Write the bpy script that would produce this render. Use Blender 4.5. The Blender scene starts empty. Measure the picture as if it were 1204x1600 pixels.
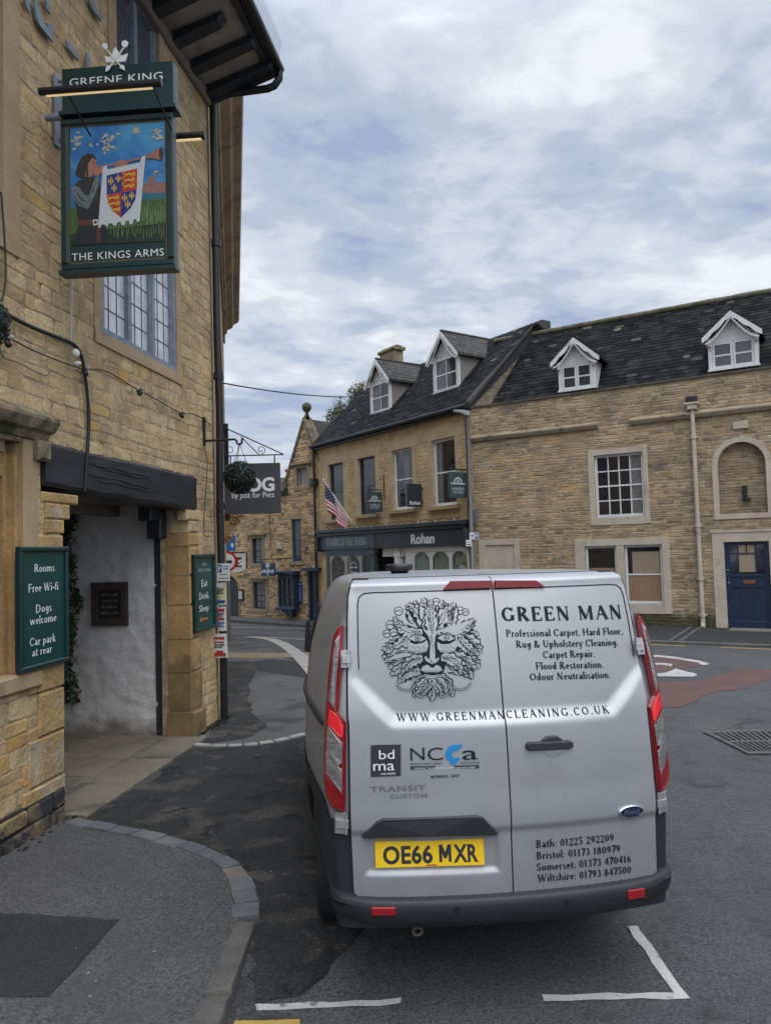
import bpy, bmesh, math, random
from mathutils import Vector, Matrix, noise as mnoise
R_ = math.radians
sc = bpy.context.scene
COL = sc.collection
rnd = random.Random(11)

# ------------------------------------------------------------------ camera
FPX, CAMH, PITCH, ROLL = 1150.0, 2.10, R_(2.89), R_(1.68)
Fv = Vector((0, math.cos(PITCH), math.sin(PITCH)))
U0 = Vector((0, -math.sin(PITCH), math.cos(PITCH)))
R0 = Vector((1, 0, 0))
Rv = R0 * math.cos(ROLL) - U0 * math.sin(ROLL)
Uv = U0 * math.cos(ROLL) + R0 * math.sin(ROLL)
EYE = Vector((0, 0, CAMH))
cam_d = bpy.data.cameras.new('camera')
cam = bpy.data.objects.new('camera', cam_d)
COL.objects.link(cam)
cam_d.sensor_fit = 'VERTICAL'
cam_d.sensor_height = 32.0
cam_d.lens = FPX / 1600 * 32.0
cam_d.clip_start = 0.05
cam_d.clip_end = 2000
m = Matrix((Rv, Uv, -Fv)).transposed().to_4x4()
m.translation = EYE
cam.matrix_world = m
sc.camera = cam

# ------------------------------------------------------------------ sky, sun, exposure
sc.view_settings.view_transform = 'Standard'
sc.view_settings.look = 'None'
sc.view_settings.exposure = 0.12
sc.view_settings.gamma = 1.0
SUN_AZ, SUN_EL = R_(162), R_(54)          # azimuth from +Y, clockwise: behind the camera, to the right
wd = bpy.data.worlds.new('World')
sc.world = wd
wd.use_nodes = True
def build_world():
    nt = wd.node_tree
    N, L = nt.nodes, nt.links
    N.clear()
    def nd(t, **k):
        n = N.new(t)
        for a, b in k.items(): setattr(n, a, b)
        return n
    def mth(op, a, b=None, c=None, clamp=False):
        n = nd('ShaderNodeMath', operation=op, use_clamp=clamp)
        for i, v in enumerate((a, b, c)):
            if v is None: continue
            if isinstance(v, (int, float)): n.inputs[i].default_value = v
            else: L.new(v, n.inputs[i])
        return n.outputs[0]
    out = nd('ShaderNodeOutputWorld')
    bg = nd('ShaderNodeBackground')
    L.new(bg.outputs[0], out.inputs[0])
    tc = nd('ShaderNodeTexCoord')
    sep = nd('ShaderNodeSeparateXYZ')
    L.new(tc.outputs['Generated'], sep.inputs[0])
    X, Y, Z = sep.outputs
    den = mth('ADD', mth('MAXIMUM', Z, 0.0), 0.11)
    u = mth('DIVIDE', X, den)
    v = mth('DIVIDE', Y, den)
    comb = nd('ShaderNodeCombineXYZ')
    L.new(mth('ADD', mth('MULTIPLY', u, 0.85), mth('MULTIPLY', v, 0.25)), comb.inputs[0])
    L.new(mth('ADD', mth('MULTIPLY', v, 0.95), mth('MULTIPLY', u, -0.28)), comb.inputs[1])
    comb.inputs[2].default_value = 3.7
    def noise(scale, detail, rough, dist, off):
        mp = nd('ShaderNodeMapping')
        mp.inputs['Location'].default_value = off
        L.new(comb.outputs[0], mp.inputs[0])
        n = nd('ShaderNodeTexNoise')
        n.inputs['Scale'].default_value = scale
        n.inputs['Detail'].default_value = detail
        n.inputs['Roughness'].default_value = rough
        n.inputs['Distortion'].default_value = dist
        L.new(mp.outputs[0], n.inputs['Vector'])
        return n.outputs['Fac']
    a = noise(0.85, 3.0, 0.45, 0.35, (SKYX, SKYY, 0))
    b = noise(2.3, 5.0, 0.52, 0.25, (5.3, 0.4, 2))
    c = noise(5.0, 6.0, 0.58, 0.25, (1.7, 8.2, 5))
    dens = mth('ADD', mth('ADD', mth('MULTIPLY', a, 0.34), mth('MULTIPLY', b, 0.34)), mth('MULTIPLY', c, 0.32))
    ramp = nd('ShaderNodeValToRGB')
    ramp.color_ramp.interpolation = 'EASE'
    e = ramp.color_ramp.elements
    e[0].position, e[0].color = 0.405, (0.34, 0.43, 0.60, 1)
    e[1].position, e[1].color = 0.60, (0.85, 0.88, 0.925, 1)
    k = e.new(0.46); k.color = (0.46, 0.535, 0.665, 1)
    k = e.new(0.525); k.color = (0.63, 0.685, 0.77, 1)
    L.new(dens, ramp.inputs[0])
    # low cloud near the horizon: smoother and greyer
    hz = nd('ShaderNodeMapRange', interpolation_type='SMOOTHSTEP')
    hz.inputs['From Min'].default_value = 0.02
    hz.inputs['From Max'].default_value = 0.30
    hz.inputs['To Min'].default_value = 0.45
    hz.inputs['To Max'].default_value = 0.0
    L.new(Z, hz.inputs['Value'])
    mx = nd('ShaderNodeMix', data_type='RGBA')
    L.new(hz.outputs[0], mx.inputs['Factor'])
    L.new(ramp.outputs[0], mx.inputs['A'])
    mx.inputs['B'].default_value = (0.56, 0.60, 0.67, 1)
    # the overcast sky is brighter overhead
    zen = nd('ShaderNodeMapRange', interpolation_type='SMOOTHSTEP')
    zen.inputs['From Min'].default_value = 0.55
    zen.inputs['From Max'].default_value = 0.95
    zen.inputs['To Min'].default_value = 1.0
    zen.inputs['To Max'].default_value = ZENITH
    L.new(Z, zen.inputs['Value'])
    bk = nd('ShaderNodeMapRange', interpolation_type='SMOOTHSTEP')
    bk.inputs['From Min'].default_value = 0.15
    bk.inputs['From Max'].default_value = -0.6
    bk.inputs['To Min'].default_value = 1.0
    bk.inputs['To Max'].default_value = BACKSKY
    L.new(Y, bk.inputs['Value'])
    gain = mth('MULTIPLY', zen.outputs[0], bk.outputs[0])
    vm = nd('ShaderNodeVectorMath', operation='SCALE')
    L.new(mx.outputs['Result'], vm.inputs[0])
    L.new(gain, vm.inputs['Scale'])
    sky = nd('ShaderNodeTexSky', sky_type='NISHITA')
    sky.sun_disc = False
    sky.sun_elevation = SUN_EL
    sky.sun_rotation = SUN_AZ
    sk = nd('ShaderNodeVectorMath', operation='SCALE')
    L.new(sky.outputs[0], sk.inputs[0])
    sk.inputs['Scale'].default_value = 0.10
    m2 = nd('ShaderNodeMix', data_type='RGBA')
    m2.inputs['Factor'].default_value = 0.93
    L.new(sk.outputs[0], m2.inputs['A'])
    L.new(vm.outputs[0], m2.inputs['B'])
    L.new(m2.outputs['Result'], bg.inputs['Color'])
    bg.inputs['Strength'].default_value = 1.0
SKYX, SKYY = 2.3, 0.6
ZENITH, BACKSKY = 3.5, 1.3
build_world()
sun_d = bpy.data.lights.new('sun', 'SUN')
sun = bpy.data.objects.new('sun', sun_d)
COL.objects.link(sun)
sun_d.energy = 1.5
sun_d.angle = R_(60)
sun_d.color = (1.0, 0.93, 0.82)
sdir = Vector((math.sin(SUN_AZ) * math.cos(SUN_EL), math.cos(SUN_AZ) * math.cos(SUN_EL), math.sin(SUN_EL)))
sun.rotation_euler = sdir.to_track_quat('Z', 'Y').to_euler()

# ------------------------------------------------------------------ surveying helpers: points of the photograph put on real planes
def ray(px, py):
    return Rv * ((px - 602) / FPX) + Uv * ((800 - py) / FPX) + Fv
def sstep(a, b, x):
    t = max(0.0, min(1.0, (x - a) / (b - a)))
    return t * t * (3 - 2 * t)
def gz(x, y):
    """height of the road: it falls away down the street on the left"""
    return -0.62 * sstep(9.0, 29.0, y) * sstep(4.5, -2.0, x) - 0.085 * (1 - sstep(3.1, 4.3, y))
def ground(px, py, dz=0.0):
    d = ray(px, py)
    t = (0 - CAMH) / d.z
    for _ in range(30):
        p = EYE + d * t
        t = t + 0.7 * ((gz(p.x, p.y) + dz - CAMH) / d.z - t)
    p = EYE + d * t
    return Vector((p.x, p.y, gz(p.x, p.y) + dz))
def hit(px, py, P, n):
    d = ray(px, py)
    return EYE + d * ((P - EYE).dot(n) / d.dot(n))
class Fr:
    """upright frame: u along the wall, z up, o out of the wall"""
    def __init__(s, O, d):
        s.O = Vector((O[0], O[1], 0)); s.d = Vector((d[0], d[1], 0)).normalized()
        s.n = Vector((s.d.y, -s.d.x, 0))
    def __call__(s, u, z, o=0.0):
        return s.O + s.d * u + s.n * o + Vector((0, 0, z))
    def uv(s, px, py, o=0.0):
        p = hit(px, py, s.O + s.n * o, s.n) - s.O
        return p.dot(s.d), p.z
    def at(s, o):
        q = Fr(s.O + s.n * o, s.d); return q
PUB = Fr((-2.692, 6.057), (0.1502, 0.9887))               # the inn, u grows away from the camera
PUB.n = Vector((PUB.d.y, -PUB.d.x, 0))
RB = Fr((7.383, 17.477), (math.sin(R_(59)), -math.cos(R_(59))))      # long stone house facing the camera
_c = RB.uv(740, 800)[0]
CORNER = RB(_c, 0)
DA = Fr(CORNER, (math.sin(R_(35)), -math.cos(R_(35))))               # the shop, u is negative going away
_g = DA(-8.75, 0)
GB = Fr(_g, (math.sin(R_(48)), -math.cos(R_(48))))                   # gabled house further down
NB = Fr((-2.187, 9.45), (-0.206, 1.0))                               # house next to the inn
NB.n = Vector((NB.d.y, -NB.d.x, 0))
VAN = Fr((0.527, 3.497), (math.cos(R_(5.5)), math.sin(R_(5.5))))     # rear of the van, u to its right, o towards us

# ------------------------------------------------------------------ mesh builder
class MB:
    def __init__(s, fr=None):
        s.v, s.f, s.mi, s.at, s.sm = [], [], [], [], []
        s.fr, s.m, s.a, s.smooth = fr, 0, 0.5, False
    def P(s, u, z, o=0.0):
        return s.fr(u, z, o) if s.fr else Vector((u, o, z))
    def poly(s, pts, a=None):
        i = len(s.v)
        s.v.extend(pts)
        s.f.append(tuple(range(i, i + len(pts))))
        s.mi.append(s.m); s.at.append(s.a if a is None else a); s.sm.append(s.smooth)
    def mesh(s, verts, faces):
        i = len(s.v)
        s.v.extend(verts)
        for f in faces:
            s.f.append(tuple(k + i for k in f)); s.mi.append(s.m); s.at.append(s.a); s.sm.append(s.smooth)
    def hexa(s, q):
        """eight corners: 0-3 one side, 4-7 the other"""
        s.mesh(q, [(3, 2, 1, 0), (4, 5, 6, 7), (0, 1, 5, 4), (1, 2, 6, 5), (2, 3, 7, 6), (3, 0, 4, 7)])
    def box(s, u0, u1, z0, z1, o0, o1, bev=0.0):
        P = s.P
        if bev <= 0:
            s.hexa([P(u0, z0, o0), P(u1, z0, o0), P(u1, z1, o0), P(u0, z1, o0), P(u0, z0, o1), P(u1, z0, o1), P(u1, z1, o1), P(u0, z1, o1)])
            return
        b = bev
        r = [[P(u0, z0, o0), P(u1, z0, o0), P(u1, z1, o0), P(u0, z1, o0)],
             [P(u0, z0, o1 - b), P(u1, z0, o1 - b), P(u1, z1, o1 - b), P(u0, z1, o1 - b)],
             [P(u0 + b, z0 + b, o1), P(u1 - b, z0 + b, o1), P(u1 - b, z1 - b, o1), P(u0 + b, z1 - b, o1)]]
        s.loft(r, True, True)
    def loft(s, rings, cap0=False, cap1=False, closed=True):
        n = len(rings[0])
        vs = [p for r in rings for p in r]
        fs = []
        for k in range(len(rings) - 1):
            for j in range(n if closed else n - 1):
                a, b = k * n + j, k * n + (j + 1) % n
                fs.append((a, b, b + n, a + n))
        if cap0: fs.append(tuple(reversed(range(n))))
        if cap1: fs.append(tuple(range((len(rings) - 1) * n, len(rings) * n)))
        s.mesh(vs, fs)
    def prism(s, pts, o0, o1):
        s.loft([[s.P(u, z, o0) for u, z in pts], [s.P(u, z, o1) for u, z in pts]], True, True)
    def flat(s, pts, o):
        s.poly([s.P(u, z, o) for u, z in pts])
    def cyl(s, p, q, r0, r1=None, n=10, caps=True):
        s.tube([p, q], [r0, r0 if r1 is None else r1], n, caps)
    def tube(s, pts, r, n=8, caps=True):
        pts = [Vector(p) for p in pts]
        k = len(pts)
        rs = r if isinstance(r, (list, tuple)) else [r] * k
        t0 = (pts[1] - pts[0]).normalized()
        up = Vector((0, 0, 1)) if abs(t0.z) < 0.9 else Vector((1, 0, 0))
        a = t0.cross(up).normalized()
        rings = []
        for i in range(k):
            if i == 0: t = pts[1] - pts[0]
            elif i == k - 1: t = pts[-1] - pts[-2]
            else: t = (pts[i + 1] - pts[i]).normalized() + (pts[i] - pts[i - 1]).normalized()
            t = t.normalized() if t.length > 1e-9 else t0
            a = (a - t * a.dot(t))
            a = a.normalized() if a.length > 1e-6 else t.orthogonal().normalized()
            b = t.cross(a)
            rings.append([pts[i] + (a * math.cos(2 * math.pi * j / n) + b * math.sin(2 * math.pi * j / n)) * rs[i] for j in range(n)])
        sm = s.smooth; s.smooth = True
        s.loft(rings)
        s.smooth = False
        if caps:
            s.poly(list(reversed(rings[0]))); s.poly(rings[-1])
        s.smooth = sm
    def lathe(s, c, prof, ax=Vector((0, 0, 1)), n=20):
        ax = Vector(ax).normalized()
        a = ax.orthogonal().normalized(); b = ax.cross(a)
        c = Vector(c)
        rings = [[c + ax * h + (a * math.cos(2 * math.pi * j / n) + b * math.sin(2 * math.pi * j / n)) * r for j in range(n)] for r, h in prof]
        sm = s.smooth; s.smooth = True
        s.loft(rings, True, True)
        s.smooth = sm
    def ball(s, c, r, nz=10, n=16, sq=(1, 1, 1)):
        c = Vector(c)
        rings = []
        for i in range(nz + 1):
            t = math.pi * (i / nz) if 0 < i < nz else (0.02 if i == 0 else math.pi - 0.02)
            rings.append([c + Vector((math.sin(t) * math.cos(2 * math.pi * j / n) * r * sq[0], math.sin(t) * math.sin(2 * math.pi * j / n) * r * sq[1], -math.cos(t) * r * sq[2])) for j in range(n)])
        sm = s.smooth; s.smooth = True
        s.loft(rings, True, True)
        s.smooth = sm
    def build(s, name, mats, parent=None, recalc=True, weld=False):
        if not isinstance(mats, (list, tuple)): mats = [mats]
        me = bpy.data.meshes.new(name)
        base = world_loc(parent) if parent else None
        ob = bpy.data.objects.new(name, me)
        COL.objects.link(ob)
        if parent:
            ob.parent = parent
            off = base
        else:
            xs = [p[0] for p in s.v]; ys = [p[1] for p in s.v]; zs = [p[2] for p in s.v]
            off = Vector(((min(xs) + max(xs)) / 2, (min(ys) + max(ys)) / 2, min(zs)))
            ob.location = off
        me.from_pydata([(p[0] - off[0], p[1] - off[1], p[2] - off[2]) for p in s.v], [], s.f)
        for mt in mats: me.materials.append(mt)
        me.polygons.foreach_set('material_index', s.mi)
        me.polygons.foreach_set('use_smooth', s.sm)
        at = me.attributes.new('v', 'FLOAT', 'FACE')
        at.data.foreach_set('value', s.at)
        if recalc or weld:
            bm = bmesh.new(); bm.from_mesh(me)
            if weld: bmesh.ops.remove_doubles(bm, verts=bm.verts, dist=0.0002)
            if recalc: bmesh.ops.recalc_face_normals(bm, faces=bm.faces)
            bm.to_mesh(me); bm.free()
        me.update()
        return ob
def world_loc(o):
    p = Vector(o.location)
    while o.parent:
        o = o.parent; p = p + Vector(o.location)
    return p
def tag(o, label, cat, group=None, kind=None):
    if label: o['label'] = label
    if cat: o['category'] = cat
    if group: o['group'] = group
    if kind: o['kind'] = kind
    return o
def thing(name, label, cat, loc, group=None):
    o = bpy.data.objects.new(name, None)
    COL.objects.link(o)
    o.location = loc
    o.empty_display_size = 0.2
    return tag(o, label, cat, group)
def copy_tree(o, parent=None):
    c = o.copy(); COL.objects.link(c)
    if parent: c.parent = parent
    for ch in list(o.children): copy_tree(ch, c)
    return c

# ------------------------------------------------------------------ materials
def mat(name, col, rough=0.7, metal=0.0, var=0.0, vscale=4.0, bump=0.0, bscale=40.0, ramp=None, fine=0.0, fscale=120.0,
        moss=None, spec=0.5, emit=None, stain=None, coat=0.0, alpha=None, trans=0.0, bdist=0.01, stretch=None, rvar=0.0, two=None, grime=None):
    mt = bpy.data.materials.new(name)
    mt.use_nodes = True
    nt = mt.node_tree; N, L = nt.nodes, nt.links
    N.clear()
    out = N.new('ShaderNodeOutputMaterial')
    p = N.new('ShaderNodeBsdfPrincipled')
    L.new(p.outputs[0], out.inputs[0])
    p.inputs['Roughness'].default_value = rough
    p.inputs['Metallic'].default_value = metal
    p.inputs['Specular IOR Level'].default_value = spec
    if coat:
        p.inputs['Coat Weight'].default_value = coat
        p.inputs['Coat Roughness'].default_value = 0.06
    if trans: p.inputs['Transmission Weight'].default_value = trans
    if alpha is not None: p.inputs['Alpha'].default_value = alpha
    if emit:
        p.inputs['Emission Color'].default_value = (*emit[0], 1)
        p.inputs['Emission Strength'].default_value = emit[1]
    tc = N.new('ShaderNodeTexCoord')
    vec = tc.outputs['Object']
    if stretch:
        mp = N.new('ShaderNodeMapping'); mp.inputs['Scale'].default_value = stretch
        L.new(vec, mp.inputs[0]); vec = mp.outputs[0]
    def noise(sc_, det=4, rg=0.6, off=None, dist=0.0):
        n = N.new('ShaderNodeTexNoise')
        n.inputs['Scale'].default_value = sc_; n.inputs['Detail'].default_value = det; n.inputs['Roughness'].default_value = rg
        n.inputs['Distortion'].default_value = dist
        v = vec
        if off:
            mp = N.new('ShaderNodeMapping'); mp.inputs['Location'].default_value = off
            L.new(v, mp.inputs[0]); v = mp.outputs[0]
        L.new(v, n.inputs['Vector'])
        return n.outputs['Fac']
    def rng(x, a, b, c, d):
        r = N.new('ShaderNodeMapRange'); r.inputs[1].default_value = a; r.inputs[2].default_value = b; r.inputs[3].default_value = c; r.inputs[4].default_value = d
        L.new(x, r.inputs[0]); return r.outputs[0]
    def mixc(f, A, B, blend='MIX'):
        x = N.new('ShaderNodeMix'); x.data_type = 'RGBA'; x.blend_type = blend
        for k, i in ((f, 'Factor'), (A, 'A'), (B, 'B')):
            if hasattr(k, 'default_value'): L.new(k, x.inputs[i])
            elif i == 'Factor': x.inputs[i].default_value = k
            else: x.inputs[i].default_value = (*k[:3], 1)
        return x.outputs['Result']
    def mul(x, f):                    # scale a colour by a number socket
        v = N.new('ShaderNodeVectorMath'); v.operation = 'SCALE'
        if hasattr(x, 'default_value'): L.new(x, v.inputs[0])
        else: v.inputs[0].default_value = x[:3]
        L.new(f, v.inputs['Scale']); return v.outputs[0]
    c = col
    if ramp:
        a = N.new('ShaderNodeAttribute'); a.attribute_name = 'v'
        r = N.new('ShaderNodeValToRGB')
        el = r.color_ramp.elements
        el[0].position, el[0].color = ramp[0][0], (*ramp[0][1], 1)
        el[1].position, el[1].color = ramp[-1][0], (*ramp[-1][1], 1)
        for q, cc in ramp[1:-1]:
            e = el.new(q); e.color = (*cc, 1)
        L.new(a.outputs['Fac'], r.inputs[0]); c = r.outputs[0]
    if two: c = mixc(rng(noise(two[1], 5, 0.65, (3, 1, 7), 0.6), two[2], two[3], 0, 1), c, two[0])
    if var: c = mul(c, rng(noise(vscale), 0.3, 0.7, 1 - var, 1 + var))
    if fine: c = mul(c, rng(noise(fscale, 3, 0.7, (9, 2, 4)), 0.3, 0.7, 1 - fine, 1 + fine))
    if stain:                         # (colour, scale, low, high)
        c = mixc(rng(noise(stain[1], 6, 0.7, (1, 8, 3), 0.4), stain[2], stain[3], 0, 1), c, stain[0])
    if grime:                         # wear of its own shape, second layer
        c = mixc(rng(noise(grime[1], 6, 0.75, (11, 5, 6), 0.2), grime[2], grime[3], 0, 1), c, grime[0])
    if moss:                          # (colour, z top, softness): moss growing up from the foot
        sp = N.new('ShaderNodeSeparateXYZ'); L.new(tc.outputs['Object'], sp.inputs[0])
        mm = N.new('ShaderNodeMath'); mm.operation = 'ADD'
        L.new(sp.outputs[2], mm.inputs[0]); L.new(rng(noise(3.0), 0.3, 0.7, -moss[2], moss[2]), mm.inputs[1])
        c = mixc(rng(mm.outputs[0], moss[1] - 0.06, moss[1] + 0.12, moss[3] if len(moss) > 3 else 0.85, 0), c, moss[0])
    if hasattr(c, 'default_value'): L.new(c, p.inputs['Base Color'])
    else: p.inputs['Base Color'].default_value = (*c[:3], 1)
    if rvar: L.new(rng(noise(vscale * 1.7, 4, 0.6, (2, 2, 2)), 0.3, 0.7, rough - rvar, rough + rvar), p.inputs['Roughness'])
    if bump:
        b = N.new('ShaderNodeBump'); b.inputs['Strength'].default_value = bump; b.inputs['Distance'].default_value = bdist
        L.new(noise(bscale, 6, 0.65), b.inputs['Height']); L.new(b.outputs[0], p.inputs['Normal'])
    return mt

BUFF = [(0.0, (0.155, 0.118, 0.078)), (0.15, (0.245, 0.178, 0.105)), (0.4, (0.315, 0.232, 0.140)), (0.62, (0.36, 0.285, 0.185)), (0.8, (0.34, 0.22, 0.098)), (1.0, (0.37, 0.215, 0.075))]
M = {}
M['stone_inn'] = mat('inn_stone', (0.35, 0.27, 0.17), 0.92, ramp=[(0.0, (0.389, 0.273, 0.139)), (0.3, (0.471, 0.339, 0.181)), (0.62, (0.520, 0.400, 0.223)), (0.84, (0.506, 0.356, 0.177)), (0.92, (0.484, 0.295, 0.098)), (1.0, (0.436, 0.239, 0.070))], var=0.20, vscale=5, fine=0.16, fscale=45,
                    bump=0.9, bscale=16, bdist=0.02, stain=((0.16, 0.12, 0.08), 1.8, 0.56, 0.74), grime=((0.13, 0.10, 0.07), 24, 0.63, 0.70), two=((0.33, 0.24, 0.14), 3.2, 0.50, 0.70))
M['mortar_inn'] = mat('inn_mortar', (0.37, 0.285, 0.18), 0.95, var=0.35, vscale=7, bump=0.8, bscale=60, stain=((0.12, 0.095, 0.065), 5, 0.52, 0.7))
M['stone_rub'] = mat('rubble_stone', (0.3, 0.22, 0.14), 0.93, ramp=[(0.0, (0.198, 0.150, 0.099)), (0.2, (0.281, 0.208, 0.126)), (0.45, (0.364, 0.270, 0.160)), (0.68, (0.406, 0.315, 0.198)), (0.86, (0.385, 0.265, 0.140)), (0.96, (0.416, 0.265, 0.113)), (1.0, (0.437, 0.265, 0.099))], var=0.3, vscale=1.6, fine=0.22, fscale=18,
                    bump=0.8, bscale=14, bdist=0.03, stain=((0.12, 0.105, 0.082), 1.1, 0.56, 0.74), grime=((.40, .35, .26), 5, .64, .74), moss=((0.042, 0.050, 0.018), 0.34, 0.12, 0.9))
M['mortar_rub'] = mat('rubble_mortar', (0.36, 0.30, 0.215), 0.95, var=0.3, vscale=2, stain=((0.12, 0.10, 0.08), 1.1, 0.54, 0.74), moss=((0.04, 0.046, 0.018), 0.34, 0.12, 0.9))
M['stone_shop'] = mat('shop_stone', (0.42, 0.31, 0.17), 0.92, ramp=[(0.0, (0.278, 0.195, 0.101)), (0.2, (0.391, 0.280, 0.145)), (0.5, (0.453, 0.325, 0.167)), (0.8, (0.494, 0.370, 0.198)), (1.0, (0.474, 0.300, 0.114))], var=0.2, vscale=2, fine=0.18, fscale=20,
                     bump=0.6, bscale=14, bdist=0.02, stain=((0.17, 0.13, 0.085), 0.9, 0.60, 0.8))
M['mortar_shop'] = mat('shop_mortar', (0.45, 0.37, 0.255), 0.95, var=0.2)
M['stone_far'] = mat('far_stone', (0.3, 0.22, 0.14), 0.93, ramp=[(0.0, (0.169, 0.126, 0.083)), (0.25, (0.295, 0.206, 0.116)), (0.5, (0.401, 0.278, 0.154)), (0.75, (0.471, 0.348, 0.207)), (1.0, (0.478, 0.286, 0.119))], var=0.25, vscale=1.4, fine=0.2, fscale=14, bump=0.6, bscale=12, bdist=0.03)
M['dress'] = mat('dressed_stone', (0.36, 0.265, 0.155), 0.85, var=0.14, vscale=3, fine=0.1, fscale=40, bump=0.35, bscale=30, stain=((0.17, 0.13, 0.085), 2.2, 0.58, 0.75))
M['dress_gold'] = mat('golden_dressed_stone', (0.36, 0.225, 0.095), 0.88, var=0.25, vscale=3.5, fine=0.2, fscale=30, bump=0.6, bscale=25, stain=((0.12, 0.085, 0.05), 3, 0.55, 0.68), moss=((0.07, 0.066, 0.025), 0.75, 0.28, 0.55))
M['pale_surround'] = mat('pale_painted_stone', (0.44, 0.38, 0.30), 0.8, var=0.12, vscale=3, fine=0.08, fscale=30, bump=0.3, bscale=30, stain=((0.20, 0.16, 0.11), 2.5, 0.60, 0.75))
M['slate'] = mat('dark_stone_slate', (0.03, 0.03, 0.033), 0.85, ramp=[(0.0, (0.006, 0.006, 0.007)), (0.5, (0.014, 0.014, 0.015)), (0.975, (0.026, 0.026, 0.027)), (0.985, (0.07, 0.066, 0.056)), (1.0, (0.14, 0.13, 0.10))], var=0.45, vscale=1.6, fine=0.25, fscale=20, bump=0.6, bscale=25, spec=0.15, stain=((0.036, 0.035, 0.026), 1.3, 0.60, 0.76), grime=((0.09, 0.088, 0.07), 9, 0.69, 0.74))
M['slate_moss'] = mat('mossy_slate', (0.05, 0.05, 0.04), 0.85, ramp=[(0.0, (0.025, 0.026, 0.025)), (1.0, (0.065, 0.064, 0.058))], var=0.3, vscale=3, stain=((0.050, 0.050, 0.024), 2.6, 0.52, 0.66), bump=0.6, bscale=20)
M['leaf_litter'] = mat('pale_litter', (0.26, 0.25, 0.22), 0.9)
M['roof_base'] = mat('roof_underlay', (0.02, 0.02, 0.022), 0.9)
M['moss'] = mat('moss', (0.07, 0.068, 0.03), 0.95, var=0.4, vscale=6, bump=0.8, bscale=30)
M['black_paint'] = mat('black_painted_timber', (0.018, 0.021, 0.027), 0.5, var=0.25, vscale=5, bump=0.6, bscale=12, stretch=(1, 0.25, 3))
M['black_iron'] = mat('black_iron', (0.012, 0.012, 0.014), 0.45, var=0.2, vscale=8, bump=0.2, bscale=40)
M['iron_worn'] = mat('worn_black_pipe_paint', (0.012, 0.013, 0.016), 0.42, var=0.25, vscale=6, stain=((0.22, 0.16, 0.12), 4.5, 0.69, 0.72))
M['plastic_black'] = mat('black_plastic', (0.012, 0.012, 0.013), 0.4)
M['roughcast'] = mat('white_roughcast', (0.55, 0.54, 0.535), 0.9, var=0.10, vscale=3, fine=0.08, fscale=30, bump=0.6, bscale=26, bdist=0.02, stain=((0.27, 0.26, 0.25), 1.4, 0.60, 0.78), moss=((0.20, 0.175, 0.14), 0.12, 0.10, 0.8))
M['white'] = mat('white_paint', (0.70, 0.71, 0.72), 0.5, var=0.06, vscale=4, bump=0.1, bscale=40)
M['white_worn'] = mat('weathered_white_paint', (0.60, 0.60, 0.59), 0.6, var=0.1, vscale=4, stain=((0.30, 0.29, 0.27), 4, 0.62, 0.72))
M['navy'] = mat('navy_paint', (0.014, 0.030, 0.062), 0.4, var=0.15, vscale=5)
M['blue_door'] = mat('blue_door_paint', (0.010, 0.021, 0.056), 0.42, var=0.2, vscale=5, bump=0.2, bscale=30)
M['grey_blue'] = mat('weathered_blue_grey_frame', (0.19, 0.225, 0.275), 0.7, var=0.25, vscale=8, bump=0.4, bscale=40, stain=((0.36, 0.37, 0.38), 14, 0.6, 0.7))
M['shop_dark'] = mat('dark_slate_shop_paint', (0.026, 0.034, 0.042), 0.4, var=0.1)
M['shop_green'] = mat('blue_grey_shop_paint', (0.035, 0.06, 0.072), 0.4, var=0.1)
M['green'] = mat('dark_green_paint', (0.006, 0.052, 0.045), 0.32, var=0.1, vscale=6)
M['green_dark'] = mat('deep_green_paint', (0.005, 0.030, 0.030), 0.35, var=0.1, vscale=6)
M['letter'] = mat('white_lettering', (0.72, 0.74, 0.72), 0.5)
M['letter_dim'] = mat('pale_grey_lettering', (0.42, 0.46, 0.47), 0.5)
M['glass'] = mat('dark_window_glass', (0.012, 0.014, 0.017), 0.04, spec=0.9, bump=0.08, bscale=3)
M['glass_mid'] = mat('clouded_window_glass', (0.035, 0.04, 0.045), 0.06, spec=0.9, bump=0.04, bscale=3)
M['curtain'] = mat('net_curtain', (0.42, 0.42, 0.41), 0.9, var=0.2, vscale=12, stretch=(4, 4, 0.3))
M['curtain_dim'] = mat('curtain_behind_glass', (0.14, 0.14, 0.14), 0.25, var=0.3, vscale=10, spec=0.7)
M['lead'] = mat('lead_came', (0.10, 0.11, 0.12), 0.6)
M['timber'] = mat('bare_timber', (0.16, 0.13, 0.10), 0.8, var=0.3, vscale=5, bump=0.5, bscale=14, stretch=(4, 0.4, 4))
M['soffit'] = mat('old_soffit_plaster', (0.30, 0.27, 0.235), 0.9, var=0.25, vscale=3, stain=((0.14, 0.12, 0.10), 2.5, 0.55, 0.7))
M['render_grey'] = mat('grey_render', (0.20, 0.19, 0.175), 0.9, var=0.15, vscale=4, stain=((0.11, 0.10, 0.09), 2, 0.6, 0.75))
M['wire'] = mat('black_cable', (0.010, 0.010, 0.011), 0.5)
M['wire_white'] = mat('white_cable', (0.5, 0.49, 0.46), 0.6)
M['bulb'] = mat('clear_bulb', (0.30, 0.30, 0.28), 0.1, spec=0.8)
M['steel'] = mat('galvanised_steel', (0.28, 0.29, 0.30), 0.4, metal=0.7, var=0.15)
M['grey_post'] = mat('grey_post_paint', (0.10, 0.105, 0.11), 0.5)
M['brick'] = mat('red_brick', (0.22, 0.085, 0.05), 0.9, var=0.3, vscale=6, bump=0.5, bscale=20)
M['board'] = mat('brown_hardboard', (0.25, 0.155, 0.09), 0.8, var=0.12, vscale=3)
M['board_light'] = mat('pale_cardboard', (0.27, 0.21, 0.15), 0.8, var=0.12, vscale=3)
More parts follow.
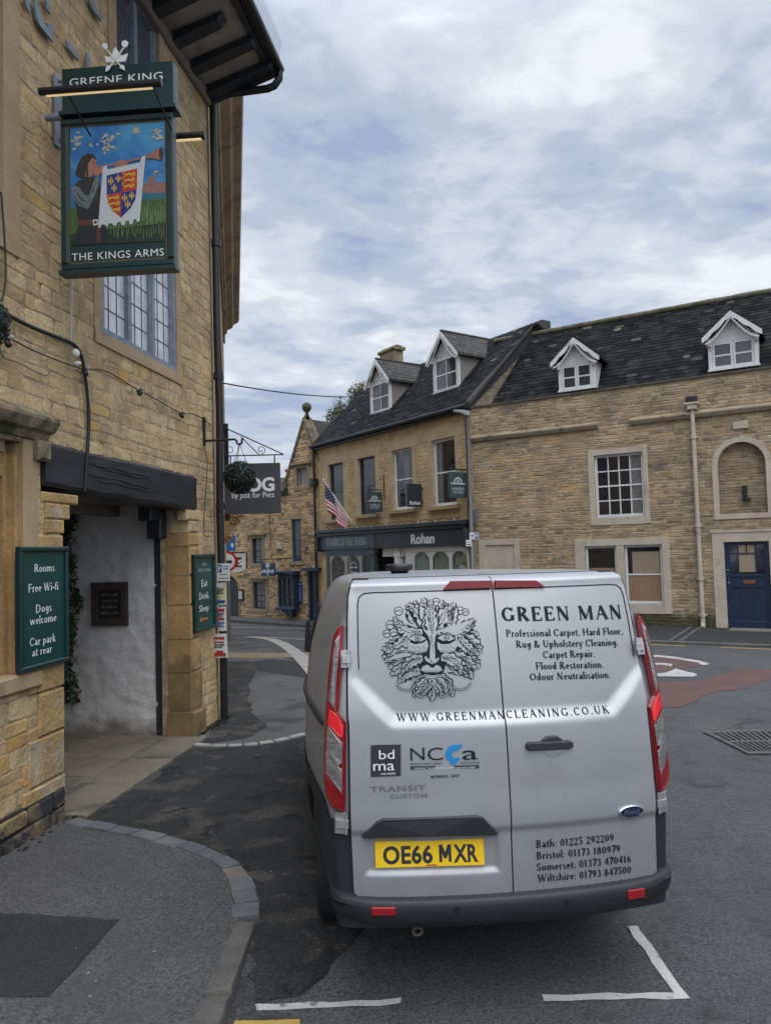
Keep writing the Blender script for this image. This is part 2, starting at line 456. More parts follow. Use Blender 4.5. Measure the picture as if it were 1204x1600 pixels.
M['brass'] = mat('worn_brass', (0.28, 0.12, 0.05), 0.4, metal=0.6)
M['red'] = mat('red_sign', (0.42, 0.012, 0.016), 0.4)
M['blue_sign'] = mat('blue_sign', (0.01, 0.07, 0.30), 0.4)
M['sign_white'] = mat('sign_white', (0.66, 0.67, 0.68), 0.4)
M['paper'] = mat('paper', (0.55, 0.56, 0.56), 0.7, var=0.06)
M['paper_yellow'] = mat('yellowed_paper', (0.52, 0.48, 0.30), 0.7, var=0.1)
M['ink'] = mat('dark_ink', (0.02, 0.022, 0.03), 0.5)
M['ink_red'] = mat('red_ink', (0.35, 0.03, 0.03), 0.5)
M['leaf'] = mat('ivy_leaf', (0.02, 0.05, 0.018), 0.6, ramp=[(0, (0.008, 0.022, 0.008)), (0.7, (0.022, 0.062, 0.02)), (1, (0.035, 0.09, 0.03))], spec=0.4)
M['topiary'] = mat('topiary_leaf', (0.01, 0.03, 0.02), 0.55, ramp=[(0, (0.004, 0.012, 0.009)), (0.7, (0.010, 0.030, 0.019)), (1, (0.022, 0.055, 0.034))])
M['tree_leaf'] = mat('tree_leaf', (0.05, 0.06, 0.03), 0.7, ramp=[(0, (0.05, 0.065, 0.03)), (0.6, (0.10, 0.115, 0.05)), (1, (0.17, 0.165, 0.07))])
M['bark'] = mat('bark', (0.07, 0.055, 0.04), 0.9, var=0.3)

# ------------------------------------------------------------------ lettering
SERIF = {
 'A': (.72, "l.09,0,.35,.7,t;l.34,.7,.62,0,T;l.2,.25,.5,.25,t;s.09,0,.09;s.62,0,.11"),
 'B': (.62, "l.16,0,.16,.7,T;a.28,.53,.2,.16,-90,90;a.28,.19,.24,.18,-90,90;l.1,.69,.3,.69,t;l.16,.365,.3,.365,t;l.1,.01,.3,.01,t"),
 'C': (.68, "a.37,.35,.29,.34,45,315;l.59,.5,.59,.68,t"),
 'D': (.74, "l.16,0,.16,.7,T;a.3,.35,.34,.34,-90,90;l.08,.69,.3,.69,t;l.08,.01,.3,.01,t"),
 'E': (.6, "l.16,0,.16,.7,T;l.08,.68,.52,.68,t;l.08,.02,.54,.02,t;l.16,.36,.42,.36,t;l.52,.56,.52,.7,t;l.54,0,.54,.16,t;l.42,.28,.42,.44,t"),
 'F': (.56, "l.16,0,.16,.7,T;l.08,.68,.52,.68,t;l.16,.36,.42,.36,t;l.52,.56,.52,.7,t;s.16,0,.11;l.42,.28,.42,.44,t"),
 'G': (.74, "a.38,.35,.3,.34,45,315;l.6,.5,.6,.68,t;l.6,.04,.6,.3,T;s.6,.3,.12"),
 'H': (.76, "l.15,0,.15,.7,T;l.61,0,.61,.7,T;l.15,.36,.61,.36,t;s.15,0,.11;s.15,.7,.11;s.61,0,.11;s.61,.7,.11"),
 'I': (.34, "l.17,0,.17,.7,T;s.17,0,.12;s.17,.7,.12"),
 'K': (.7, "l.16,0,.16,.7,T;l.18,.32,.54,.7,t;l.28,.42,.6,0,T;s.16,0,.11;s.16,.7,.11;s.54,.7,.1;s.6,0,.1"),
 'L': (.58, "l.16,0,.16,.7,T;s.16,.7,.11;l.08,.02,.52,.02,t;l.52,0,.52,.18,t"),
 'M': (.88, "l.14,0,.14,.7,t;l.14,.7,.42,.05,T;l.42,.05,.7,.7,t;l.72,0,.72,.7,T;s.14,0,.1;s.72,0,.12;s.12,.7,.07;s.76,.7,.07"),
 'N': (.76, "l.14,0,.14,.7,t;l.14,.7,.6,0,T;l.6,0,.6,.7,t;s.14,0,.1;s.6,.7,.1;s.12,.7,.07"),
 'O': (.76, "a.38,.35,.31,.34,0,360"),
 'P': (.6, "l.16,0,.16,.7,T;a.28,.5,.24,.18,-90,90;l.08,.69,.3,.69,t;l.16,.32,.3,.32,t;s.16,0,.12"),
 'R': (.68, "l.16,0,.16,.7,T;a.28,.52,.23,.17,-90,90;l.08,.69,.3,.69,t;l.16,.35,.3,.35,t;l.3,.35,.58,0,T;s.16,0,.11;s.6,0,.09"),
 'S': (.52, "a.26,.52,.17,.17,40,265;a.26,.18,.19,.17,-140,92;l.42,.5,.42,.66,t;l.08,.04,.08,.2,t"),
 'T': (.66, "l.33,0,.33,.7,T;l.06,.68,.6,.68,t;l.06,.54,.06,.7,t;l.6,.54,.6,.7,t;s.33,0,.13"),
 'U': (.72, "l.15,.22,.15,.7,T;l.57,.22,.57,.7,t;a.36,.24,.21,.23,180,360;s.15,.7,.11;s.57,.7,.1"),
 'W': (1.0, "l.1,.7,.3,0,T;l.3,0,.5,.62,t;l.46,.7,.68,0,T;l.68,0,.88,.7,t;s.1,.7,.1;s.46,.7,.08;s.88,.7,.09"),
 'a': (.46, "l.34,0,.34,.33,T;a.22,.33,.12,.12,0,160;a.2,.13,.13,.12,0,360;s.38,.01,.05"),
 'b': (.52, "l.13,0,.13,.72,T;a.27,.22,.17,.21,0,360;s.1,.72,.06"),
 'c': (.44, "a.24,.22,.17,.21,50,310"),
 'd': (.52, "l.38,0,.38,.72,T;a.24,.22,.17,.21,0,360;s.34,.72,.06;s.41,.01,.06"),
 'e': (.46, "a.24,.22,.17,.21,0,310;l.09,.25,.4,.25,t"),
 'f': (.32, "l.15,0,.15,.58,T;a.25,.58,.1,.13,40,180;l.04,.44,.28,.44,t;s.15,0,.1"),
 'g': (.5, "a.24,.24,.15,.19,0,360;l.38,-.06,.38,.44,T;a.24,-.06,.14,.15,200,360"),
 'h': (.54, "l.13,0,.13,.72,T;a.27,.28,.14,.16,0,150;l.41,0,.41,.3,T;s.13,0,.09;s.41,0,.09;s.1,.72,.06"),
 'i': (.26, "l.13,0,.13,.44,T;d.13,.62;s.13,0,.09;s.1,.44,.06"),
 'k': (.52, "l.13,0,.13,.72,T;l.14,.2,.38,.44,t;l.2,.28,.42,0,T;s.13,0,.09;s.44,0,.07;s.38,.44,.08;s.1,.72,.06"),
 'l': (.26, "l.13,0,.13,.72,T;s.13,0,.09;s.1,.72,.06"),
 'm': (.8, "l.13,0,.13,.44,T;a.26,.28,.13,.16,0,150;l.39,0,.39,.3,T;a.53,.28,.14,.16,0,150;l.67,0,.67,.3,T;s.13,0,.09;s.39,0,.08;s.67,0,.09;s.1,.44,.06"),
 'n': (.54, "l.13,0,.13,.44,T;a.27,.28,.14,.16,0,150;l.41,0,.41,.3,T;s.13,0,.09;s.41,0,.09;s.1,.44,.06"),
 'o': (.5, "a.25,.22,.19,.21,0,360"),
 'p': (.52, "l.13,-.2,.13,.44,T;a.27,.22,.17,.21,0,360;s.13,-.2,.1;s.1,.44,.06"),
 'r': (.38, "l.13,0,.13,.44,T;a.27,.28,.13,.15,50,150;s.13,0,.1;s.1,.44,.06"),
 's': (.38, "a.19,.33,.11,.1,30,265;a.19,.11,.13,.11,-150,92"),
 't': (.32, "l.15,.08,.15,.56,T;a.22,.1,.08,.1,180,330;l.04,.44,.28,.44,t"),
 'u': (.54, "l.13,.14,.13,.44,T;l.4,0,.4,.44,T;a.265,.16,.14,.15,180,350;s.1,.44,.06;s.36,.44,.06;s.43,.01,.06"),
 'w': (.74, "l.08,.44,.22,0,T;l.22,0,.36,.4,t;l.34,.44,.5,0,T;l.5,0,.64,.44,t;s.08,.44,.08;s.64,.44,.08"),
 'v': (.5, "l.08,.44,.25,0,T;l.25,0,.42,.44,t;s.08,.44,.08;s.42,.44,.08"),
 'y': (.5, "l.08,.44,.26,0,T;l.42,.44,.2,-.2,t;s.08,.44,.08;s.42,.44,.08;d.15,-.18"),
 '0': (.52, "a.26,.33,.19,.32,0,360"),
 '1': (.4, "l.2,0,.2,.66,T;s.2,0,.12;l.1,.56,.2,.64,t"),
 '2': (.5, "a.25,.48,.17,.17,-20,170;l.4,.42,.1,.04,t;l.08,.03,.44,.03,T"),
 '3': (.5, "a.23,.5,.15,.15,-90,150;a.23,.18,.19,.18,-150,90"),
 '4': (.52, "l.36,0,.36,.66,T;l.36,.66,.06,.2,t;l.05,.2,.48,.2,t"),
 '5': (.5, "l.14,.64,.42,.64,T;l.14,.36,.14,.64,t;a.22,.21,.2,.21,-150,110"),
 '6': (.52, "a.27,.2,.18,.2,0,360;a.45,.28,.36,.36,110,190"),
 '7': (.48, "l.08,.63,.44,.63,T;l.43,.62,.2,0,T"),
 '8': (.52, "a.26,.5,.15,.15,0,360;a.26,.18,.19,.18,0,360"),
 '9': (.52, "a.25,.45,.18,.2,0,360;a.07,.37,.36,.36,-70,10"),
 '.': (.26, "d.13,.05"), ',': (.26, "d.13,.05;l.15,.05,.09,-.1,t"), ':': (.26, "d.13,.05;d.13,.36"),
 '-': (.34, "l.05,.22,.29,.22,T"), "'": (.2, "l.1,.7,.08,.5,t"),
 '&': (.74, "a.27,.53,.13,.15,0,360;a.28,.18,.21,.18,60,330;l.2,.42,.6,0,T;l.5,.08,.64,.34,t;s.64,.34,.08"),
 ' ': (.28, ""),
}
def _serif_glyph(ch, T, t):
    w, code = SERIF[ch]
    out = []
    for c in code.split(';'):
        if not c: continue
        k, a = c[0], c[1:].split(',')
        if k == 'l':
            x0, y0, x1, y1 = map(float, a[:4]); hw = (T if a[4] == 'T' else t) / 2
            dx, dy = x1 - x0, y1 - y0; l = math.hypot(dx, dy); nx, ny = -dy / l * hw, dx / l * hw
            out.append([(x0 + nx, y0 + ny), (x1 + nx, y1 + ny), (x1 - nx, y1 - ny), (x0 - nx, y0 - ny)])
        elif k == 's':
            x, y, h = map(float, a); d = 0.03 if y < 0.1 else -0.03
            out.append([(x - h, y), (x + h, y), (x + h * .8, y + d), (x - h * .8, y + d)])
        elif k == 'd':
            x, y = map(float, a); out.append([(x + .06 * math.cos(q * .785), y + .06 * math.sin(q * .785)) for q in range(8)])
        elif k == 'a':
            cx, cy, rx, ry, a0, a1 = map(float, a)
            n = max(4, int(abs(a1 - a0) / 22))
            pts = []
            for q in range(n + 1):
                th = R_(a0 + (a1 - a0) * q / n); hw = (t + (T - t) * abs(math.cos(th)) ** 1.3) / 2
                pts.append(((cx + (rx + hw - T * .3) * math.cos(th), cy + (ry + hw - T * .2) * math.sin(th)), (cx + (rx - hw - T * .3) * math.cos(th), cy + (ry - hw - T * .2) * math.sin(th))))
            for q in range(n): out.append([pts[q][0], pts[q + 1][0], pts[q + 1][1], pts[q][1]])
    return w, out
def serif(s, T=.115, t=.05, track=0.0):
    polys, x = [], 0.0
    for ch in s:
        w, g = _serif_glyph(ch, T, t)
        for p in g: polys.append([(x + a, b) for a, b in p])
        x += w + track
    return polys, 0.70
_sans_cache = {}
def sans(s, bold=0.0, track=1.0, shear=0.0):
    key = (s, bold, track, shear)
    if key in _sans_cache: return _sans_cache[key]
    cu = bpy.data.curves.new('lettering', 'FONT')
    cu.body = s; cu.offset = bold; cu.space_character = track; cu.shear = shear
    cu.resolution_u = 4
    ob = bpy.data.objects.new('lettering', cu)
    COL.objects.link(ob)
    dg = bpy.context.evaluated_depsgraph_get(); dg.update()
    me = bpy.data.meshes.new_from_object(ob.evaluated_get(dg))
    polys = [[(me.vertices[i].co.x, me.vertices[i].co.y) for i in p.vertices] for p in me.polygons]
    bpy.data.objects.remove(ob); bpy.data.curves.remove(cu); bpy.data.meshes.remove(me)
    _sans_cache[key] = (polys, 0.727)
    return _sans_cache[key]
def put_text(mb, glyphs, fn, u0, u1, z0, z1, align=None):
    """letter polygons stretched to run from u0 to u1, baseline z0, capitals up to z1; fn(u, z, lift) gives the point"""
    polys, cap = glyphs
    xs = [p[0] for q in polys for p in q]
    a, b = min(xs), max(xs)
    sx, sz = (u1 - u0) / (b - a), (z1 - z0) / cap
    for i, q in enumerate(polys):
        mb.poly([fn(u0 + (x - a) * sx, z0 + y * sz, 0.00004 * (i % 12)) for x, y in q])

# ------------------------------------------------------------------ masonry
def cut(iv, a, b):
    out = []
    for x, y in iv:
        if b <= x or a >= y: out.append((x, y)); continue
        if a > x: out.append((x, a))
        if b < y: out.append((b, y))
    return out
def stone_wall(fr, z0, z1, shape, holes, ch, sw, gap=0.012, relief=0.015, depth=0.35, rough=0.006, seed=1, near=False, amap=None, o=0.0, warp=0.0):
    """courses of separate stones standing proud of the mortar; returns (stones, mortar) builders. holes: (u0,u1,z0,z1) or a function z -> (u0,u1) or None with zlo, zhi"""
    r = random.Random(seed)
    st, mo = MB(fr), MB(fr)
    zs = {z0, z1}
    for h in holes:
        for z in (h[2], h[3]):
            if z0 < z < z1: zs.add(z)
    zs = sorted(zs)
    cz = []
    for a, b in zip(zs, zs[1:]):
        n = max(1, round((b - a) / ((ch[0] + ch[1]) / 2)))
        w = [r.uniform(ch[0], ch[1]) for _ in range(n)]
        s_ = sum(w); z = a
        for k in w:
            cz.append((z, z + k * (b - a) / s_)); z += k * (b - a) / s_
    for za, zb in cz:
        zm = (za + zb) / 2
        a, b = shape(za), shape(zb)
        iv = [(max(a[0], b[0]), min(a[1], b[1]))]
        if iv[0][1] - iv[0][0] < 0.02: continue
        for h in holes:
            if h[2] <= zm <= h[3]:
                if callable(h[0]):
                    q = h[0](zm)
                    if q: iv = cut(iv, *q)
                else: iv = cut(iv, h[0], h[1])
        for u0, u1 in iv:
            mo.box(u0, u1, za, zb, o - depth, o)
            u = u0
            while u < u1 - 0.01:
                w = r.uniform(*sw) * (1.0 if r.random() > .2 else .55)
                if u1 - (u + w) < sw[0] * .5: w = u1 - u
                w = min(w, u1 - u)
                rows = [(za, zb)]
                if zb - za > ch[1] * .8 and r.random() < .16:
                    zz = za + (zb - za) * r.uniform(.4, .6); rows = [(za, zz), (zz, zb)]
                for ra, rb in rows:
                    g = gap / 2
                    x0, x1, y0, y1 = u + g, u + w - g, ra + g, rb - g
                    if x1 - x0 < .02 or y1 - y0 < .015: continue
                    j = lambda k=1.0: r.uniform(-rough, rough) * k
                    rel = relief * r.uniform(.5, 1.3)
                    st.a = amap(r, u + w / 2, zm) if amap else r.random()
                    if near:
                        c = min(x1 - x0, y1 - y0) * .16
                        base = [(x0 + c, y0 + j()), (x1 - c, y0 + j()), (x1 + j(), y0 + c), (x1 + j(), y1 - c), (x1 - c, y1 + j()), (x0 + c, y1 + j()), (x0 + j(), y1 - c), (x0 + j(), y0 + c)]
                    else:
                        base = [(x0 + j(), y0 + j()), (x1 + j(), y0 + j()), (x1 + j(), y1 + j()), (x0 + j(), y1 + j())]
                    cx, cy = (x0 + x1) / 2, (y0 + y1) / 2
                    ins = min(.012, (y1 - y0) * .16)
                    top = [(x + (ins if x < cx else -ins), y + (ins if y < cy else -ins)) for x, y in base]
                    P = (lambda x, y, oo: st.P(x, y + warp * mnoise.noise(Vector((x * 1.3, y * 2.2, 5.1 + seed))), oo)) if warp else st.P
                    rings = [[P(x, y, o - .01) for x, y in base], [P(x, y, o + rel * .55) for x, y in base], [P(x, y, o + rel + r.uniform(-.002, .002)) for x, y in top]]
                    st.loft(rings, False, True)
                u += w
    return st, mo
def slates(pt, W, H, tw, th, seed, keep=None, moss_rows=0):
    """pt(x, y, lift): x along, y up the slope; overlapping rows of slates"""
    r = random.Random(seed)
    mb = MB()
    y, k = 0.0, 0
    while y < H - 0.02:
        h = th * (1.15 - .4 * y / H)
        x = -r.uniform(0, tw)
        while x < W:
            w = tw * r.uniform(.7, 1.25)
            a, b = max(0, x), min(W, x + w - .006)
            if b - a > .03 and (keep is None or keep((a + b) / 2, y + h / 2)):
                l = .003 + r.uniform(0, .007)
                mb.a = r.random()
                e = r.uniform(-.006, .006)
                top = min(H, y + h * 1.25)
                mb.hexa([pt(a, y + e, .0), pt(b, y + e, .0), pt(b, top, -.006), pt(a, top, -.006),
                         pt(a, y + e, l + .011), pt(b, y + e, l + .011 + r.uniform(-.004, .004)), pt(b, top, .004), pt(a, top, .004)])
            x += w
        y += h; k += 1
    return mb

# ------------------------------------------------------------------ the setting: ground
M['road'] = mat('road_asphalt', (0.0595, 0.0605, 0.0625), 0.82, var=0.22, vscale=0.8, fine=0.85, fscale=70, bump=1.0, bscale=90, bdist=0.012, stain=((0.026, 0.026, 0.026), 1.9, 0.57, 0.67), grime=((0.15, 0.148, 0.145), 62, 0.63, 0.68), two=((0.072, 0.070, 0.067), 0.9, 0.52, 0.64), rvar=0.1)
M['rough_asphalt'] = mat('worn_rough_asphalt', (0.033, 0.0325, 0.032), 0.8, var=0.4, vscale=2.2, fine=0.9, fscale=60, bump=1.0, bscale=45, bdist=0.05, two=((0.080, 0.074, 0.067), 1.9, 0.54, 0.59), stain=((0.010, 0.010, 0.011), 4.0, 0.56, 0.61), grime=((0.13, 0.122, 0.115), 50, 0.63, 0.68))
M['pavement'] = mat('pavement_asphalt', (0.073, 0.0715, 0.071), 0.85, var=0.12, vscale=1.5, fine=0.85, fscale=75, bump=1.0, bscale=90, bdist=0.01, grime=((0.115, 0.11, 0.106), 70, 0.62, 0.68), stain=((0.062, 0.061, 0.060), 2.0, 0.52, 0.7))
M['pavement_old'] = mat('old_pavement_asphalt', (0.082, 0.080, 0.078), 0.75, var=0.15, vscale=1.2, fine=0.3, fscale=120, bump=0.6, bscale=120, bdist=0.006, stain=((0.036, 0.037, 0.038), 1.1, 0.50, 0.58), grime=((0.17, 0.17, 0.165), 18, 0.70, 0.73))
M['worn'] = mat('worn_pale_asphalt', (0.068, 0.066, 0.064), 0.85, var=.12, vscale=2, fine=.6, fscale=95, bump=.8, bscale=90, bdist=.01)
M['patch'] = mat('fresh_dark_asphalt', (0.022, 0.022, 0.022), 0.8, var=0.2, vscale=2, fine=0.8, fscale=75, bump=1.0, bscale=80, bdist=0.012, grime=((0.055, 0.053, 0.05), 60, 0.63, 0.68))
M['kerb'] = mat('kerb_stone', (0.090, 0.086, 0.078), 0.85, var=0.25, vscale=5, fine=0.2, fscale=60, bump=0.7, bscale=40, stain=((0.045, 0.045, 0.042), 4, 0.55, 0.7))
M['sett'] = mat('granite_sett', (0.12, 0.125, 0.13), 0.75, ramp=[(0, (0.085, 0.092, 0.102)), (0.5, (0.12, 0.125, 0.13)), (1, (0.155, 0.135, 0.115))], var=0.2, vscale=8, fine=0.2, fscale=70, bump=0.8, bscale=35)
M['flag'] = mat('paving_flagstone', (0.15, 0.132, 0.105), 0.8, ramp=[(0, (0.11, 0.10, 0.085)), (0.5, (0.15, 0.132, 0.105)), (1, (0.175, 0.145, 0.105))], var=0.2, vscale=2.5, fine=0.15, fscale=40, bump=0.5, bscale=25, stain=((0.07, 0.065, 0.055), 2.2, 0.54, 0.7))
M['pale_sett'] = mat('pale_channel_stone', (0.30, 0.29, 0.27), 0.8, var=0.25, vscale=3, bump=0.4, bscale=30)
M['tan_paving'] = mat('tan_paving', (0.20, 0.155, 0.10), 0.85, var=0.2, vscale=2)
M['road_white'] = mat('white_road_paint', (0.38, 0.375, 0.355), 0.7, var=0.15, vscale=4, fine=0.15, fscale=90, bump=0.5, bscale=120, bdist=0.004, stain=((0.12, 0.12, 0.115), 8, 0.57, 0.62), grime=((0.16, 0.16, 0.15), 55, 0.58, 0.64))
M['road_yellow'] = mat('yellow_road_paint', (0.38, 0.25, 0.06), 0.7, var=0.15, vscale=3, stain=((0.08, 0.075, 0.065), 7, 0.60, 0.66))
M['red_asphalt'] = mat('red_asphalt', (0.095, 0.048, 0.042), 0.85, var=0.15, vscale=1.5, fine=0.25, fscale=120, bump=0.6, bscale=120, bdist=0.005, stain=((0.07, 0.05, 0.047), 1.6, 0.55, 0.7))
M['iron_grate'] = mat('cast_iron', (.075, .072, .07), .6, var=.3, vscale=8)
M['soil'] = mat('damp_dirt', (0.022, 0.020, 0.017), 0.95, var=0.4, vscale=9, bump=1, bscale=60)

def struct(ob, label, group=None):
    return tag(ob, label, 'ground', group, 'structure')
def road_sheet():
    xs = [-500, -200, -80, -40, -24] + [-16 + .5 * i for i in range(65)] + [24, 40, 80, 200, 500]
    ys = [-300, -80, -20, -6] + [-2 + .5 * i for i in range(80)] + [45, 60, 90, 150, 300, 600]
    mb = MB(); mb.smooth = True
    n = len(xs)
    mb.mesh([Vector((x, y, gz(x, y))) for y in ys for x in xs], [(j * n + i, j * n + i + 1, (j + 1) * n + i + 1, (j + 1) * n + i) for j in range(len(ys) - 1) for i in range(n - 1)])
    return struct(mb.build('road', M['road'], recalc=False), 'dark worn asphalt road running past the van and away down the street')
road_sheet()
def sheet(name, pts, m, dz, label, cell=0.35, rag=0.0, seed=1, flatz=None, thick=0.0):
    """a thin layer laid on the ground; pts are plan points"""
    r = random.Random(seed)
    P = []
    for i, a in enumerate(pts):
        b = pts[(i + 1) % len(pts)]
        L = math.hypot(b[0] - a[0], b[1] - a[1])
        k = max(1, int(L / (cell if not rag else min(cell, .09))))
        for q in range(k):
            t = q / k
            P.append((a[0] + (b[0] - a[0]) * t + r.uniform(-rag, rag), a[1] + (b[1] - a[1]) * t + r.uniform(-rag, rag)))
    bm = bmesh.new()
    f = bm.faces.new([bm.verts.new((x, y, 0)) for x, y in P])
    bmesh.ops.triangulate(bm, faces=[f])
    for _ in range(5):
        es = [e for e in bm.edges if e.calc_length() > cell * 2 and (flatz is None)]
        if not es: break
        bmesh.ops.subdivide_edges(bm, edges=es, cuts=1)
        bmesh.ops.triangulate(bm, faces=bm.faces)
    hz = lambda x, y: (gz(x, y) + dz) if flatz is None else flatz
    mb = MB()
    bm.verts.index_update()
    mb.mesh([Vector((v.co.x, v.co.y, hz(v.co.x, v.co.y))) for v in bm.verts], [tuple(v.index for v in fc.verts) for fc in bm.faces])
    bm.free()
    if flatz is not None:                      # skirt down into the ground
        for i in range(len(P)):
            a, b = P[i], P[(i + 1) % len(P)]
            mb.poly([Vector((*a, flatz)), Vector((*b, flatz)), Vector((*b, flatz - .3)), Vector((*a, flatz - .3))])
    ob = mb.build(name, m)
    return struct(ob, label) if label else ob
gp = lambda *px: [tuple(ground(x, y)[:2]) for x, y in px]
PAVZ = 0.022
def pav(x, y): 
    p = hit(x, y, Vector((0, 0, PAVZ)), Vector((0, 0, 1))); return (p.x, p.y)

# near pavement on the left, with its setts and kerb stones
edge = [(108, 1287), (160, 1299), (232, 1312), (300, 1331), (345, 1352), (362, 1372), (372, 1400), (374, 1436), (318, 1555), (285, 1640), (180, 1900)]
pv = [pav(*p) for p in edge] + [pav(-900, 1900), (-3.6, 1.2), tuple(PUB(-4, 0, -.2)[:2]), tuple(PUB(0.02, 0, -.2)[:2]), tuple(PUB(0.02, 0, .06)[:2])]
sheet('pavement', pv, M['pavement'], 0, 'smooth grey asphalt pavement corner in front of the inn', flatz=PAVZ)
sheet('pavement_patch', [pav(*p) for p in ((-120, 1422), (-10, 1426), (186, 1438), (76, 1558), (-10, 1556), (-200, 1552))], M['patch'], 0, 'dark rectangular asphalt patch in the near pavement', flatz=PAVZ + .004, rag=.010, seed=4)
def block(mb, quad, z, h=.2, bev=.012, r=rnd):
    """a stone block with a rounded top, quad of plan points"""
    cx = sum(p[0] for p in quad) / 4; cy = sum(p[1] for p in quad) / 4
    sh = lambda k: [Vector((cx + (x - cx) * k, cy + (y - cy) * k, 0)) for x, y in quad]
    L = max(.05, math.hypot(quad[0][0] - cx, quad[0][1] - cy)); k1 = 1 - bev / L
    zz = Vector((0, 0, 1))
    o = sh(1.0)
    mb.loft([[p + zz * (z - h) for p in o], [p + zz * (z - bev) for p in o], [p + zz * (z - bev * .3) for p in sh(1 - bev * .35 / L)], [p + zz * (z + r.uniform(-.002, .002)) for p in sh(k1)]], False, True)
mb = MB()
cl = [(108, 1283), (140, 1289), (176, 1296), (213, 1302), (250, 1311), (284, 1320), (314, 1330), (342, 1342), (362, 1356), (374, 1373), (380, 1393), (384, 1412), (385, 1432)]
C = [Vector((*pav(*p), 0)) for p in cl]
for i in range(len(C) - 1):
    a, b = C[i], C[i + 1]
    t = (b - a).normalized(); nn = Vector((-t.y, t.x, 0)); w = .055 + .012 * rnd.random() + (.012 if i > 7 else 0)
    a = a + t * .006; b = b - t * .006
    mb.a = rnd.random()
    j = lambda: rnd.uniform(-.008, .008)
    block(mb, [(a + nn * (w + j()))[:2], (b + nn * (w + j()))[:2], (b - nn * (w + j()))[:2], (a - nn * (w + j()))[:2]], PAVZ + .012 + rnd.uniform(-.004, .006))
struct(mb.build('sett_kerb', M['sett']), 'curved row of grey granite setts edging the pavement corner')
mb = MB()
def kstone(px4):
    q = [pav(*p) for p in px4]
    block(mb, q, PAVZ + .006, .25, .025)
kstone([(372, 1437), (400, 1441), (362, 1546), (318, 1553)])
kstone([(317, 1557), (361, 1551), (318, 1668), (262, 1662)])
kstone([(260, 1668), (316, 1674), (250, 1830), (170, 1815)])
struct(mb.build('kerb', M['kerb']), 'worn stone kerb between near pavement and parking bay')

# crossover in front of the archway, pavement beyond, paved strips
sheet('crossover', gp((300, 1172), (352, 1168), (420, 1162), (478, 1150), (560, 1180), (600, 1330), (560, 1470), (470, 1560), (392, 1560), (398, 1440), (388, 1385), (352, 1346), (300, 1322), (232, 1303), (112, 1284), (160, 1262), (232, 1222)), M['rough_asphalt'], .004, 'rough dark broken asphalt between the archway and the van', rag=.05, seed=3)
sheet('far_pavement', gp((300, 1166), (352, 1164), (420, 1158), (476, 1147), (560, 1120), (560, 1060), (470, 1046), (440, 1026), (405, 1003), (357, 1000), (343, 1126)), M['pavement_old'], .005, 'patchy grey asphalt pavement running past the inn corner', rag=.01, seed=5)
mb = MB()
lc = [(303, 1164), (330, 1166), (355, 1166), (380, 1165), (404, 1163), (428, 1159), (452, 1154), (478, 1147), (505, 1139)]
for a, b in zip(lc, lc[1:]):
    A, B = ground(*a), ground(*b)
    t = (B - A).normalized(); nn = Vector((-t.y, t.x, 0)) * .045; A += t * .012; B -= t * .012
    block(mb, [(A + nn)[:2], (B + nn)[:2], (B - nn)[:2], (A - nn)[:2]], .016, .1, .008)
struct(mb.build('edging_setts', M['pale_sett']), 'thin pale line of setts across the pavement beyond the archway')
sheet('paved_strip', gp((348, 1028), (420, 1029), (480, 1027), (560, 1024), (560, 1018), (480, 1020), (420, 1021), (350, 1020)), M['tan_paving'], .010, 'tan paved strip crossing the far pavement')
def arc_strip(name, px, w, m, dz, label):
    pts = [ground(*p) for p in px]
    L_, R2 = [], []
    for i, p in enumerate(pts):
        t = (pts[min(i + 1, len(pts) - 1)] - pts[max(i - 1, 0)]).normalized(); nn = Vector((-t.y, t.x, 0)) * w / 2
        L_.append(tuple((p + nn)[:2])); R2.append(tuple((p - nn)[:2]))
    return sheet(name, L_ + R2[::-1], m, dz, label)
arc_strip('drain_channel', [(385, 995.5), (405, 996.5), (425, 1000), (440, 1006), (456, 1016), (470, 1028), (484, 1042), (500, 1060)], .33, M['pale_sett'], .014, 'pale stone kerb channel curving toward the van')
arc_strip('far_kerb_line', [(366, 982), (420, 982.5), (500, 984)], .10, M['pale_sett'], .03, 'pale kerb line in front of the far stone house')
arc_strip('give_way_line', [(372, 996.5), (420, 996), (470, 999), (520, 1003)], .09, M['road_white'], .006, 'thin white line on the far side street')
sheet('damp_pavement', gp((345, 1122), (352, 1066), (356, 1034), (388, 1033), (402, 1046), (392, 1066), (388, 1092), (396, 1118), (418, 1134), (398, 1150), (352, 1160), (318, 1162), (334, 1140)), M['rough_asphalt'], .008, 'dark damp strip of pavement along the inn corner', rag=.03, seed=33)
sheet('trench_patch', gp((392, 1035), (420, 1030), (478, 1035), (478, 1060), (400, 1048)), M['patch'], .009, 'dark repair patch in the far pavement', rag=.02)

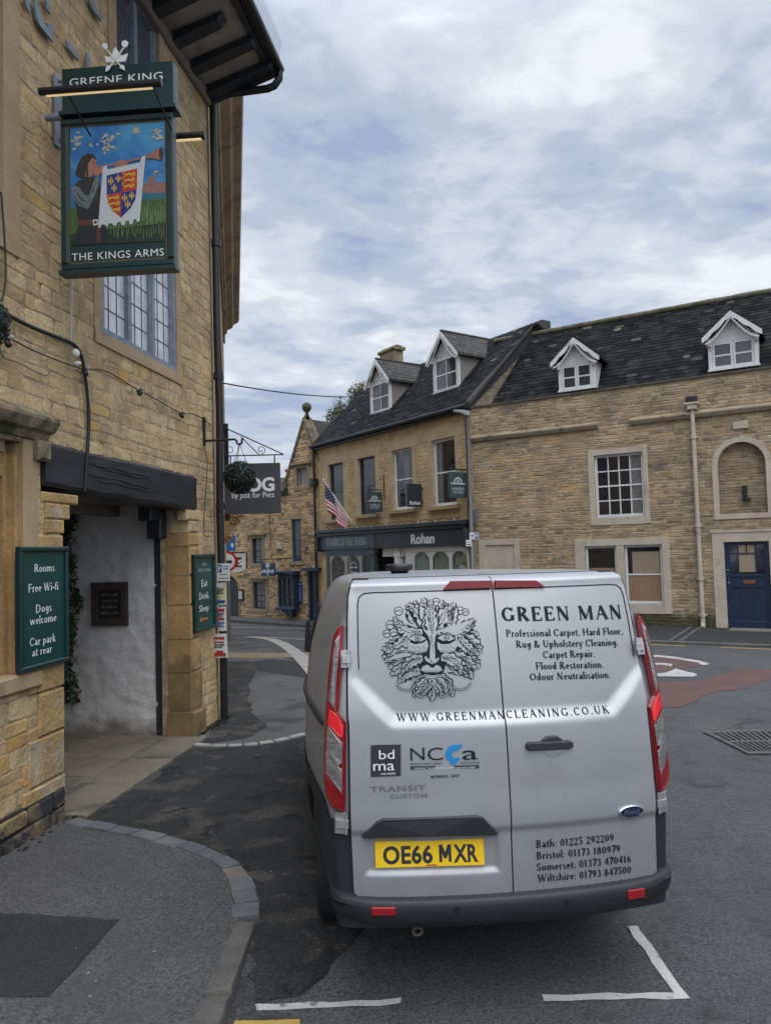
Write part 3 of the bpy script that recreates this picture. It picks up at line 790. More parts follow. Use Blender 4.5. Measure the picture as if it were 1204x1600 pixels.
# markings
sheet('bay_line', gp((400, 1570.5), (520, 1565.5), (627, 1560.5), (627, 1570), (520, 1574.5), (402, 1580)), M['road_white'], .004, 'white bay line at the road edge behind the van', rag=.008, cell=.1)
sheet('bay_corner_marking', gp((848, 1556), (950, 1553), (1050, 1550.5), (978, 1448), (996, 1447), (1076, 1561.5), (960, 1562.5), (848, 1566)), M['road_white'], .004, 'white L shaped parking bay corner line', rag=.008, cell=.1)
sheet('bay_yellow_line', gp((368, 1596), (468, 1594), (470, 1640), (352, 1642)), M['road_yellow'], .004, 'yellow line at the bottom edge of the road', rag=.004, cell=.1)
z5 = lambda *q: gp(*[(960 + x / 4.443, 940 + y / 4.443) for x, y in q])
sheet('red_road_patch', z5((150, 575), (300, 562), (520, 555), (650, 538), (760, 500), (900, 465), (1000, 470), (1250, 475), (1250, 520), (1084, 540), (900, 600), (760, 622), (640, 640), (560, 690), (440, 735), (300, 738), (120, 720)), M['red_asphalt'], .004, 'faded red asphalt patch on the road beside the van', rag=.03, seed=8)
sheet('roundabout_red', z5((100, 400), (260, 385), (420, 392), (560, 415), (670, 408), (560, 455), (400, 475), (260, 530), (80, 520)), M['red_asphalt'], .005, 'red painted centre of the mini roundabout', rag=.02)
sheet('roundabout_swoosh', z5((100, 432), (260, 428), (345, 430), (398, 437), (405, 450), (395, 462), (430, 472), (500, 490), (560, 502), (570, 515), (545, 524), (420, 524), (260, 522), (180, 515), (270, 506), (350, 496), (400, 480), (412, 468), (385, 452), (330, 442), (200, 440)), M['road_white'], .009, 'white curved mini roundabout arrow, nearer one')
sheet('roundabout_arrow', z5((150, 372), (300, 374), (420, 386), (500, 400), (570, 410), (655, 432), (640, 442), (600, 444), (575, 425), (500, 414), (440, 402), (300, 388), (150, 384)), M['road_white'], .009, 'thin white roundabout arrow, farther one')
for k, q in enumerate(() and (((390, 1120), (540, 1110), (640, 1180), (820, 1300), (700, 1310), (560, 1230), (450, 1180)), ((640, 1100), (860, 1085), (1084, 1130), (1084, 1310), (950, 1270), (840, 1180)))):
    sheet('worn_road_patch', z5(*q), M['worn'], .003 + .001 * k, 'paler worn patch of road beside the van, %s' % ('nearer the van' if k == 0 else 'nearer the drain'), rag=.05, seed=20 + k)

# pavement in front of the long stone house
kb = [RB.uv(1009, 1001), RB.uv(1204, 1008.5)]
def o_at(px, py):
    p = ground(px, py) - RB.O; return p.dot(RB.d), p.dot(RB.n)
KO = (o_at(1015, 1004)[1] + o_at(1200, 1012)[1]) / 2 + .08
mb = MB(RB)
mb.box(-6.5, 9, -.2, .05, -.1, KO - .13)
mb.m = 1
x = -6.5
while x < 9:
    mb.box(x, min(9, x + .9) - .008, -.2, .055, KO - .128, KO, .01); x += .9
mb.m = 2
mb.box(.62, 3.2, 0, .056, .02, .62); mb.box(-3.1, -1.6, 0, .056, .02, .6)
mb.m = 1
mb.box(-.28, -.22, 0, .058, .05, KO - .14); mb.box(-.08, -.02, 0, .058, .05, KO - .14)
struct(mb.build('house_pavement', [M['patch'], M['kerb'], M['flag'], M['pale_sett']]), 'narrow dark pavement along the long stone house')
for u0, u1 in ((-6, .1), (.75, 5)):
    pts = [tuple(RB(u, 0, KO + q)[:2]) for u, q in ((u0, .17), (u1, .17), (u1, .25), (u0, .25))]
    sheet('yellow_line', pts, M['road_yellow'], .005, 'yellow road line along the far kerb, %s' % ('left length' if u0 < 0 else 'right length'), rag=.01)

# flagstones of the passage and along its mouth
mb = MB(PUB)
r = random.Random(5)
x = .02
while x < 2.55:
    w = r.uniform(.55, .95); w = min(w, 2.6 - x); mb.a = r.random()
    mb.box(x, x + w - .012, -.2, .024 + r.uniform(0, .004), -.22, .20 + r.uniform(-.01, .01), .01); x += w
x = .02
while x < 2.55:
    w = r.uniform(.3, .5); w = min(w, 2.6 - x); mb.a = r.random()
    mb.box(x, x + w - .012, -.2, .018 + r.uniform(0, .004), -.32, -.23, .008); x += w
for k in range(6):
    oa = -.33 - k * .75; x = .02
    while x < 2.5:
        w = r.uniform(.5, 1.0); w = min(w, 2.56 - x); mb.a = r.random()
        mb.box(x, x + w - .014, -.2, .024 + r.uniform(0, .005), oa - .735, oa, .01); x += w
struct(mb.build('passage_flagstones', M['flag']), 'worn buff flagstones on the floor of the archway')
# dirt along the foot of the inn
r = random.Random(9)
mb = MB()
for i in range(420):
    u = r.uniform(-3.2, 3.6) if i % 3 else r.uniform(2.4, 3.6)
    if .05 < u < 2.5: continue
    p = PUB(u, PAVZ, .03 + abs(r.gauss(0, .045))); s_ = r.uniform(.006, .022)
    mb.ball(p, s_, 3, 5, (1, 1, .6))
tag(mb.build('dirt', M['soil']), 'line of dark dirt along the foot of the inn wall', 'dirt', None, 'stuff')
mb = MB()
for i in range(9):
    a, b = r.uniform(0, 400), r.uniform(1320, 1590)
    if i > 6: a, b = r.uniform(380, 480), r.uniform(1060, 1420)
    p = ground(a, b); p = Vector((p.x, p.y, max(p.z, PAVZ) + .012 if i <= 6 else p.z + .012)); q = r.uniform(0, 3); l, w = r.uniform(.004, .011), r.uniform(.002, .0045)
    if i <= 6 and a > 300: continue
    e = Vector((math.cos(q), math.sin(q), 0)) * l; f = Vector((-math.sin(q), math.cos(q), 0)) * w
    mb.hexa([p - e - f, p + e - f, p + e + f, p - e + f] + [x + Vector((0, 0, .003)) for x in (p - e - f, p + e - f, p + e + f, p - e + f)])
tag(mb.build('litter', M['leaf_litter']), 'small pale leaves and scraps scattered on the pavement', 'litter', None, 'stuff')

# drain grate in the road on the right
A, B, C_, D = [ground(*p) for p in ((1097, 1145), (1250, 1141), (1285, 1178), (1168, 1180))]
t = thing('drain_grate', 'black iron drain grate set in the road right of the van', 'drain', (A + C_) / 2)
mb = MB()
L_ = lambda s, q, z=0.0: A.lerp(B, s).lerp(D.lerp(C_, s), q) + Vector((0, 0, .006 + z))
def strip(s0, s1, q0, q1, z0=0.0, z1=.012):
    mb.hexa([L_(s0, q0, z0), L_(s1, q0, z0), L_(s1, q1, z0), L_(s0, q1, z0), L_(s0, q0, z1), L_(s1, q0, z1), L_(s1, q1, z1), L_(s0, q1, z1)])
strip(0, 1, 0, .07); strip(0, 1, .93, 1); strip(0, .035, .07, .93); strip(.965, 1, .07, .93)
mb.build('frame', M['iron_grate'], t)
mb = MB()
for k in range(15): strip(.045 + k * .061, .045 + k * .061 + .028, .075, .925, 0, .009)
strip(.036, .964, .47, .53, .009, .011)
mb.build('bars', M['iron_grate'], t)
mb = MB(); strip(.036, .964, .07, .93, -.0015, -.0005); mb.build('sump', M['plastic_black'], t)

# ------------------------------------------------------------------ the inn
WW = Fr(PUB(2.6, 0)[:2], PUB.n)                    # far wall of the passage, faces the camera
inn = thing('stone_inn', 'old honey stone inn with black timber over its archway, left edge', 'inn', PUB(1.2, 0, -2.5))
UL = PUB.uv(56, 850)[0]                            # right edge of the left doorway's surround
U2a, Z2 = PUB.uv(181, 165); U2b = PUB.uv(248, 165)[0]
U3 = PUB.uv(29, 300)[0]; Z3 = PUB.uv(14, 395)[1]
WTOP = 8.14
W1 = (.70, 2.31, 4.19, 5.86)
holes = [(.02, 2.57, 0, 2.64), (-.24, 2.76, 2.64, 3.04), W1, (U2a, U2b, Z2, WTOP), (-4.2, UL, 1.2, 3.0), (-3.6, U3, Z3, WTOP)]
def imap(r, u, z):
    if z < .9 and u < 0: return r.uniform(.1, .7) if r.random() < .6 else r.uniform(.85, 1)
    return r.uniform(0, .78) if r.random() < .92 else r.uniform(.8, .96)
st, mo = stone_wall(PUB, 0, WTOP, lambda z: (-4.3, 3.36), holes, (.095, .165), (.15, .44), gap=.012, relief=.005, rough=.012, seed=3, warp=.022, near=True, amap=imap)
st.build('wall', M['stone_inn'], inn)
mo.build('wall', M['mortar_inn'], inn)
# plinth of the left pier, dark and tarred
M['plinth'] = mat('dark_stained_plinth', (0.07, 0.066, 0.06), 0.9, ramp=[(0, (0.10, 0.085, 0.06)), (1, (0.26, 0.19, 0.10))], var=0.4, vscale=4, bump=0.9, bscale=20, bdist=0.02, stain=((0.030, 0.031, 0.034), 2.5, 0.48, 0.56))
st, mo = stone_wall(PUB.at(.035), 0, .26, lambda z: (-4.3, .0 + .0), [], (.12, .16), (.3, .6), relief=.02, rough=.012, seed=8, near=True, depth=.06)
st.build('plinth', M['plinth'], inn); mo.build('plinth', M['soil'], inn)
# pier blocks at the mouth, corbel under the beam
mb = MB(PUB)
zz = [0.0, .36, .72, 1.06, 1.36, 1.72, 2.02, 2.30]
r = random.Random(6)
for a, b in zip(zz, zz[1:]):
    mb.box(-.30 - r.uniform(0, .25), .035, a + .008, b - .008, -.34, .022 + r.uniform(-.004, .006), .012)
mb.box(-.2, .05, 2.306, 2.42, -.34, .024, .012); mb.box(-.2, .13, 2.425, 2.55, -.34, .026, .012); mb.box(-.25, .26, 2.555, 2.638, -.34, .024, .012)
mb.build('pier', mat('pier_dressed_stone', (0.40, 0.265, 0.115), 0.9, ramp=None, two=((0.43, 0.345, 0.235), 1.6, .50, .56), var=0.25, vscale=4, fine=0.2, fscale=30, bump=0.9, bscale=22, bdist=0.02, stain=((0.16, 0.10, 0.05), 6, .58, .68)), inn)
mb = MB(PUB)
zz = [0.0, .30, .74, 1.12, 1.52, 1.86, 2.2, 2.36]
for k, (a, b) in enumerate(zip(zz, zz[1:])):
    e = .05 if k == 0 else 0
    mb.box(2.565 - e - r.uniform(0, .012), 2.80 + r.uniform(-.05, .1), a + .006, b - .006, -.265, .024 + e + r.uniform(-.004, .006), .02)
mb.build('jamb', M['dress_gold'], inn)
mb = MB(PUB); mb.box(2.56, 2.82, 2.365, 2.50, -.22, .024, .02); mb.box(2.50, 2.86, 2.505, 2.635, -.10, .024, .02)
mb.build('jamb', M['stone_inn'], inn)
# the black beam, hewn unevenly
mb = MB(PUB)
rings = []
n = 14
for i in range(n + 1):
    u = -.235 + (2.99) * i / n
    b0 = 2.685 - .06 * (i / n) + r.uniform(-.012, .012); t0 = 3.035 + r.uniform(-.006, .004)
    f = .035 + r.uniform(-.008, .008)
    rings.append([PUB(u, b0, -.30), PUB(u, b0, f - .03), PUB(u, b0 + .03, f), PUB(u, (b0 + t0) / 2 + r.uniform(-.03, .03), f + r.uniform(-.006, .010)), PUB(u, t0 - .025, f), PUB(u, t0, f - .03), PUB(u, t0, -.30)])
mb.smooth = False
mb.loft(rings, True, True)
for k in range(4):
    u = r.uniform(-.1, 1.2); z = r.uniform(2.78, 2.95); pts = []
    for i in range(9):
        pts.append(PUB(u + i * .15, z - .004 * i + r.uniform(-.012, .012), .040))
    mb.m = 1; mb.tube(pts, [.001] + [.005] * 7 + [.001], 5)
mb.build('beam', [M['black_paint'], M['plastic_black']], inn)
mb = MB(PUB)
mb.box(2.575, 2.75, 0, 2.40, -.43, -.28, .012); mb.box(2.42, 2.75, 2.30, 2.60, -.44, -.27, .02); mb.box(2.2, 2.75, 2.50, 2.66, -.43, -.275, .02)
mb.build('post', M['black_paint'], inn)
# roughcast passage wall (real lumps), ceiling, near wall
mb = MB(WW)
mb.smooth = True
nu, nz = 110, 78
vs = []
for j in range(nz + 1):
    for i in range(nu + 1):
        u = -4.6 + 4.19 * i / nu; z = 2.75 * j / nz
        h = .016 * mnoise.noise(Vector((u * 9, z * 9, 1.3))) + .012 * mnoise.noise(Vector((u * 22, z * 22, 4.1))) + .025 * mnoise.noise(Vector((u * 1.6, z * 1.6, 7)))
        vs.append(WW(u, z, .01 + h))
mb.mesh(vs, [(j * (nu + 1) + i, j * (nu + 1) + i + 1, (j + 1) * (nu + 1) + i + 1, (j + 1) * (nu + 1) + i) for j in range(nz) for i in range(nu)])
mb.smooth = False
mb.box(-4.6, -.41, 0, 2.75, -.3, -.06)
mb.build('passage_wall', M['roughcast'], inn)
mb = MB(PUB)
mb.box(-.3, 2.6, 2.70, 2.85, -4.6, -.31); 
for k in range(6): mb.box(0, 2.6, 2.58, 2.698, -1.0 - k * .62, -.86 - k * .62)
mb.build('passage_ceiling', M['timber'], inn)
mb = MB(PUB); mb.box(-.3, -.02, 0, 2.7, -4.6, -.36); mb.build('passage_wall', M['roughcast'], inn)
mb = MB(PUB); mb.box(3.02, 3.36, 0, WTOP, -6, -.36); mb.build('end_wall', M['stone_inn'], inn)
mb = MB(PUB); mb.box(-4.3, 3.0, 5.9, 6.0, -6, -.4); mb.build('floor_slab', M['timber'], inn)

# leaded windows
M['glass_sky'] = mat('leaded_glass_painted_sky', (0.50, 0.53, 0.58), 0.06, spec=0.9, bump=0.35, bscale=7, var=0.22, vscale=5)  # pale base colour stands in for bright sky reflected in the panes
M['glass_old'] = mat('dark_leaded_glass', (0.09, 0.10, 0.115), 0.08, spec=0.8, bump=0.15, bscale=6, var=0.2, vscale=5)
def leaded(u0, u1, z0, z1, o, lights, gm, rows, cols, name='window'):
    fr = MB(PUB); gl = MB(PUB); ld = MB(PUB)
    b = .06
    fr.box(u0, u1, z0, z0 + b, o - .06, o + .03); fr.box(u0, u1, z1 - b, z1, o - .06, o + .03)
    fr.box(u0, u0 + b, z0 + b, z1 - b, o - .06, o + .028); fr.box(u1 - b, u1, z0 + b, z1 - b, o - .06, o + .028)
    w = (u1 - u0 - b) / lights
    for k in range(lights):
        a, c = u0 + b / 2 + w * k, u0 + b / 2 + w * (k + 1)
        if k: fr.box(a - .03, a + .03, z0 + b, z1 - b, o - .05, o + .026)
        zt = z1 - b if lights < 3 else z1 - .34
        if lights >= 3: fr.box(a + .03, c - .03, zt - .03, zt + .03, o - .05, o + .024)
        ia, ic = a + .03, c - .03
        if k: fr.box(ia, ia + .03, z0 + b, zt - .03, o - .02, o + .016); fr.box(ic - .03, ic, z0 + b, zt - .03, o - .02, o + .016)
        gl.box(ia, ic, z0 + b, z1 - b, o - .03, o - .02)
        for i in range(1, cols):
            x = ia + (ic - ia) * i / cols; ld.box(x - .005, x + .005, z0 + b, z1 - b, o - .021, o - .014)
        for j in range(1, rows):
            z = z0 + b + (z1 - z0 - 2 * b) * j / rows; ld.box(ia, ic, z - .005, z + .005, o - .0215, o - .0145)
    f = fr.build(name, M['grey_blue'], inn)
    gl.build('pane', gm, f); ld.build('leading', M['lead'], f)
    return f
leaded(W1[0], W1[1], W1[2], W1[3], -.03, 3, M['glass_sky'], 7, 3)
leaded(U2a, U2b, Z2, WTOP - .12, -.05, 2, M['glass_old'], 8, 4)
mb = MB(PUB)
mb.box(W1[1] + .002, W1[1] + .13, W1[2] - .1, W1[3] + .1, -.25, .012); mb.box(W1[0] - .14, W1[0] - .002, W1[2] - .1, W1[3] + .1, -.25, .012)
mb.box(W1[0] - .14, W1[1] + .13, W1[2] - .12, W1[2] - .002, -.25, .022); mb.box(W1[0] - .2, W1[1] + .2, W1[3] + .004, W1[3] + .2, -.25, .02)
mb.box(U2a - .15, U2a - .002, Z2 - .02, WTOP, -.25, .02); mb.box(U2b + .002, U2b + .12, Z2 - .02, WTOP, -.25, .02); mb.box(U2a - .15, U2b + .12, Z2 - .12, Z2 - .022, -.25, .03)
mb.build('window_surround', M['dress'], inn)
# upper left surround strip with its dark window beyond the frame
mb = MB(PUB)
mb.box(U3 - .20, U3 - .002, Z3, WTOP, -.25, .02); mb.box(-3.6, U3 - .202, Z3, Z3 + .18, -.25, .03)
mb.build('window_surround', M['dress'], inn)
mb = MB(PUB); mb.box(-3.6, U3 - .2, Z3 + .18, WTOP, -.3, -.16); mb.build('window', M['glass_old'], inn)
# moulded surround and hood at the left edge
U4 = PUB.uv(66, 670)[0]; Zh0, Zh1 = PUB.uv(60, 690)[1], PUB.uv(60, 650)[1]
Zs = PUB.uv(50, 1046)[1]
UI = PUB.uv(20, 850)[0]
mb = MB(PUB)
mb.box(UI + .10, UL, Zs, Zh0 - .0, -.3, .03, .012); pass
mb.box(-4.2, UI - .002, Zh0 - .12, Zh0 - .002, -.3, -.06)
mb.box(-4.2, UL + .02, Zs - .14, Zs - .003, -.3, .05, .02)
mb.build('window_surround', M['dress'], inn)
mb = MB(PUB)
prof = [(0, Zh0 + .0), (.05, Zh0 + .0), (.07, Zh0 + .05), (.12, Zh0 + .07), (.16, Zh0 + .14), (.16, Zh1 - .04), (.06, Zh1 + .03), (0, Zh1 + .05)]
mb.loft([[PUB(u, z, o) for o, z in prof] for u in (-4.2, U4)], True, True)
mb.box(U4 - .16, U4 + .0, Zh0 - .16, Zh0 - .002, -.05, .09, .02)
mb.build('hood_mould', mat('mossy_hood_stone', (0.24, 0.19, 0.12), .95, var=.3, vscale=5, bump=.8, bscale=20, stain=((0.05, 0.055, 0.025), 3, .45, .6)), inn)
mb = MB(PUB); mb.box(UI + .05, UI + .098, Zs, Zh0 - .05, -.3, -.02); mb.box(UI, UI + .048, Zs, Zh0 - .08, -.3, -.08); mb.box(-4.2, UI - .001, Zh0 - .30, Zh0 - .122, -.3, -.08); mb.build('window_surround', M['dress_gold'], inn)
mb = MB(PUB); mb.box(-4.2, UI, Zs, Zh0 - .1, -.3, -.2); mb.build('window', M['glass_old'], inn)

# eaves
p = hit(436, 104, PUB(3.42, 0), PUB.d)
EO = (p - PUB(3.42, 0)).dot(PUB.n); EZ = p.z
mb = MB(PUB)
mb.hexa([PUB(-4.3, WTOP, .0), PUB(3.36, WTOP, .0), PUB(3.36, EZ - .02, EO - .06), PUB(-4.3, EZ - .02, EO - .06), PUB(-4.3, WTOP + .05, .0), PUB(3.36, WTOP + .05, .0), PUB(3.36, EZ + .03, EO - .06), PUB(-4.3, EZ + .03, EO - .06)])
mb.build('soffit', M['soffit'], inn)
mb = MB(PUB); mb.box(-4.3, 3.37, WTOP - .17, WTOP - .003, -.02, .07, .02); mb.build('wall_plate', M['timber'], inn)
k = 0
u = 3.28
while u > -4:
    ln = EO * r.uniform(.55, .72) if k > 1 else (EO - .07 if k == 0 else EO * .86)
    mb = MB(PUB)
    zA, zB = WTOP - .11, WTOP + (EZ - WTOP) * (ln / EO) - .10
    mb.hexa([PUB(u - .09, zA, .06), PUB(u + .07, zA, .06), PUB(u + .07, zB, ln), PUB(u - .09, zB, ln), PUB(u - .09, WTOP - .004, .06), PUB(u + .07, WTOP - .004, .06), PUB(u + .07, zB + .085, ln + .06), PUB(u - .09, zB + .085, ln + .06)])
    mb.build('rafter', M['black_paint'], inn)
    u -= .50; k += 1
mb = MB(PUB); mb.box(-4.3, 3.36, EZ - .10, EZ + .06, EO - .16, EO - .075); mb.build('fascia', M['black_paint'], inn)
# end rafter (verge) and slates above
mb = MB(PUB)
for s_ in range(1): mb.hexa([PUB(3.362, WTOP - .13, .0), PUB(3.44, WTOP - .13, .0), PUB(3.44, EZ - .12, EO - .03), PUB(3.362, EZ - .12, EO - .03), PUB(3.362, WTOP + .08, .0), PUB(3.44, WTOP + .08, .0), PUB(3.44, EZ + .08, EO - .03), PUB(3.362, EZ + .08, EO - .03)])
mb.build('bargeboard', M['black_paint'], inn)
mb = slates(lambda x, y, l: PUB(-4.3 + x, EZ + .07 + y * .72 + l * .7, EO - .02 - y * .70 + l * .7), 7.75, 5, .26, .22, 4)
mb.hexa([PUB(-4.3, EZ + .035, EO - .03), PUB(3.44, EZ + .035, EO - .03), PUB(3.44, EZ + 3.6, EO - 3.5), PUB(-4.3, EZ + 3.6, EO - 3.5), PUB(-4.3, EZ + .06, EO - .03), PUB(3.44, EZ + .06, EO - .03), PUB(3.44, EZ + 3.66, EO - 3.5), PUB(-4.3, EZ + 3.66, EO - 3.5)])
mb.build('roof', M['slate'], inn)
mb = MB()
mb.tube([PUB(-4.3, EZ - .02, EO), PUB(3.46, EZ - .02, EO)], .06, 10)
mb.build('gutter', M['black_iron'], inn)
mb = MB()
z0 = PUB.uv(330, 140)[1]
c0 = PUB(3.30, 0, 0)
q = lambda u, z, o: PUB(u, z, o)
mb.tube([q(3.42, EZ - .04, EO), q(3.42, EZ - .16, EO), q(3.42, EZ - .25, EO - .07), q(3.415, EZ - .28, EO - .16), q(3.41, EZ - .29, .22), q(3.40, EZ - .31, .12), q(3.40, EZ - .40, .075)], .048, 10)
mb.build('gutter_elbow', M['black_iron'], inn)
mb = MB()
pz = [EZ - .36, 6.2, 4.9, 3.9, 2.6, 1.4, .02]
mb.tube([q(3.40, z, .075 + .012 * math.sin(z * 2)) for z in pz], .048, 12)
for z in (6.1, 4.35, 2.66): mb.tube([q(3.40, z, .077), q(3.40, z + .09, .077)], .062, 12)
mb.build('downpipe', M['iron_worn'], inn)
# bird netting standing on the eaves
mb = MB()
n = 0
for i in range(46):
    u = 3.4 - i * .045
    mb.tube([q(u, EZ + .04, EO - .01), q(u, EZ + .30, EO + .05)], .0016, 3, False)
for j in range(7):
    mb.tube([q(3.4, EZ + .04 + j * .043, EO - .01 + j * .01), q(1.3, EZ + .04 + j * .043, EO - .01 + j * .01)], .0016, 3, False)
tag(mb.build('bird_netting', M['steel'], inn), None, None)

# ------------------------------------------------------------------ windows, dormers
def sash(fr, par, u0, u1, z0, z1, o, fm, rows=1, cols=1, gm=None, b=.055, curtain=None, split=True, name='window', bars=.022):
    f = MB(fr); g = MB(fr)
    f.box(u0, u0 + b, z0, z1, o - .05, o); f.box(u1 - b, u1, z0, z1, o - .05, o)
    f.box(u0 + b, u1 - b, z0, z0 + b * 1.3, o - .05, o - .002); f.box(u0 + b, u1 - b, z1 - b, z1, o - .05, o - .002)
    zm = (z0 + z1) / 2
    if split: f.box(u0 + b, u1 - b, zm - .02, zm + .02, o - .05, o - .004)
    a, c, lo, hi = u0 + b, u1 - b, z0 + b * 1.3, z1 - b
    for i in range(1, cols): x = a + (c - a) * i / cols; f.box(x - bars / 2, x + bars / 2, lo, hi, o - .04, o - .010)
    for s0, s1 in (((lo, zm - .02), (zm + .02, hi)) if split else ((lo, hi),)):
        for j in range(1, rows): z = s0 + (s1 - s0) * j / rows; f.box(a, c, z - bars / 2, z + bars / 2, o - .04, o - .0105)
    g.box(a, c, lo, hi, o - .034, o - .024)
    w = f.build(name, fm, par)
    g.build('pane', gm or M['glass'], w)
    if curtain:
        k = MB(fr)
        for (x0, x1) in curtain:
            n = max(2, int((x1 - x0) * (c - a) / .05))
            for q in range(n):
                p0 = a + (c - a) * (x0 + (x1 - x0) * q / n); p1 = a + (c - a) * (x0 + (x1 - x0) * (q + 1) / n)
                k.hexa([fr(p0, lo, o - .023), fr(p1 - .003, lo, o - .023), fr(p1 - .003, hi, o - .023), fr(p0, hi, o - .023), fr(p0, lo, o - .0222 + .001 * (q % 2)), fr(p1 - .003, lo, o - .0222 + .001 * (q % 2)), fr(p1 - .003, hi, o - .0222), fr(p0, hi, o - .0222)])
        k.build('curtain', M['curtain_dim'], w)
    return w
def dormer(fr, par, u0, u1, zb, ze, za, s, slope, zroof0, over, cheek, lights, wmat, mossy, split, ends=None):
    """s: how far behind the wall face the dormer's front stands; slope: rise of the main roof per metre"""
    uc = (u0 + u1) / 2
    back = lambda z: -(z - zroof0) / slope           # o of the main roof at height z
    d = MB(fr)
    for a, b in ((u0, u0 + .05), (u1 - .05, u1)):
        d.prism([(a, zb), (b, zb), (b, ze), (a, ze)], -s, -s - .06)
    for u, w in ((u0, -.0), (u1, 0)):
        sg = 1 if u == u0 else -1
        q = [fr(u, zb, -s - .06), fr(u, ze, -s - .06), fr(u, ze, back(ze)), fr(u, zb, min(-s - .07, back(zb)))]
        q2 = [p + fr.d * .04 * sg for p in q]
        d.hexa(q + q2)
    body = d.build('dormer', cheek, par)
    f = MB(fr)
    f.prism([(u0 + .02, ze - .10), (u1 - .02, ze - .10), (u1 - .02, ze), (uc, za - .06), (u0 + .02, ze)], -s - .05, -s - .02)
    f.box(u0 - .02, u0 + .07, zb, ze + .02, -s - .05, -s + .015); f.box(u1 - .07, u1 + .02, zb, ze + .02, -s - .05, -s + .015)
    f.box(u0 - .04, u1 + .04, zb - .05, zb + .0, -s - .06, -s + .05)
    for e in (u0 - .035, u1 - .045): f.box(e, e + .08, ze - .20, ze - .02, -s + .016, -s + .10, .02)
    f.build('front', M['white_worn'], body)
    n = lights; w = (u1 - u0 - .14) / n
    for k in range(n):
        sash(fr, body, u0 + .07 + w * k + .004, u0 + .07 + w * (k + 1) - .004, zb + .0, ze - .11, -s - .004, wmat, 1, 2 if n == 1 else 1, M['glass_mid'], .05, split=split, curtain=[(.05, .4)] if n == 1 else None)
    # roof with overhang, bargeboards with scalloped lower edge
    uL, uR = u0 - over, u1 + over
    k = (za - ze) / (uc - u0)
    zL = za - k * (uc - uL)
    if ends:
        hw = (ends[1] - ends[0]) / 2; uL, uR, zL = uc - hw, uc + hw, ends[2]
    rf = MB(fr)
    of = -s + .16
    for (ua, ub) in ((uL, uc), (uR, uc)):
        bz0, bz1 = back(zL), back(za)
        q = [fr(ua, zL, of), fr(ub, za, of), fr(ub, za, bz1), fr(ua, zL, bz0)]
        up = Vector((0, 0, .05))
        rf.hexa(q + [p + up for p in q])
        N_ = 7
        for i in range(N_):
            t0, t1 = i / N_, (i + 1.2) / N_
            t1 = min(t1, 1)
            M4 = lambda t, s_: q[0].lerp(q[1], t).lerp(q[3].lerp(q[2], t), s_)
            x = 0.0
            while x < 1:
                x1 = min(1, x + rnd.uniform(.10, .16)); rf.a = rnd.random()
                l0, l1 = up * 1.02 + Vector((0, 0, .022)), up * 1.02
                rf.hexa([M4(t0, x) + up * 1.01, M4(t0, x1 - .008) + up * 1.01, M4(t1, x1 - .008) + up * 1.01, M4(t1, x) + up * 1.01, M4(t0, x) + l0, M4(t0, x1 - .008) + l0, M4(t1, x1 - .008) + l1 * 1.02, M4(t1, x) + l1 * 1.02])
                x = x1
    rf.tube([fr(uc, za + .06, of), fr(uc, za + .06, back(za))], .045, 6)
    rf.build('roof', M['slate_moss'] if mossy else M['slate'], body)
    bb = MB(fr)
    for sg in (-1, 1):
        ue = uc + sg * (uc - uL)
        n = 24
        top, bot = [], []
        for i in range(n + 1):
            t = i / n
            u = ue + (uc - ue) * t; z = zL + (za - zL) * t
            top.append((u, z + .03)); bot.append((u, z - .085 - .035 * abs(math.sin(t * math.pi * 2.5))))
        for i in range(n):
            bb.prism([bot[i], bot[i + 1], top[i + 1], top[i]], of, of + .03)
        # inner curved strut
        m_ = [(ue + (uc - ue) * t, zL + (za - zL) * t - .13 - .16 * math.sin(t * math.pi) * (1 - .45 * t)) for t in [i / 10 for i in range(1, 11)]]
        for a, b in zip(m_, m_[1:]):
            bb.prism([(a[0], a[1] - .02), (b[0], b[1] - .02), (b[0], b[1] + .02), (a[0], a[1] + .02)], of + .003, of + .024)
    bb.build('bargeboard', M['white_worn'], body)
    return body

# ------------------------------------------------------------------ long stone house on the right
rb = thing('stone_house', 'long rubble stone house with blue door and two white dormers', 'house', RB(0, 0, -2))
X = lambda x, y, o=0: RB.uv(x, y, o)
RU0 = RB.uv(741, 800)[0]
win_o = X(917, 702)[0], X(1013, 760)[0], X(968, 819.5)[1], X(965, 700)[1]
win_i = X(930, 760, -.06)[0], X(1006, 760, -.06)[0], X(968, 808, -.06)[1], X(968, 709, -.06)[1]
lw_o = X(899, 900)[0], X(1047, 900)[0], X(1020, 959)[1], X(970, 841)[1]
lwa = X(915, 880, -.06)[0], X(964, 880, -.06)[0]; lwb = X(977, 900, -.06)[0], X(1036, 900, -.06)[0]
lz = X(1005, 944, -.06)[1], X(1005, 851, -.06)[1]
dr = X(1133, 900, -.06)[0], X(1203, 900, -.06)[0], .05, X(1165, 846, -.06)[1]
do = X(1114, 900)[0], dr[1] + (dr[0] - X(1114, 900)[0]), 0, X(1160, 831)[1]
ni = X(1122, 760)[0], X(1197, 760)[0], X(1160, 802)[1], X(1160, 690)[1]
nr = (ni[1] - ni[0]) / 2; nc = (ni[0] + ni[1]) / 2; nz = ni[3] - nr
def arch(c, rr, zc, zb): return lambda z: ((c - rr, c + rr) if z <= zc else ((c - math.sqrt(rr * rr - (z - zc) ** 2), c + math.sqrt(rr * rr - (z - zc) ** 2)) if z < zc + rr else None))
bp = X(748, 870)[0], X(812, 870)[0], 0, X(780, 842)[1]
PT = 5.96
CZ = 5.06
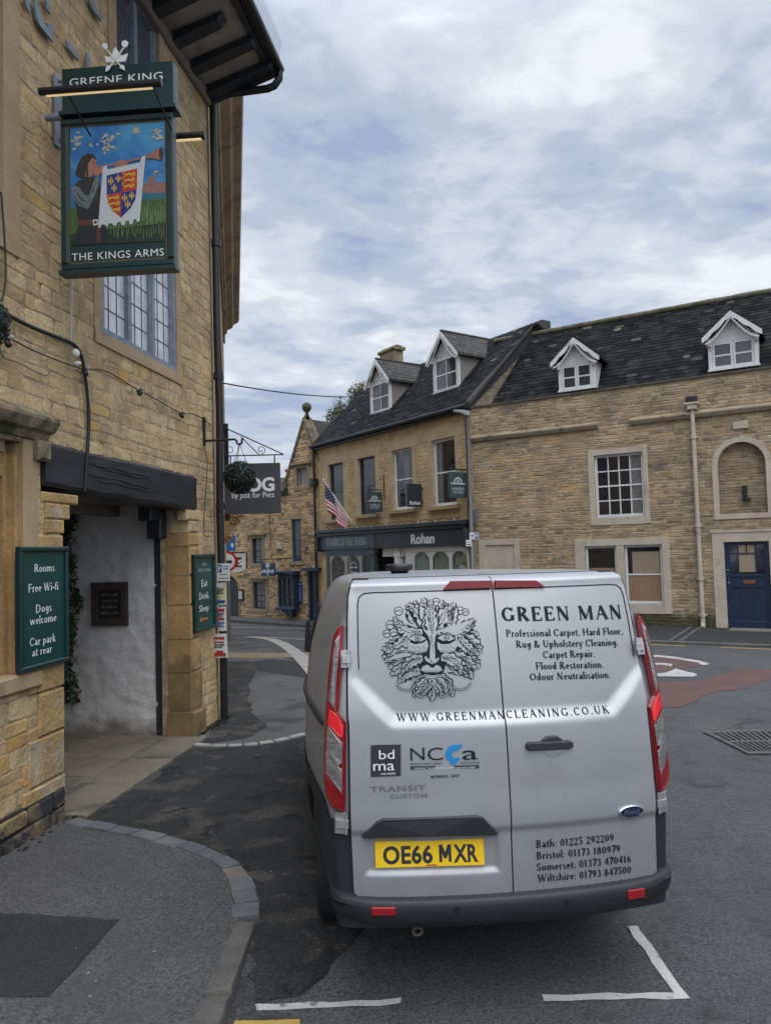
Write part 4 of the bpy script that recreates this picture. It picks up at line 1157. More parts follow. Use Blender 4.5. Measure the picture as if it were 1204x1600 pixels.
holes = [(win_i[0], win_i[1], win_i[2], win_i[3]), (lwa[0], lwa[1], lz[0], lz[1]), (lwb[0], lwb[1], lz[0], lz[1]), (dr[0], dr[1], 0, dr[3]), (arch(nc, nr, nz, ni[2]), 0, ni[2], nz + nr), (bp[0], bp[1], bp[2], bp[3])]
# stones: warm gold patches at the left above the van
def rmap(r, u, z):
    if z > 5.1: return r.uniform(.02, .75)
    g = mnoise.noise(Vector((u * .7, z * .9, 3.3)))
    if u < -2.6 and 3.2 < z < 4.9 and r.random() < .16: return r.uniform(.78, .93)
    if g > .28 and r.random() < .3: return r.uniform(.72, .93)
    return r.uniform(.1, .9) if r.random() < .85 else r.uniform(0, .2)
st, mo = stone_wall(RB, 0, PT, lambda z: (RU0, 9.0), holes, (.055, .10), (.12, .36), gap=.016, relief=.009, rough=.010, seed=21, warp=.03, amap=rmap)
st.build('wall', M['stone_rub'], rb); mo.build('wall', M['mortar_rub'], rb)
mb = MB(RB); mb.box(RU0, 9, PT, PT + .05, -.38, .05); mb.build('parapet_coping', mat('dark_coping', (0.085, 0.078, 0.065), .95, var=.4, vscale=4, bump=.8, bscale=20, stain=((.16, .14, .11), 2, .6, .75)), rb)
mb = MB(RB)
u = RU0
r = random.Random(31)
CST = mat('stained_cornice_stone', (0.34, 0.275, 0.195), .9, var=.2, vscale=4, bump=.5, bscale=25, stain=((0.06, 0.055, 0.045), 2.5, .55, .66))
while u < 9:
    w = r.uniform(.7, 1.3)
    if u > -2.0 and mb.v and mb.a == .5: mb.build('cornice', CST, rb); mb = MB(RB); mb.a = .6
    if not (-2.3 < u < -2.1): mb.loft([[RB(a, CZ + z, o) for o, z in ((0, -.05), (.07, -.05), (.13, .03), (.13, .07), (.02, .11), (0, .11))] for a in (u, min(9, u + w) - .006)], True, True)
    u += w
mb.build('cornice', CST, rb)
# pale surrounds
def surround(fr, par, o4, i4, o=.03, mtl=None, sill=True, name='window_surround', depth=-.12):
    mb = MB(fr)
    mb.box(o4[0], i4[0], o4[2], o4[3], depth, o, .008); mb.box(i4[1], o4[1], o4[2], o4[3], depth, o, .008)
    mb.box(i4[0], i4[1], i4[3], o4[3], depth, o - .003); 
    if sill: mb.box(i4[0], i4[1], o4[2], i4[2], depth, o - .003)
    return mb.build(name, mtl or M['pale_surround'], par)
surround(RB, rb, win_o, win_i)
sash(RB, rb, win_i[0], win_i[1], win_i[2], win_i[3], -.06, M['white_worn'], 2, 4, M['glass'], .06, curtain=[(.76, .98)], bars=.03)
surround(RB, rb, lw_o, (lwa[0], lwb[1], lz[0], lz[1]))
mb = MB(RB); mb.box(lwa[1], lwb[0], lz[0], lz[1], -.12, .024); mb.build('mullion', M['pale_surround'], rb)
for (a, b), lower in ((lwa, 0), (lwb, 1)):
    w = sash(RB, rb, a, b, lz[0], lz[1], -.06, M['white_worn'], 1, 1, M['glass'], .06)
    k = MB(RB); zm = (lz[0] + lz[1]) / 2
    k.box(a + .065, b - .065, lz[0] + .085, zm - .03, -.083, -.078)
    k.build('boarding', M['board'], w)
    k = MB(RB); k.box(a + (.17 if lower else .08), b - .08, zm + .03, (lz[1] - .17) if lower else zm + .17, -.083, -.078)
    k.build('boarding', M['board_light'] if lower else M['board'], w)
# blank panel at the left
surround(RB, rb, (bp[0], bp[1], 0, bp[3]), (bp[0] + .2, bp[1] - .16, .3, bp[3] - .16), .02)
mb = MB(RB); mb.box(bp[0] + .2, bp[1] - .16, .3, bp[3] - .16, -.12, -.02); mb.build('blank_panel', M['pale_surround'], rb)
# niche
n = 20
mb = MB(RB)
ro = nr + .125
for i in range(n):
    t0, t1 = math.pi * i / n, math.pi * (i + 1) / n
    mb.prism([(nc + nr * math.cos(t0), nz + nr * math.sin(t0)), (nc + ro * math.cos(t0), nz + ro * math.sin(t0)), (nc + ro * math.cos(t1), nz + ro * math.sin(t1)), (nc + nr * math.cos(t1), nz + nr * math.sin(t1))], -.12, .03)
mb.box(nc - ro, nc - nr, ni[2] - .12, nz, -.12, .03); mb.box(nc + nr, nc + ro, ni[2] - .12, nz, -.12, .03); mb.box(nc - nr, nc + nr, ni[2] - .12, ni[2], -.12, .032)
mb.build('niche_surround', M['pale_surround'], rb)
st, mo = stone_wall(RB, ni[2], nz + nr, lambda z: (nc - nr, nc + nr), [], (.055, .09), (.12, .3), gap=.014, relief=.012, seed=5, depth=.1, o=-.16, amap=lambda r, u, z: r.uniform(.05, .55))
st.build('niche_back', M['stone_rub'], rb); mo.build('niche_back', M['mortar_rub'], rb)
mb = MB(RB); p = X(1163, 770, -.14); mb.box(p[0] - .05, p[0] + .05, p[1] - .17, p[1] + .17, -.15, -.06, .02); mb.box(p[0] - .02, p[0] + .12, p[1] - .19, p[1] - .12, -.12, -.03, .01); mb.build('bracket', M['black_iron'], rb)
mb = MB(RB); p = X(1156, 664.5); mb.box(p[0] - .16, p[0] + .16, p[1] - .085, p[1] + .085, -.02, .05, .01); mb.build('plaque', M['pale_surround'], rb)
# blue door
mb = MB(RB)
mb.box(do[0], dr[0], .0, do[3] - .001, -.12, .03, .008); mb.box(dr[1], do[1], .0, do[3] - .001, -.12, .03, .008); mb.box(dr[0], dr[1], dr[3], do[3], -.12, .027)
mb.box(do[0] - .03, do[1] + .03, do[3], do[3] + .05, -.05, .045)
mb.build('door_surround', M['pale_surround'], rb)
a, b, z0, z1 = dr
H = z1 - z0
mb = MB(RB)
mb.box(a, b, z0, z1, -.12, -.075)
W = b - a
zl = z0 + H * .62
mb.box(a, a + .11, z0, z1, -.075, -.05, .006); mb.box(b - .11, b, z0, z1, -.075, -.05, .006)
mb.box(a + .11, b - .11, z0, z0 + .16, -.075, -.052, .006); mb.box(a + .11, b - .11, z0 + H * .47, zl - .06, -.075, -.052, .006); mb.box(a + .11, b - .11, z1 - .08, z1, -.075, -.052, .006)
for q in (.37, .63): mb.box(a + W * q - .03, a + W * q + .03, z0 + .16, z0 + H * .47, -.075, -.056, .004)
gz0, gz1 = zl + .02, z1 - .08
mb.box(a + .11, b - .11, zl - .06, zl, -.075, -.035, .005)
for q in (.30, .70): mb.box(a + W * q - .015, a + W * q + .015, zl, gz1, -.075, -.048)
for q in (.37, .70): 
    mb.box(a + .11, a + W * .30 - .015, gz0 + (gz1 - gz0) * q - .012, gz0 + (gz1 - gz0) * q + .012, -.075, -.05); mb.box(a + W * .7 + .015, b - .11, gz0 + (gz1 - gz0) * q - .012, gz0 + (gz1 - gz0) * q + .012, -.075, -.05)
mb.box(a + W * .3 + .015, a + W * .7 - .015, gz0 + (gz1 - gz0) * .70 - .012, gz0 + (gz1 - gz0) * .70 + .012, -.075, -.05); mb.box(a + W * .5 - .012, a + W * .5 + .012, gz0 + (gz1 - gz0) * .70, gz1, -.075, -.05)
mb.box(a, b, 0, .05, -.12, -.03)
door = mb.build('door', M['blue_door'], rb)
mb = MB(RB); mb.box(a + .11, b - .11, zl, gz1, -.075, -.068); mb.build('pane', M['glass'], door)
mb = MB(RB); mb.box(a + W * .30, a + W * .70, gz0 + .03, gz1, -.068, -.064); mb.build('pane', M['board_light'], door)
mb = MB(RB); mb.box(a + W * .40, a + W * .66, z0 + H * .51, z0 + H * .55, -.052, -.042, .004); mb.build('letterbox', M['brass'], door)
mb = MB(RB); mb.ball(RB(a + .06, z0 + H * .52, -.035), .028, 6, 10); mb.ball(RB(a + .05, z0 + H * .67, -.04), .02, 6, 10); mb.build('handle', M['steel'], door)
# downpipe with hopper
p = X(1088.5, 800, .09)[0]
mb = MB(RB)
ph = X(1085, 640, .09)[1]
mb.tube([RB(p, ph, .09), RB(p, .16, .09)], .052, 12)
mb.tube([RB(p, .17, .09), RB(p, .08, .11), RB(p, .05, .17)], .055, 12)
for z in (4.5, 2.4, 1.15, .3): mb.tube([RB(p, z, .09), RB(p, z + .09, .09)], .068, 12); mb.box(p - .10, p + .10, z + .02, z + .06, 0, .05)
mb.box(p - .11, p + .11, ph, ph + .12, .0, .19, .015); mb.box(p - .16, p + .16, ph + .121, ph + .17, .0, .21, .01)
mb.build('downpipe', M['pale_surround'], rb)
mb = MB(RB); mb.box(p - .12, p + .12, ph + .171, ph + .33, .0, .16, .02); mb.build('hopper', M['black_iron'], rb)
# roof
RO = -2.4
RZ = X(1027, 488, RO)[1]
z0r, o0r = PT - .28, -.38
sl = (RZ - z0r) / (o0r - RO)
Ls = math.hypot(RZ - z0r, o0r - RO); ey, ez = (RO - o0r) / Ls, (RZ - z0r) / Ls
rpt = lambda x, y, l: RB(RU0 - .2 + x, z0r + y * ez - l * ey, o0r + y * ey + l * ez)
mb = slates(rpt, 9.3 - RU0, Ls, .22, .135, 12)
mb.build('roof', M['slate'], rb)
mb = MB(); mb.hexa([rpt(0, -.1, -.02), rpt(9.2 - RU0, -.1, -.02), rpt(9.2 - RU0, Ls, -.02), rpt(0, Ls, -.02), rpt(0, -.1, -.3), rpt(9.2 - RU0, -.1, -.3), rpt(9.2 - RU0, Ls, -.6), rpt(0, Ls, -.6)])
q = rpt(0, Ls, 0)
mb.build('roof', M['roof_base'], rb)
mb = MB(RB)
u = RU0 - .2
while u < 9.1:
    w = rnd.uniform(.4, .5); mb.tube([RB(u, RZ + .02, RO), RB(u + w - .01, RZ + .02 + rnd.uniform(-.01, .01), RO)], .085, 8); u += w
mb.build('ridge', mat('mossy_ridge_stone', (0.13, 0.12, 0.09), .95, var=.3, vscale=5, stain=((0.07, 0.07, 0.03), 3, .45, .6)), rb)
for (xl, xr, yb, ya, xa, e0, e1, ey_) in ((874, 929, 607, 527, 899, 861, 937.5, 564), (1108, 1184, 573, 486, 1139, 1094, 1189, 525)):
    s = .50
    ee = (X(e0, ey_, -s + .16)[0], X(e1, ey_, -s + .16)[0], X((e0 + e1) / 2, ey_ - 1, -s + .16)[1])
    u0, u1 = X(xl, yb, -s)[0], X(xr, yb, -s)[0]
    uc_x = (xl + xr) / 2
    zb, za = X(uc_x, yb, -s)[1], X(xa, ya, -s + .16)[1]
    ze = zb + (za - zb) * .55
    dormer(RB, rb, u0, u1, zb, ze + .02, za - .02, s, sl, z0r - o0r * -sl if False else z0r + sl * o0r, .14, M['white_worn'], 2, M['white_worn'], False, True, ee)

# ------------------------------------------------------------------ the shop building
da = thing('shop_building', 'golden stone shop building with two dormers and dark shopfronts', 'shop building', DA(-4, 0, -3))
Y_ = lambda x, y, o=0: DA.uv(x, y, o)
EZD = 6.02
wins = []
for (x0, x1, yt, yb, mtl) in ((513, 537, 724, 812, 'navy'), (559.5, 587, 714, 804, 'navy'), (613.5, 645, 701, 796, 'white'), (676, 712.5, 684.5, 790, 'white')):
    xm = (x0 + x1) / 2
    wins.append((Y_(x0, 760)[0], Y_(x1, 760)[0], Y_(xm, yb)[1], Y_(xm, yt)[1], mtl))
FT = Y_(610, 826)[1]                                # top of the shopfront
def dmap(r, u, z): return r.uniform(.15, .9) if r.random() < .86 else r.uniform(.9, 1)
U0D, U1D = -8.75, 0.0
st, mo = stone_wall(DA, -.8, EZD - .02, lambda z: (U0D, U1D), [w[:4] for w in wins] + [(-8.1, -.55, -.8, FT - .1)], (.10, .16), (.16, .40), gap=.016, relief=.008, rough=.006, seed=41, amap=dmap)
st.build('wall', M['stone_shop'], da); mo.build('wall', M['mortar_shop'], da)
for w in wins:
    mb = MB(DA)
    mb.box(w[0] - .2, w[0] - .002, w[2], w[3], -.2, .014); mb.box(w[1] + .002, w[1] + .2, w[2], w[3], -.2, .014)
    uc = (w[0] + w[1]) / 2
    mb.prism([(w[0] - .34, w[3] + .004), (uc - .13, w[3] + .004), (uc - .16, w[3] + .34), (w[0] - .40, w[3] + .34)], -.2, .016)
    mb.prism([(uc - .125, w[3] + .004), (uc + .125, w[3] + .004), (uc + .155, w[3] + .34), (uc - .155, w[3] + .34)], -.2, .02)
    mb.prism([(w[1] + .34, w[3] + .004), (uc + .13, w[3] + .004), (uc + .16, w[3] + .34), (w[1] + .40, w[3] + .34)], -.2, .016)
    mb.build('window_surround', mat('gold_surround', (0.42, 0.32, 0.20), .9, var=.15, vscale=2, bump=.3, bscale=25) if 'gs' not in M else M['gs'], da)
    mb = MB(DA); mb.box(w[0] - .16, w[1] + .16, w[2] - .12, w[2] - .004, -.15, .12, .01); mb.build('sill', M['dress'], da)
    sash(DA, da, w[0], w[1], w[2], w[3], -.10, M['navy'] if w[4] == 'navy' else M['white'], 1, 1, M['glass'], .07, curtain=[(.02, .16), (.45, .75)] if w[4] == 'white' and w[0] < -2.5 else ([(.0, .3)] if w[4] == 'white' else None))
# roof
RIDGE_B, RIDGE_Z = 2.64, 8.62
slD = (RIDGE_Z - EZD) / RIDGE_B
Ld = math.hypot(RIDGE_B, RIDGE_Z - EZD); ey2, ez2 = -RIDGE_B / Ld, (RIDGE_Z - EZD) / Ld
dpt = lambda x, y, l: DA(U0D - .15 + x, EZD + .03 + y * ez2 - l * ey2 * 1.0, .16 + y * ey2 + l * ez2)
def dpt(x, y, l): return DA(U0D - .15 + x, EZD + .03 + y * ez2 + l * (-ey2), .16 + y * ey2 + l * ez2)
WD = U1D - U0D + .18
mb = slates(dpt, WD, Ld + .16, .22, .14, 14)
mb.build('roof', M['slate'], da)
mb = MB(); mb.hexa([dpt(0, -.02, -.02), dpt(WD, -.02, -.02), dpt(WD, Ld + .16, -.02), dpt(0, Ld + .16, -.02), dpt(0, -.02, -.16), dpt(WD, -.02, -.16), dpt(WD, Ld + .16, -.4), dpt(0, Ld + .16, -.4)])
mb.build('roof', M['roof_base'], da)
mb = MB(DA)
pr = [(U0D, EZD - .02)]
# gable ends and the back slope
for u0, u1 in ((U0D, U0D + .35), (-.35, .0)):
    a = [DA(u0, EZD - .02, 0), DA(u0, EZD - .02, -5.3), DA(u0, RIDGE_Z - .05, -RIDGE_B)]
    b = [p + DA.d * (u1 - u0) for p in a]
    mb.loft([a, b], True, True)
    if u0 < -5: mb.build('gable', M['slate_moss'], da); mb = MB(DA)
mb.build('gable', mat('grey_gable_stone', (0.19, 0.155, 0.11), .95, var=.3, vscale=3, fine=.3, fscale=14, bump=1, bscale=9, bdist=.05, stain=((.07, .062, .05), 2, .5, .65)), da)
mb = MB(DA); mb.hexa([DA(-.07, EZD + .0, .1), DA(.09, EZD, .1), DA(.09, RIDGE_Z + .12, -RIDGE_B + .02), DA(-.07, RIDGE_Z + .12, -RIDGE_B + .02), DA(-.07, EZD + .14, .1), DA(.09, EZD + .14, .1), DA(.09, RIDGE_Z + .2, -RIDGE_B - .05), DA(-.07, RIDGE_Z + .2, -RIDGE_B - .05)])
mb.box(-.25, .25, RIDGE_Z - .02, RIDGE_Z + .24, -RIDGE_B - .5, -RIDGE_B - .1, .03)
mb.build('verge', M['slate_moss'], da)
mb = MB(DA); mb.hexa([DA(U0D, RIDGE_Z, -RIDGE_B), DA(.02, RIDGE_Z, -RIDGE_B), DA(.02, EZD, -5.4), DA(U0D, EZD, -5.4), DA(U0D, RIDGE_Z - .1, -RIDGE_B), DA(.02, RIDGE_Z - .1, -RIDGE_B), DA(.02, EZD - .1, -5.4), DA(U0D, EZD - .1, -5.4)])
mb.box(U0D, 0, -.8, EZD, -5.3, -5.0)
mb.build('roof', M['slate_moss'], da)
mb = MB(DA)
u = U0D - .15
while u < .05:
    w = rnd.uniform(.38, .48); mb.tube([DA(u, RIDGE_Z + .10, -RIDGE_B), DA(u + w - .01, RIDGE_Z + .10 + rnd.uniform(-.01, .01), -RIDGE_B)], .075, 8); u += w
mb.build('ridge', M['slate_moss'], da)
mb = MB(DA); mb.tube([DA(U0D - .1, EZD + .0, .20), DA(.05, EZD + .0, .20)], .065, 8); mb.box(U0D, 0, EZD - .14, EZD + .02, .0, .12); mb.build('gutter', M['black_iron'], da)
for (xl, xr, yb, ya, xa, xm) in ((579.5, 610, 643, 561, 588, 595), (678, 717, 609, 518, 688, 698)):
    # foot of the front on the roof slope
    Pn = Vector((0, 0, 1)) * RIDGE_B + DA.n * (RIDGE_Z - EZD)
    p = hit(xm, yb, DA(0, EZD + .08, .1), Pn) - DA.O
    s = -p.dot(DA.n); s = max(.3, s)
    u0, u1 = Y_(xl, yb, -s)[0], Y_(xr, yb, -s)[0]
    zb, za = Y_(xm, yb, -s)[1], Y_(xa, ya, -s + .16)[1]
    ze = zb + (za - zb) * .62
    dormer(DA, da, u0, u1, zb, ze, za - .03, s, slD, EZD + .10, .16, M['render_grey'], 1, M['white'], True, True)
# chimney
Pc = DA(0, 0, -RIDGE_B - .1)
u0, zc0 = DA.uv(593.5, 575, -RIDGE_B - .1); u1 = DA.uv(617, 575, -RIDGE_B - .1)[0]; zc1 = DA.uv(605, 546, -RIDGE_B - .1)[1]
mb = MB(DA)
mb.box(u0, u1, zc0 - 1.2, zc1 - .1, -RIDGE_B - .5, -RIDGE_B - .1); mb.box(u0 - .08, u1 + .08, zc1 - .099, zc1 + .02, -RIDGE_B - .58, -RIDGE_B - .02, .03); mb.box(u0 + .02, u1 - .02, zc1 + .021, zc1 + .10, -RIDGE_B - .46, -RIDGE_B - .14, .05)
mb.build('chimney', mat('mossy_chimney_stone', (0.22, 0.17, 0.10), .95, var=.3, vscale=5, bump=.8, bscale=20, stain=((0.07, .07, .03), 2.5, .5, .65)), da)
# shopfronts
sf = MB(DA)
FB = lambda x, y, o=.12: DA.uv(x, y, o)
uA, uB = FB(500, 845)[0], FB(586, 845)[0]; uC, uD = FB(604, 840)[0], FB(727, 830)[0]
zt, zb1, zb2 = FT, Y_(540, 853, .12)[1], Y_(670, 842, .12)[1]
zb1 = FT - .62; zb2 = FT - .62
c = MB(DA); c.box(uA - .1, uD + .1, FT - .02, FT + .10, 0, .30, .015); c.box(uA - .05, uD + .05, FT - .13, FT - .022, 0, .22, .01); c.build('shopfront_cornice', M['shop_dark'], da)
b = MB(DA); b.box(uA, uB, zb1, FT - .135, 0, .14, .01); sgn = b.build('fascia_sign', M['shop_green'], da)
t = MB(DA); zz = zb1 + .13
put_text(t, serif("D'AMBROSI FINE FOODS", .12, .05), lambda u, z, l: DA(u, z, .1415 + l), FB(511, 845)[0], FB(573, 843)[0], zz, zz + .27); t.build('lettering', M['letter_dim'], sgn)
b = MB(DA); b.box(uB + .02, uC - .02, zb1, FT - .135, 0, .12); b.build('fascia_panel', M['shop_dark'], da)
b = MB(DA); b.box(uC, uD, zb2, FT - .135, 0, .15, .01); sgn = b.build('fascia_sign', M['shop_dark'], da)
t = MB(DA); put_text(t, sans('Rohan', .035), lambda u, z, l: DA(u, z, .1515 + l), FB(642.5, 838)[0], FB(679.5, 836)[0], zb2 + .11, zb2 + .40); t.build('lettering', M['letter'], sgn)
c = MB(DA)
for u in (uA - .12, uD + .02):
    k = MB(DA); k.box(u, u + .12, zb1 - .05, FT - .135, 0, .26, .02); k.build('corbel', M['shop_dark'], da)
for u in (FB(576, 870)[0], ): c.box(u, u + .28, -.7, zb1 - .002, -.05, .10, .01); c.box(u - .04, u + .32, zb1 - .2, zb1 - .05, -.04, .13, .01)
c.build('pilaster', M['shop_green'], da)
def arched(par, u0, u1, z0, z1, o, fm, interior, name='shop_window', gm=None, arc=.16, post=.05):
    f = MB(DA)
    n = 10; uc = (u0 + u1) / 2; hw = (u1 - u0) / 2 - post
    f.box(u0, u0 + post, z0, z1, o - .06, o); f.box(u1 - post, u1, z0, z1, o - .06, o); f.box(u0 + post, u1 - post, z0, z0 + .06, o - .06, o - .002)
    zc = z1 - hw * .75
    for i in range(n):
        t0, t1 = math.pi * i / n, math.pi * (i + 1) / n
        x0, x1 = uc + hw * math.cos(t0), uc + hw * math.cos(t1)
        f.prism([(x0, zc + hw * .7 * math.sin(t0)), (x1, zc + hw * .7 * math.sin(t1)), (x1, z1), (x0, z1)], o - .05, o - .003)
    w = f.build(name, fm, par)
    g = MB(DA); g.box(u0 + post, u1 - post, z0 + .06, z1 - .01, o - .04, o - .034); g.build('pane', gm or M['shop_glass'], w)
    for k, (mtl, fn) in enumerate(interior):
        q = MB(DA); fn(q, u0 + post, u1 - post, z0 + .06, z1 - .02, o - .08); q.build(('display', 'blind', 'poster', 'clothing')[k % 4] if isinstance(mtl, str) else 'display', M[mtl] if isinstance(mtl, str) else mtl, w)
    return w
def clear_glass():
    mt = bpy.data.materials.new('shop_glass'); mt.use_nodes = True
    nt = mt.node_tree; nt.nodes.clear()
    o = nt.nodes.new('ShaderNodeOutputMaterial'); a = nt.nodes.new('ShaderNodeBsdfTransparent'); g = nt.nodes.new('ShaderNodeBsdfGlossy'); x = nt.nodes.new('ShaderNodeMixShader'); f = nt.nodes.new('ShaderNodeLayerWeight'); w = nt.nodes.new('ShaderNodeMath'); w.operation = 'POWER'; w.inputs[1].default_value = 3.0; y = nt.nodes.new('ShaderNodeMath'); y.operation = 'MULTIPLY_ADD'; y.inputs[1].default_value = .7; y.inputs[2].default_value = .04
    g.inputs['Roughness'].default_value = .03; a.inputs[0].default_value = (.86, .89, .88, 1)
    nt.links.new(f.outputs['Facing'], w.inputs[0]); nt.links.new(w.outputs[0], y.inputs[0]); nt.links.new(y.outputs[0], x.inputs[0]); nt.links.new(a.outputs[0], x.inputs[1]); nt.links.new(g.outputs[0], x.inputs[2]); nt.links.new(x.outputs[0], o.inputs[0])
    return mt
M['shop_glass'] = clear_glass()
M['shop_inside'] = mat('shop_interior', (0.05, 0.05, 0.045), .9, var=.4, vscale=2)
M['blind'] = mat('vertical_blind_slat', (0.40, 0.46, 0.36), .8, var=.2)
M['lime'] = mat('glowing_lime_poster', (0.40, 0.60, 0.10), .7, var=.4, vscale=3, emit=((.4, .6, .1), .12))  # poster glows faintly by itself, standing in for light inside the shop
M['coat'] = mat('red_jacket', (0.30, 0.015, 0.03), .8, var=.2)
M['teal'] = mat('teal_sticker', (0.03, 0.20, 0.19), .5)
M['pale_sticker'] = mat('pale_round_sticker', (0.30, 0.38, 0.36), .5)
M['pale_frame'] = mat('pale_shop_frame', (0.36, 0.34, 0.31), .6, var=.1)
# left shop: three arched lights
xs = [FB(513, 880)[0], FB(537, 878)[0], FB(560, 876)[0], FB(577, 874)[0]]
b = MB(DA); b.box(xs[0] - .25, xs[0], -.7, zb1, -.06, .06); b.box(xs[0], xs[3], -.75, .0, -.12, .05); b.box(xs[0] - .25, xs[3], zb1 - .22, zb1 - .002, -.06, .07); b.build('shopfront', M['shop_green'], da)
ins = MB(DA); ins.box(xs[0], xs[3], -.7, zb1, -.9, -.86); ins.box(xs[0], xs[3], -.05, -.01, -.86, -.13); ins.build('shop_interior', M['shop_inside'], da)
M['dried'] = mat('dried_flowers', (0.20, 0.13, 0.07), .9, var=.5, vscale=12)
def hang(q, a, b2, z0, z1, o):
    r = random.Random(3)
    for i in range(90): q.ball(DA(a + (b2 - a) * (.5 + .25 * r.uniform(-1, 1)), z1 - .2 - r.uniform(0, 1.3), o + r.uniform(-.1, .0)), r.uniform(.03, .07), 4, 6)
def decal(q, a, b2, z0, z1, o):
    uc, zc = (a + b2) / 2, z1 - .38
    for i in range(12):
        t0, t1 = math.pi * i / 12, math.pi * (i + 1) / 12
        q.prism([(uc + .16 * math.cos(t0), zc + .13 * math.sin(t0)), (uc + .20 * math.cos(t0), zc + .17 * math.sin(t0)), (uc + .20 * math.cos(t1), zc + .17 * math.sin(t1)), (uc + .16 * math.cos(t1), zc + .13 * math.sin(t1))], o + .050, o + .052)
    q.box(uc - .28, uc + .28, zc - .05, zc - .01, o + .05, o + .052)
    for k, w in enumerate((.2, .14, .22, .17)): q.box(uc - w, uc + w, zc - .22 - k * .12, zc - .17 - k * .12, o + .05, o + .052)
def shelf(q, a, b2, z0, z1, o):
    r = random.Random(8)
    for k in range(3):
        q.box(a, b2, z0 + .35 + k * .55, z0 + .38 + k * .55, o - .3, o - .05)
        x = a + .05
        while x < b2 - .1: w = r.uniform(.06, .14); q.box(x, x + w, z0 + .381 + k * .55, z0 + .38 + k * .55 + r.uniform(.1, .3), o - .2, o - .08); x += w + .03
shelf_m = mat('shop_goods', (0.16, 0.15, 0.13), .8, var=.5, vscale=9)
arched(da, xs[0], xs[1], .02, zb1 - .21, .05, M['pale_frame'], [(M['dried'], hang)])
arched(da, xs[1], xs[2], .02, zb1 - .21, .05, M['pale_frame'], [(M['letter_dim'], decal), (shelf_m, shelf)])
arched(da, xs[2], xs[3], .02, zb1 - .21, .05, M['pale_frame'], [(shelf_m, shelf)])
# recessed doors between the two shops
ud0, ud1 = FB(586, 875)[0], FB(614, 870)[0]
b = MB(DA); b.box(ud0 + .05, ud1 - .02, -.7, zb1, -.75, -.70)
b.build('door', M['shop_dark'], da)
b = MB(DA); b.box(ud0 + .2, ud1 - .5, .15, zb1 - .5, -.70, -.69)
for i in range(10):
    uc, hw = (ud0 + .2 + ud1 - .5) / 2, (ud1 - .7 - ud0) / 2
    t0, t1 = math.pi * i / 10, math.pi * (i + 1) / 10
    b.prism([(uc, zb1 - .5), (uc + hw * math.cos(t0), zb1 - .5 + .3 * math.sin(t0)), (uc + hw * math.cos(t1), zb1 - .5 + .3 * math.sin(t1))], -.70, -.69)
b.build('door', M['glass_mid'], da)
b = MB(DA)
r = random.Random(2)
for k in range(9): w = r.uniform(.1, .26); uc = (ud0 + .2 + ud1 - .5) / 2; b.box(uc - w, uc + w, 1.75 - k * .16, 1.80 - k * .16, -.689, -.686)
b.build('lettering', M['letter_dim'], da)
uw0, uw1 = FB(614, 870)[0], FB(632, 868)[0]
b = MB(DA); b.box(uw0, uw0 + .22, -.6, zb2 - .002, -.75, .06); b.box(uw0 - .75, uw1 - .2, zb2 - .28, zb2 - .003, -.7, .0)
b.box(uw0 - .03, uw0 + .25, zb2 - .3, zb2 - .2, -.02, .10, .02); b.box(uw0 + .02, uw0 + .20, -.6, zb2 - .2, .06, .09)
b.build('pilaster', M['white_worn'], da)
# right shop: three arched lights with blinds
xr = [FB(641, 865)[0], FB(669, 862)[0], FB(699.5, 858)[0], FB(728, 856)[0]]
b = MB(DA); b.box(uw1 - .06, xr[0], -.6, zb2, -.05, .05); b.box(xr[0], xr[3], -.6, .35, -.1, .06); b.box(xr[0], xr[3], zb2 - .14, zb2 - .002, -.05, .07); b.build('shopfront', M['white_worn'], da)
ins = MB(DA); ins.box(uw1, xr[3] + .1, -.6, zb2, -1.3, -1.25); ins.build('shop_interior', M['shop_inside'], da)
def slats(q, a, b2, z0, z1, o):
    n = 7
    for i in range(n):
        u = a + (b2 - a) * (i + .5) / n
        q.hexa([DA(u - .035, z0, o - .01), DA(u + .035, z0, o - .04), DA(u + .035, z1, o - .04), DA(u - .035, z1, o - .01), DA(u - .035, z0, o - .005), DA(u + .035, z0, o - .035), DA(u + .035, z1, o - .035), DA(u - .035, z1, o - .005)])
def lime(q, a, b2, z0, z1, o): q.box(a + .05, b2 - .05, z0 + (z1 - z0) * .5, z1 - .25, o - .12, o - .10)
def goods(q, a, b2, z0, z1, o):
    q.ball(DA(a + (b2 - a) * .42, z0 + .85, o - .12), .30, 8, 12, (1, .3, 1.2)); q.ball(DA(a + (b2 - a) * .62, z0 + .55, o - .14), .32, 8, 12, (1, .3, 1.1))
def dots(q, a, b2, z0, z1, o):
    for c_, k in (((a + (b2 - a) * .62, z0 + .98), .2), ((a + (b2 - a) * .85, z0 + .55), .17)):
        q.prism([(c_[0] + k * math.cos(t * .393), c_[1] + k * math.sin(t * .393)) for t in range(16)], o + .05, o + .053)
for k in range(3):
    arched(da, xr[k], xr[k + 1], .36, zb2 - .13, .05, M['white_worn'], [(M['blind'], slats)] + ([(M['lime'], lime)] if k != 0 else []) + ([(M['coat'], goods), (M['pale_sticker'], dots)] if k == 2 else []), post=.055)
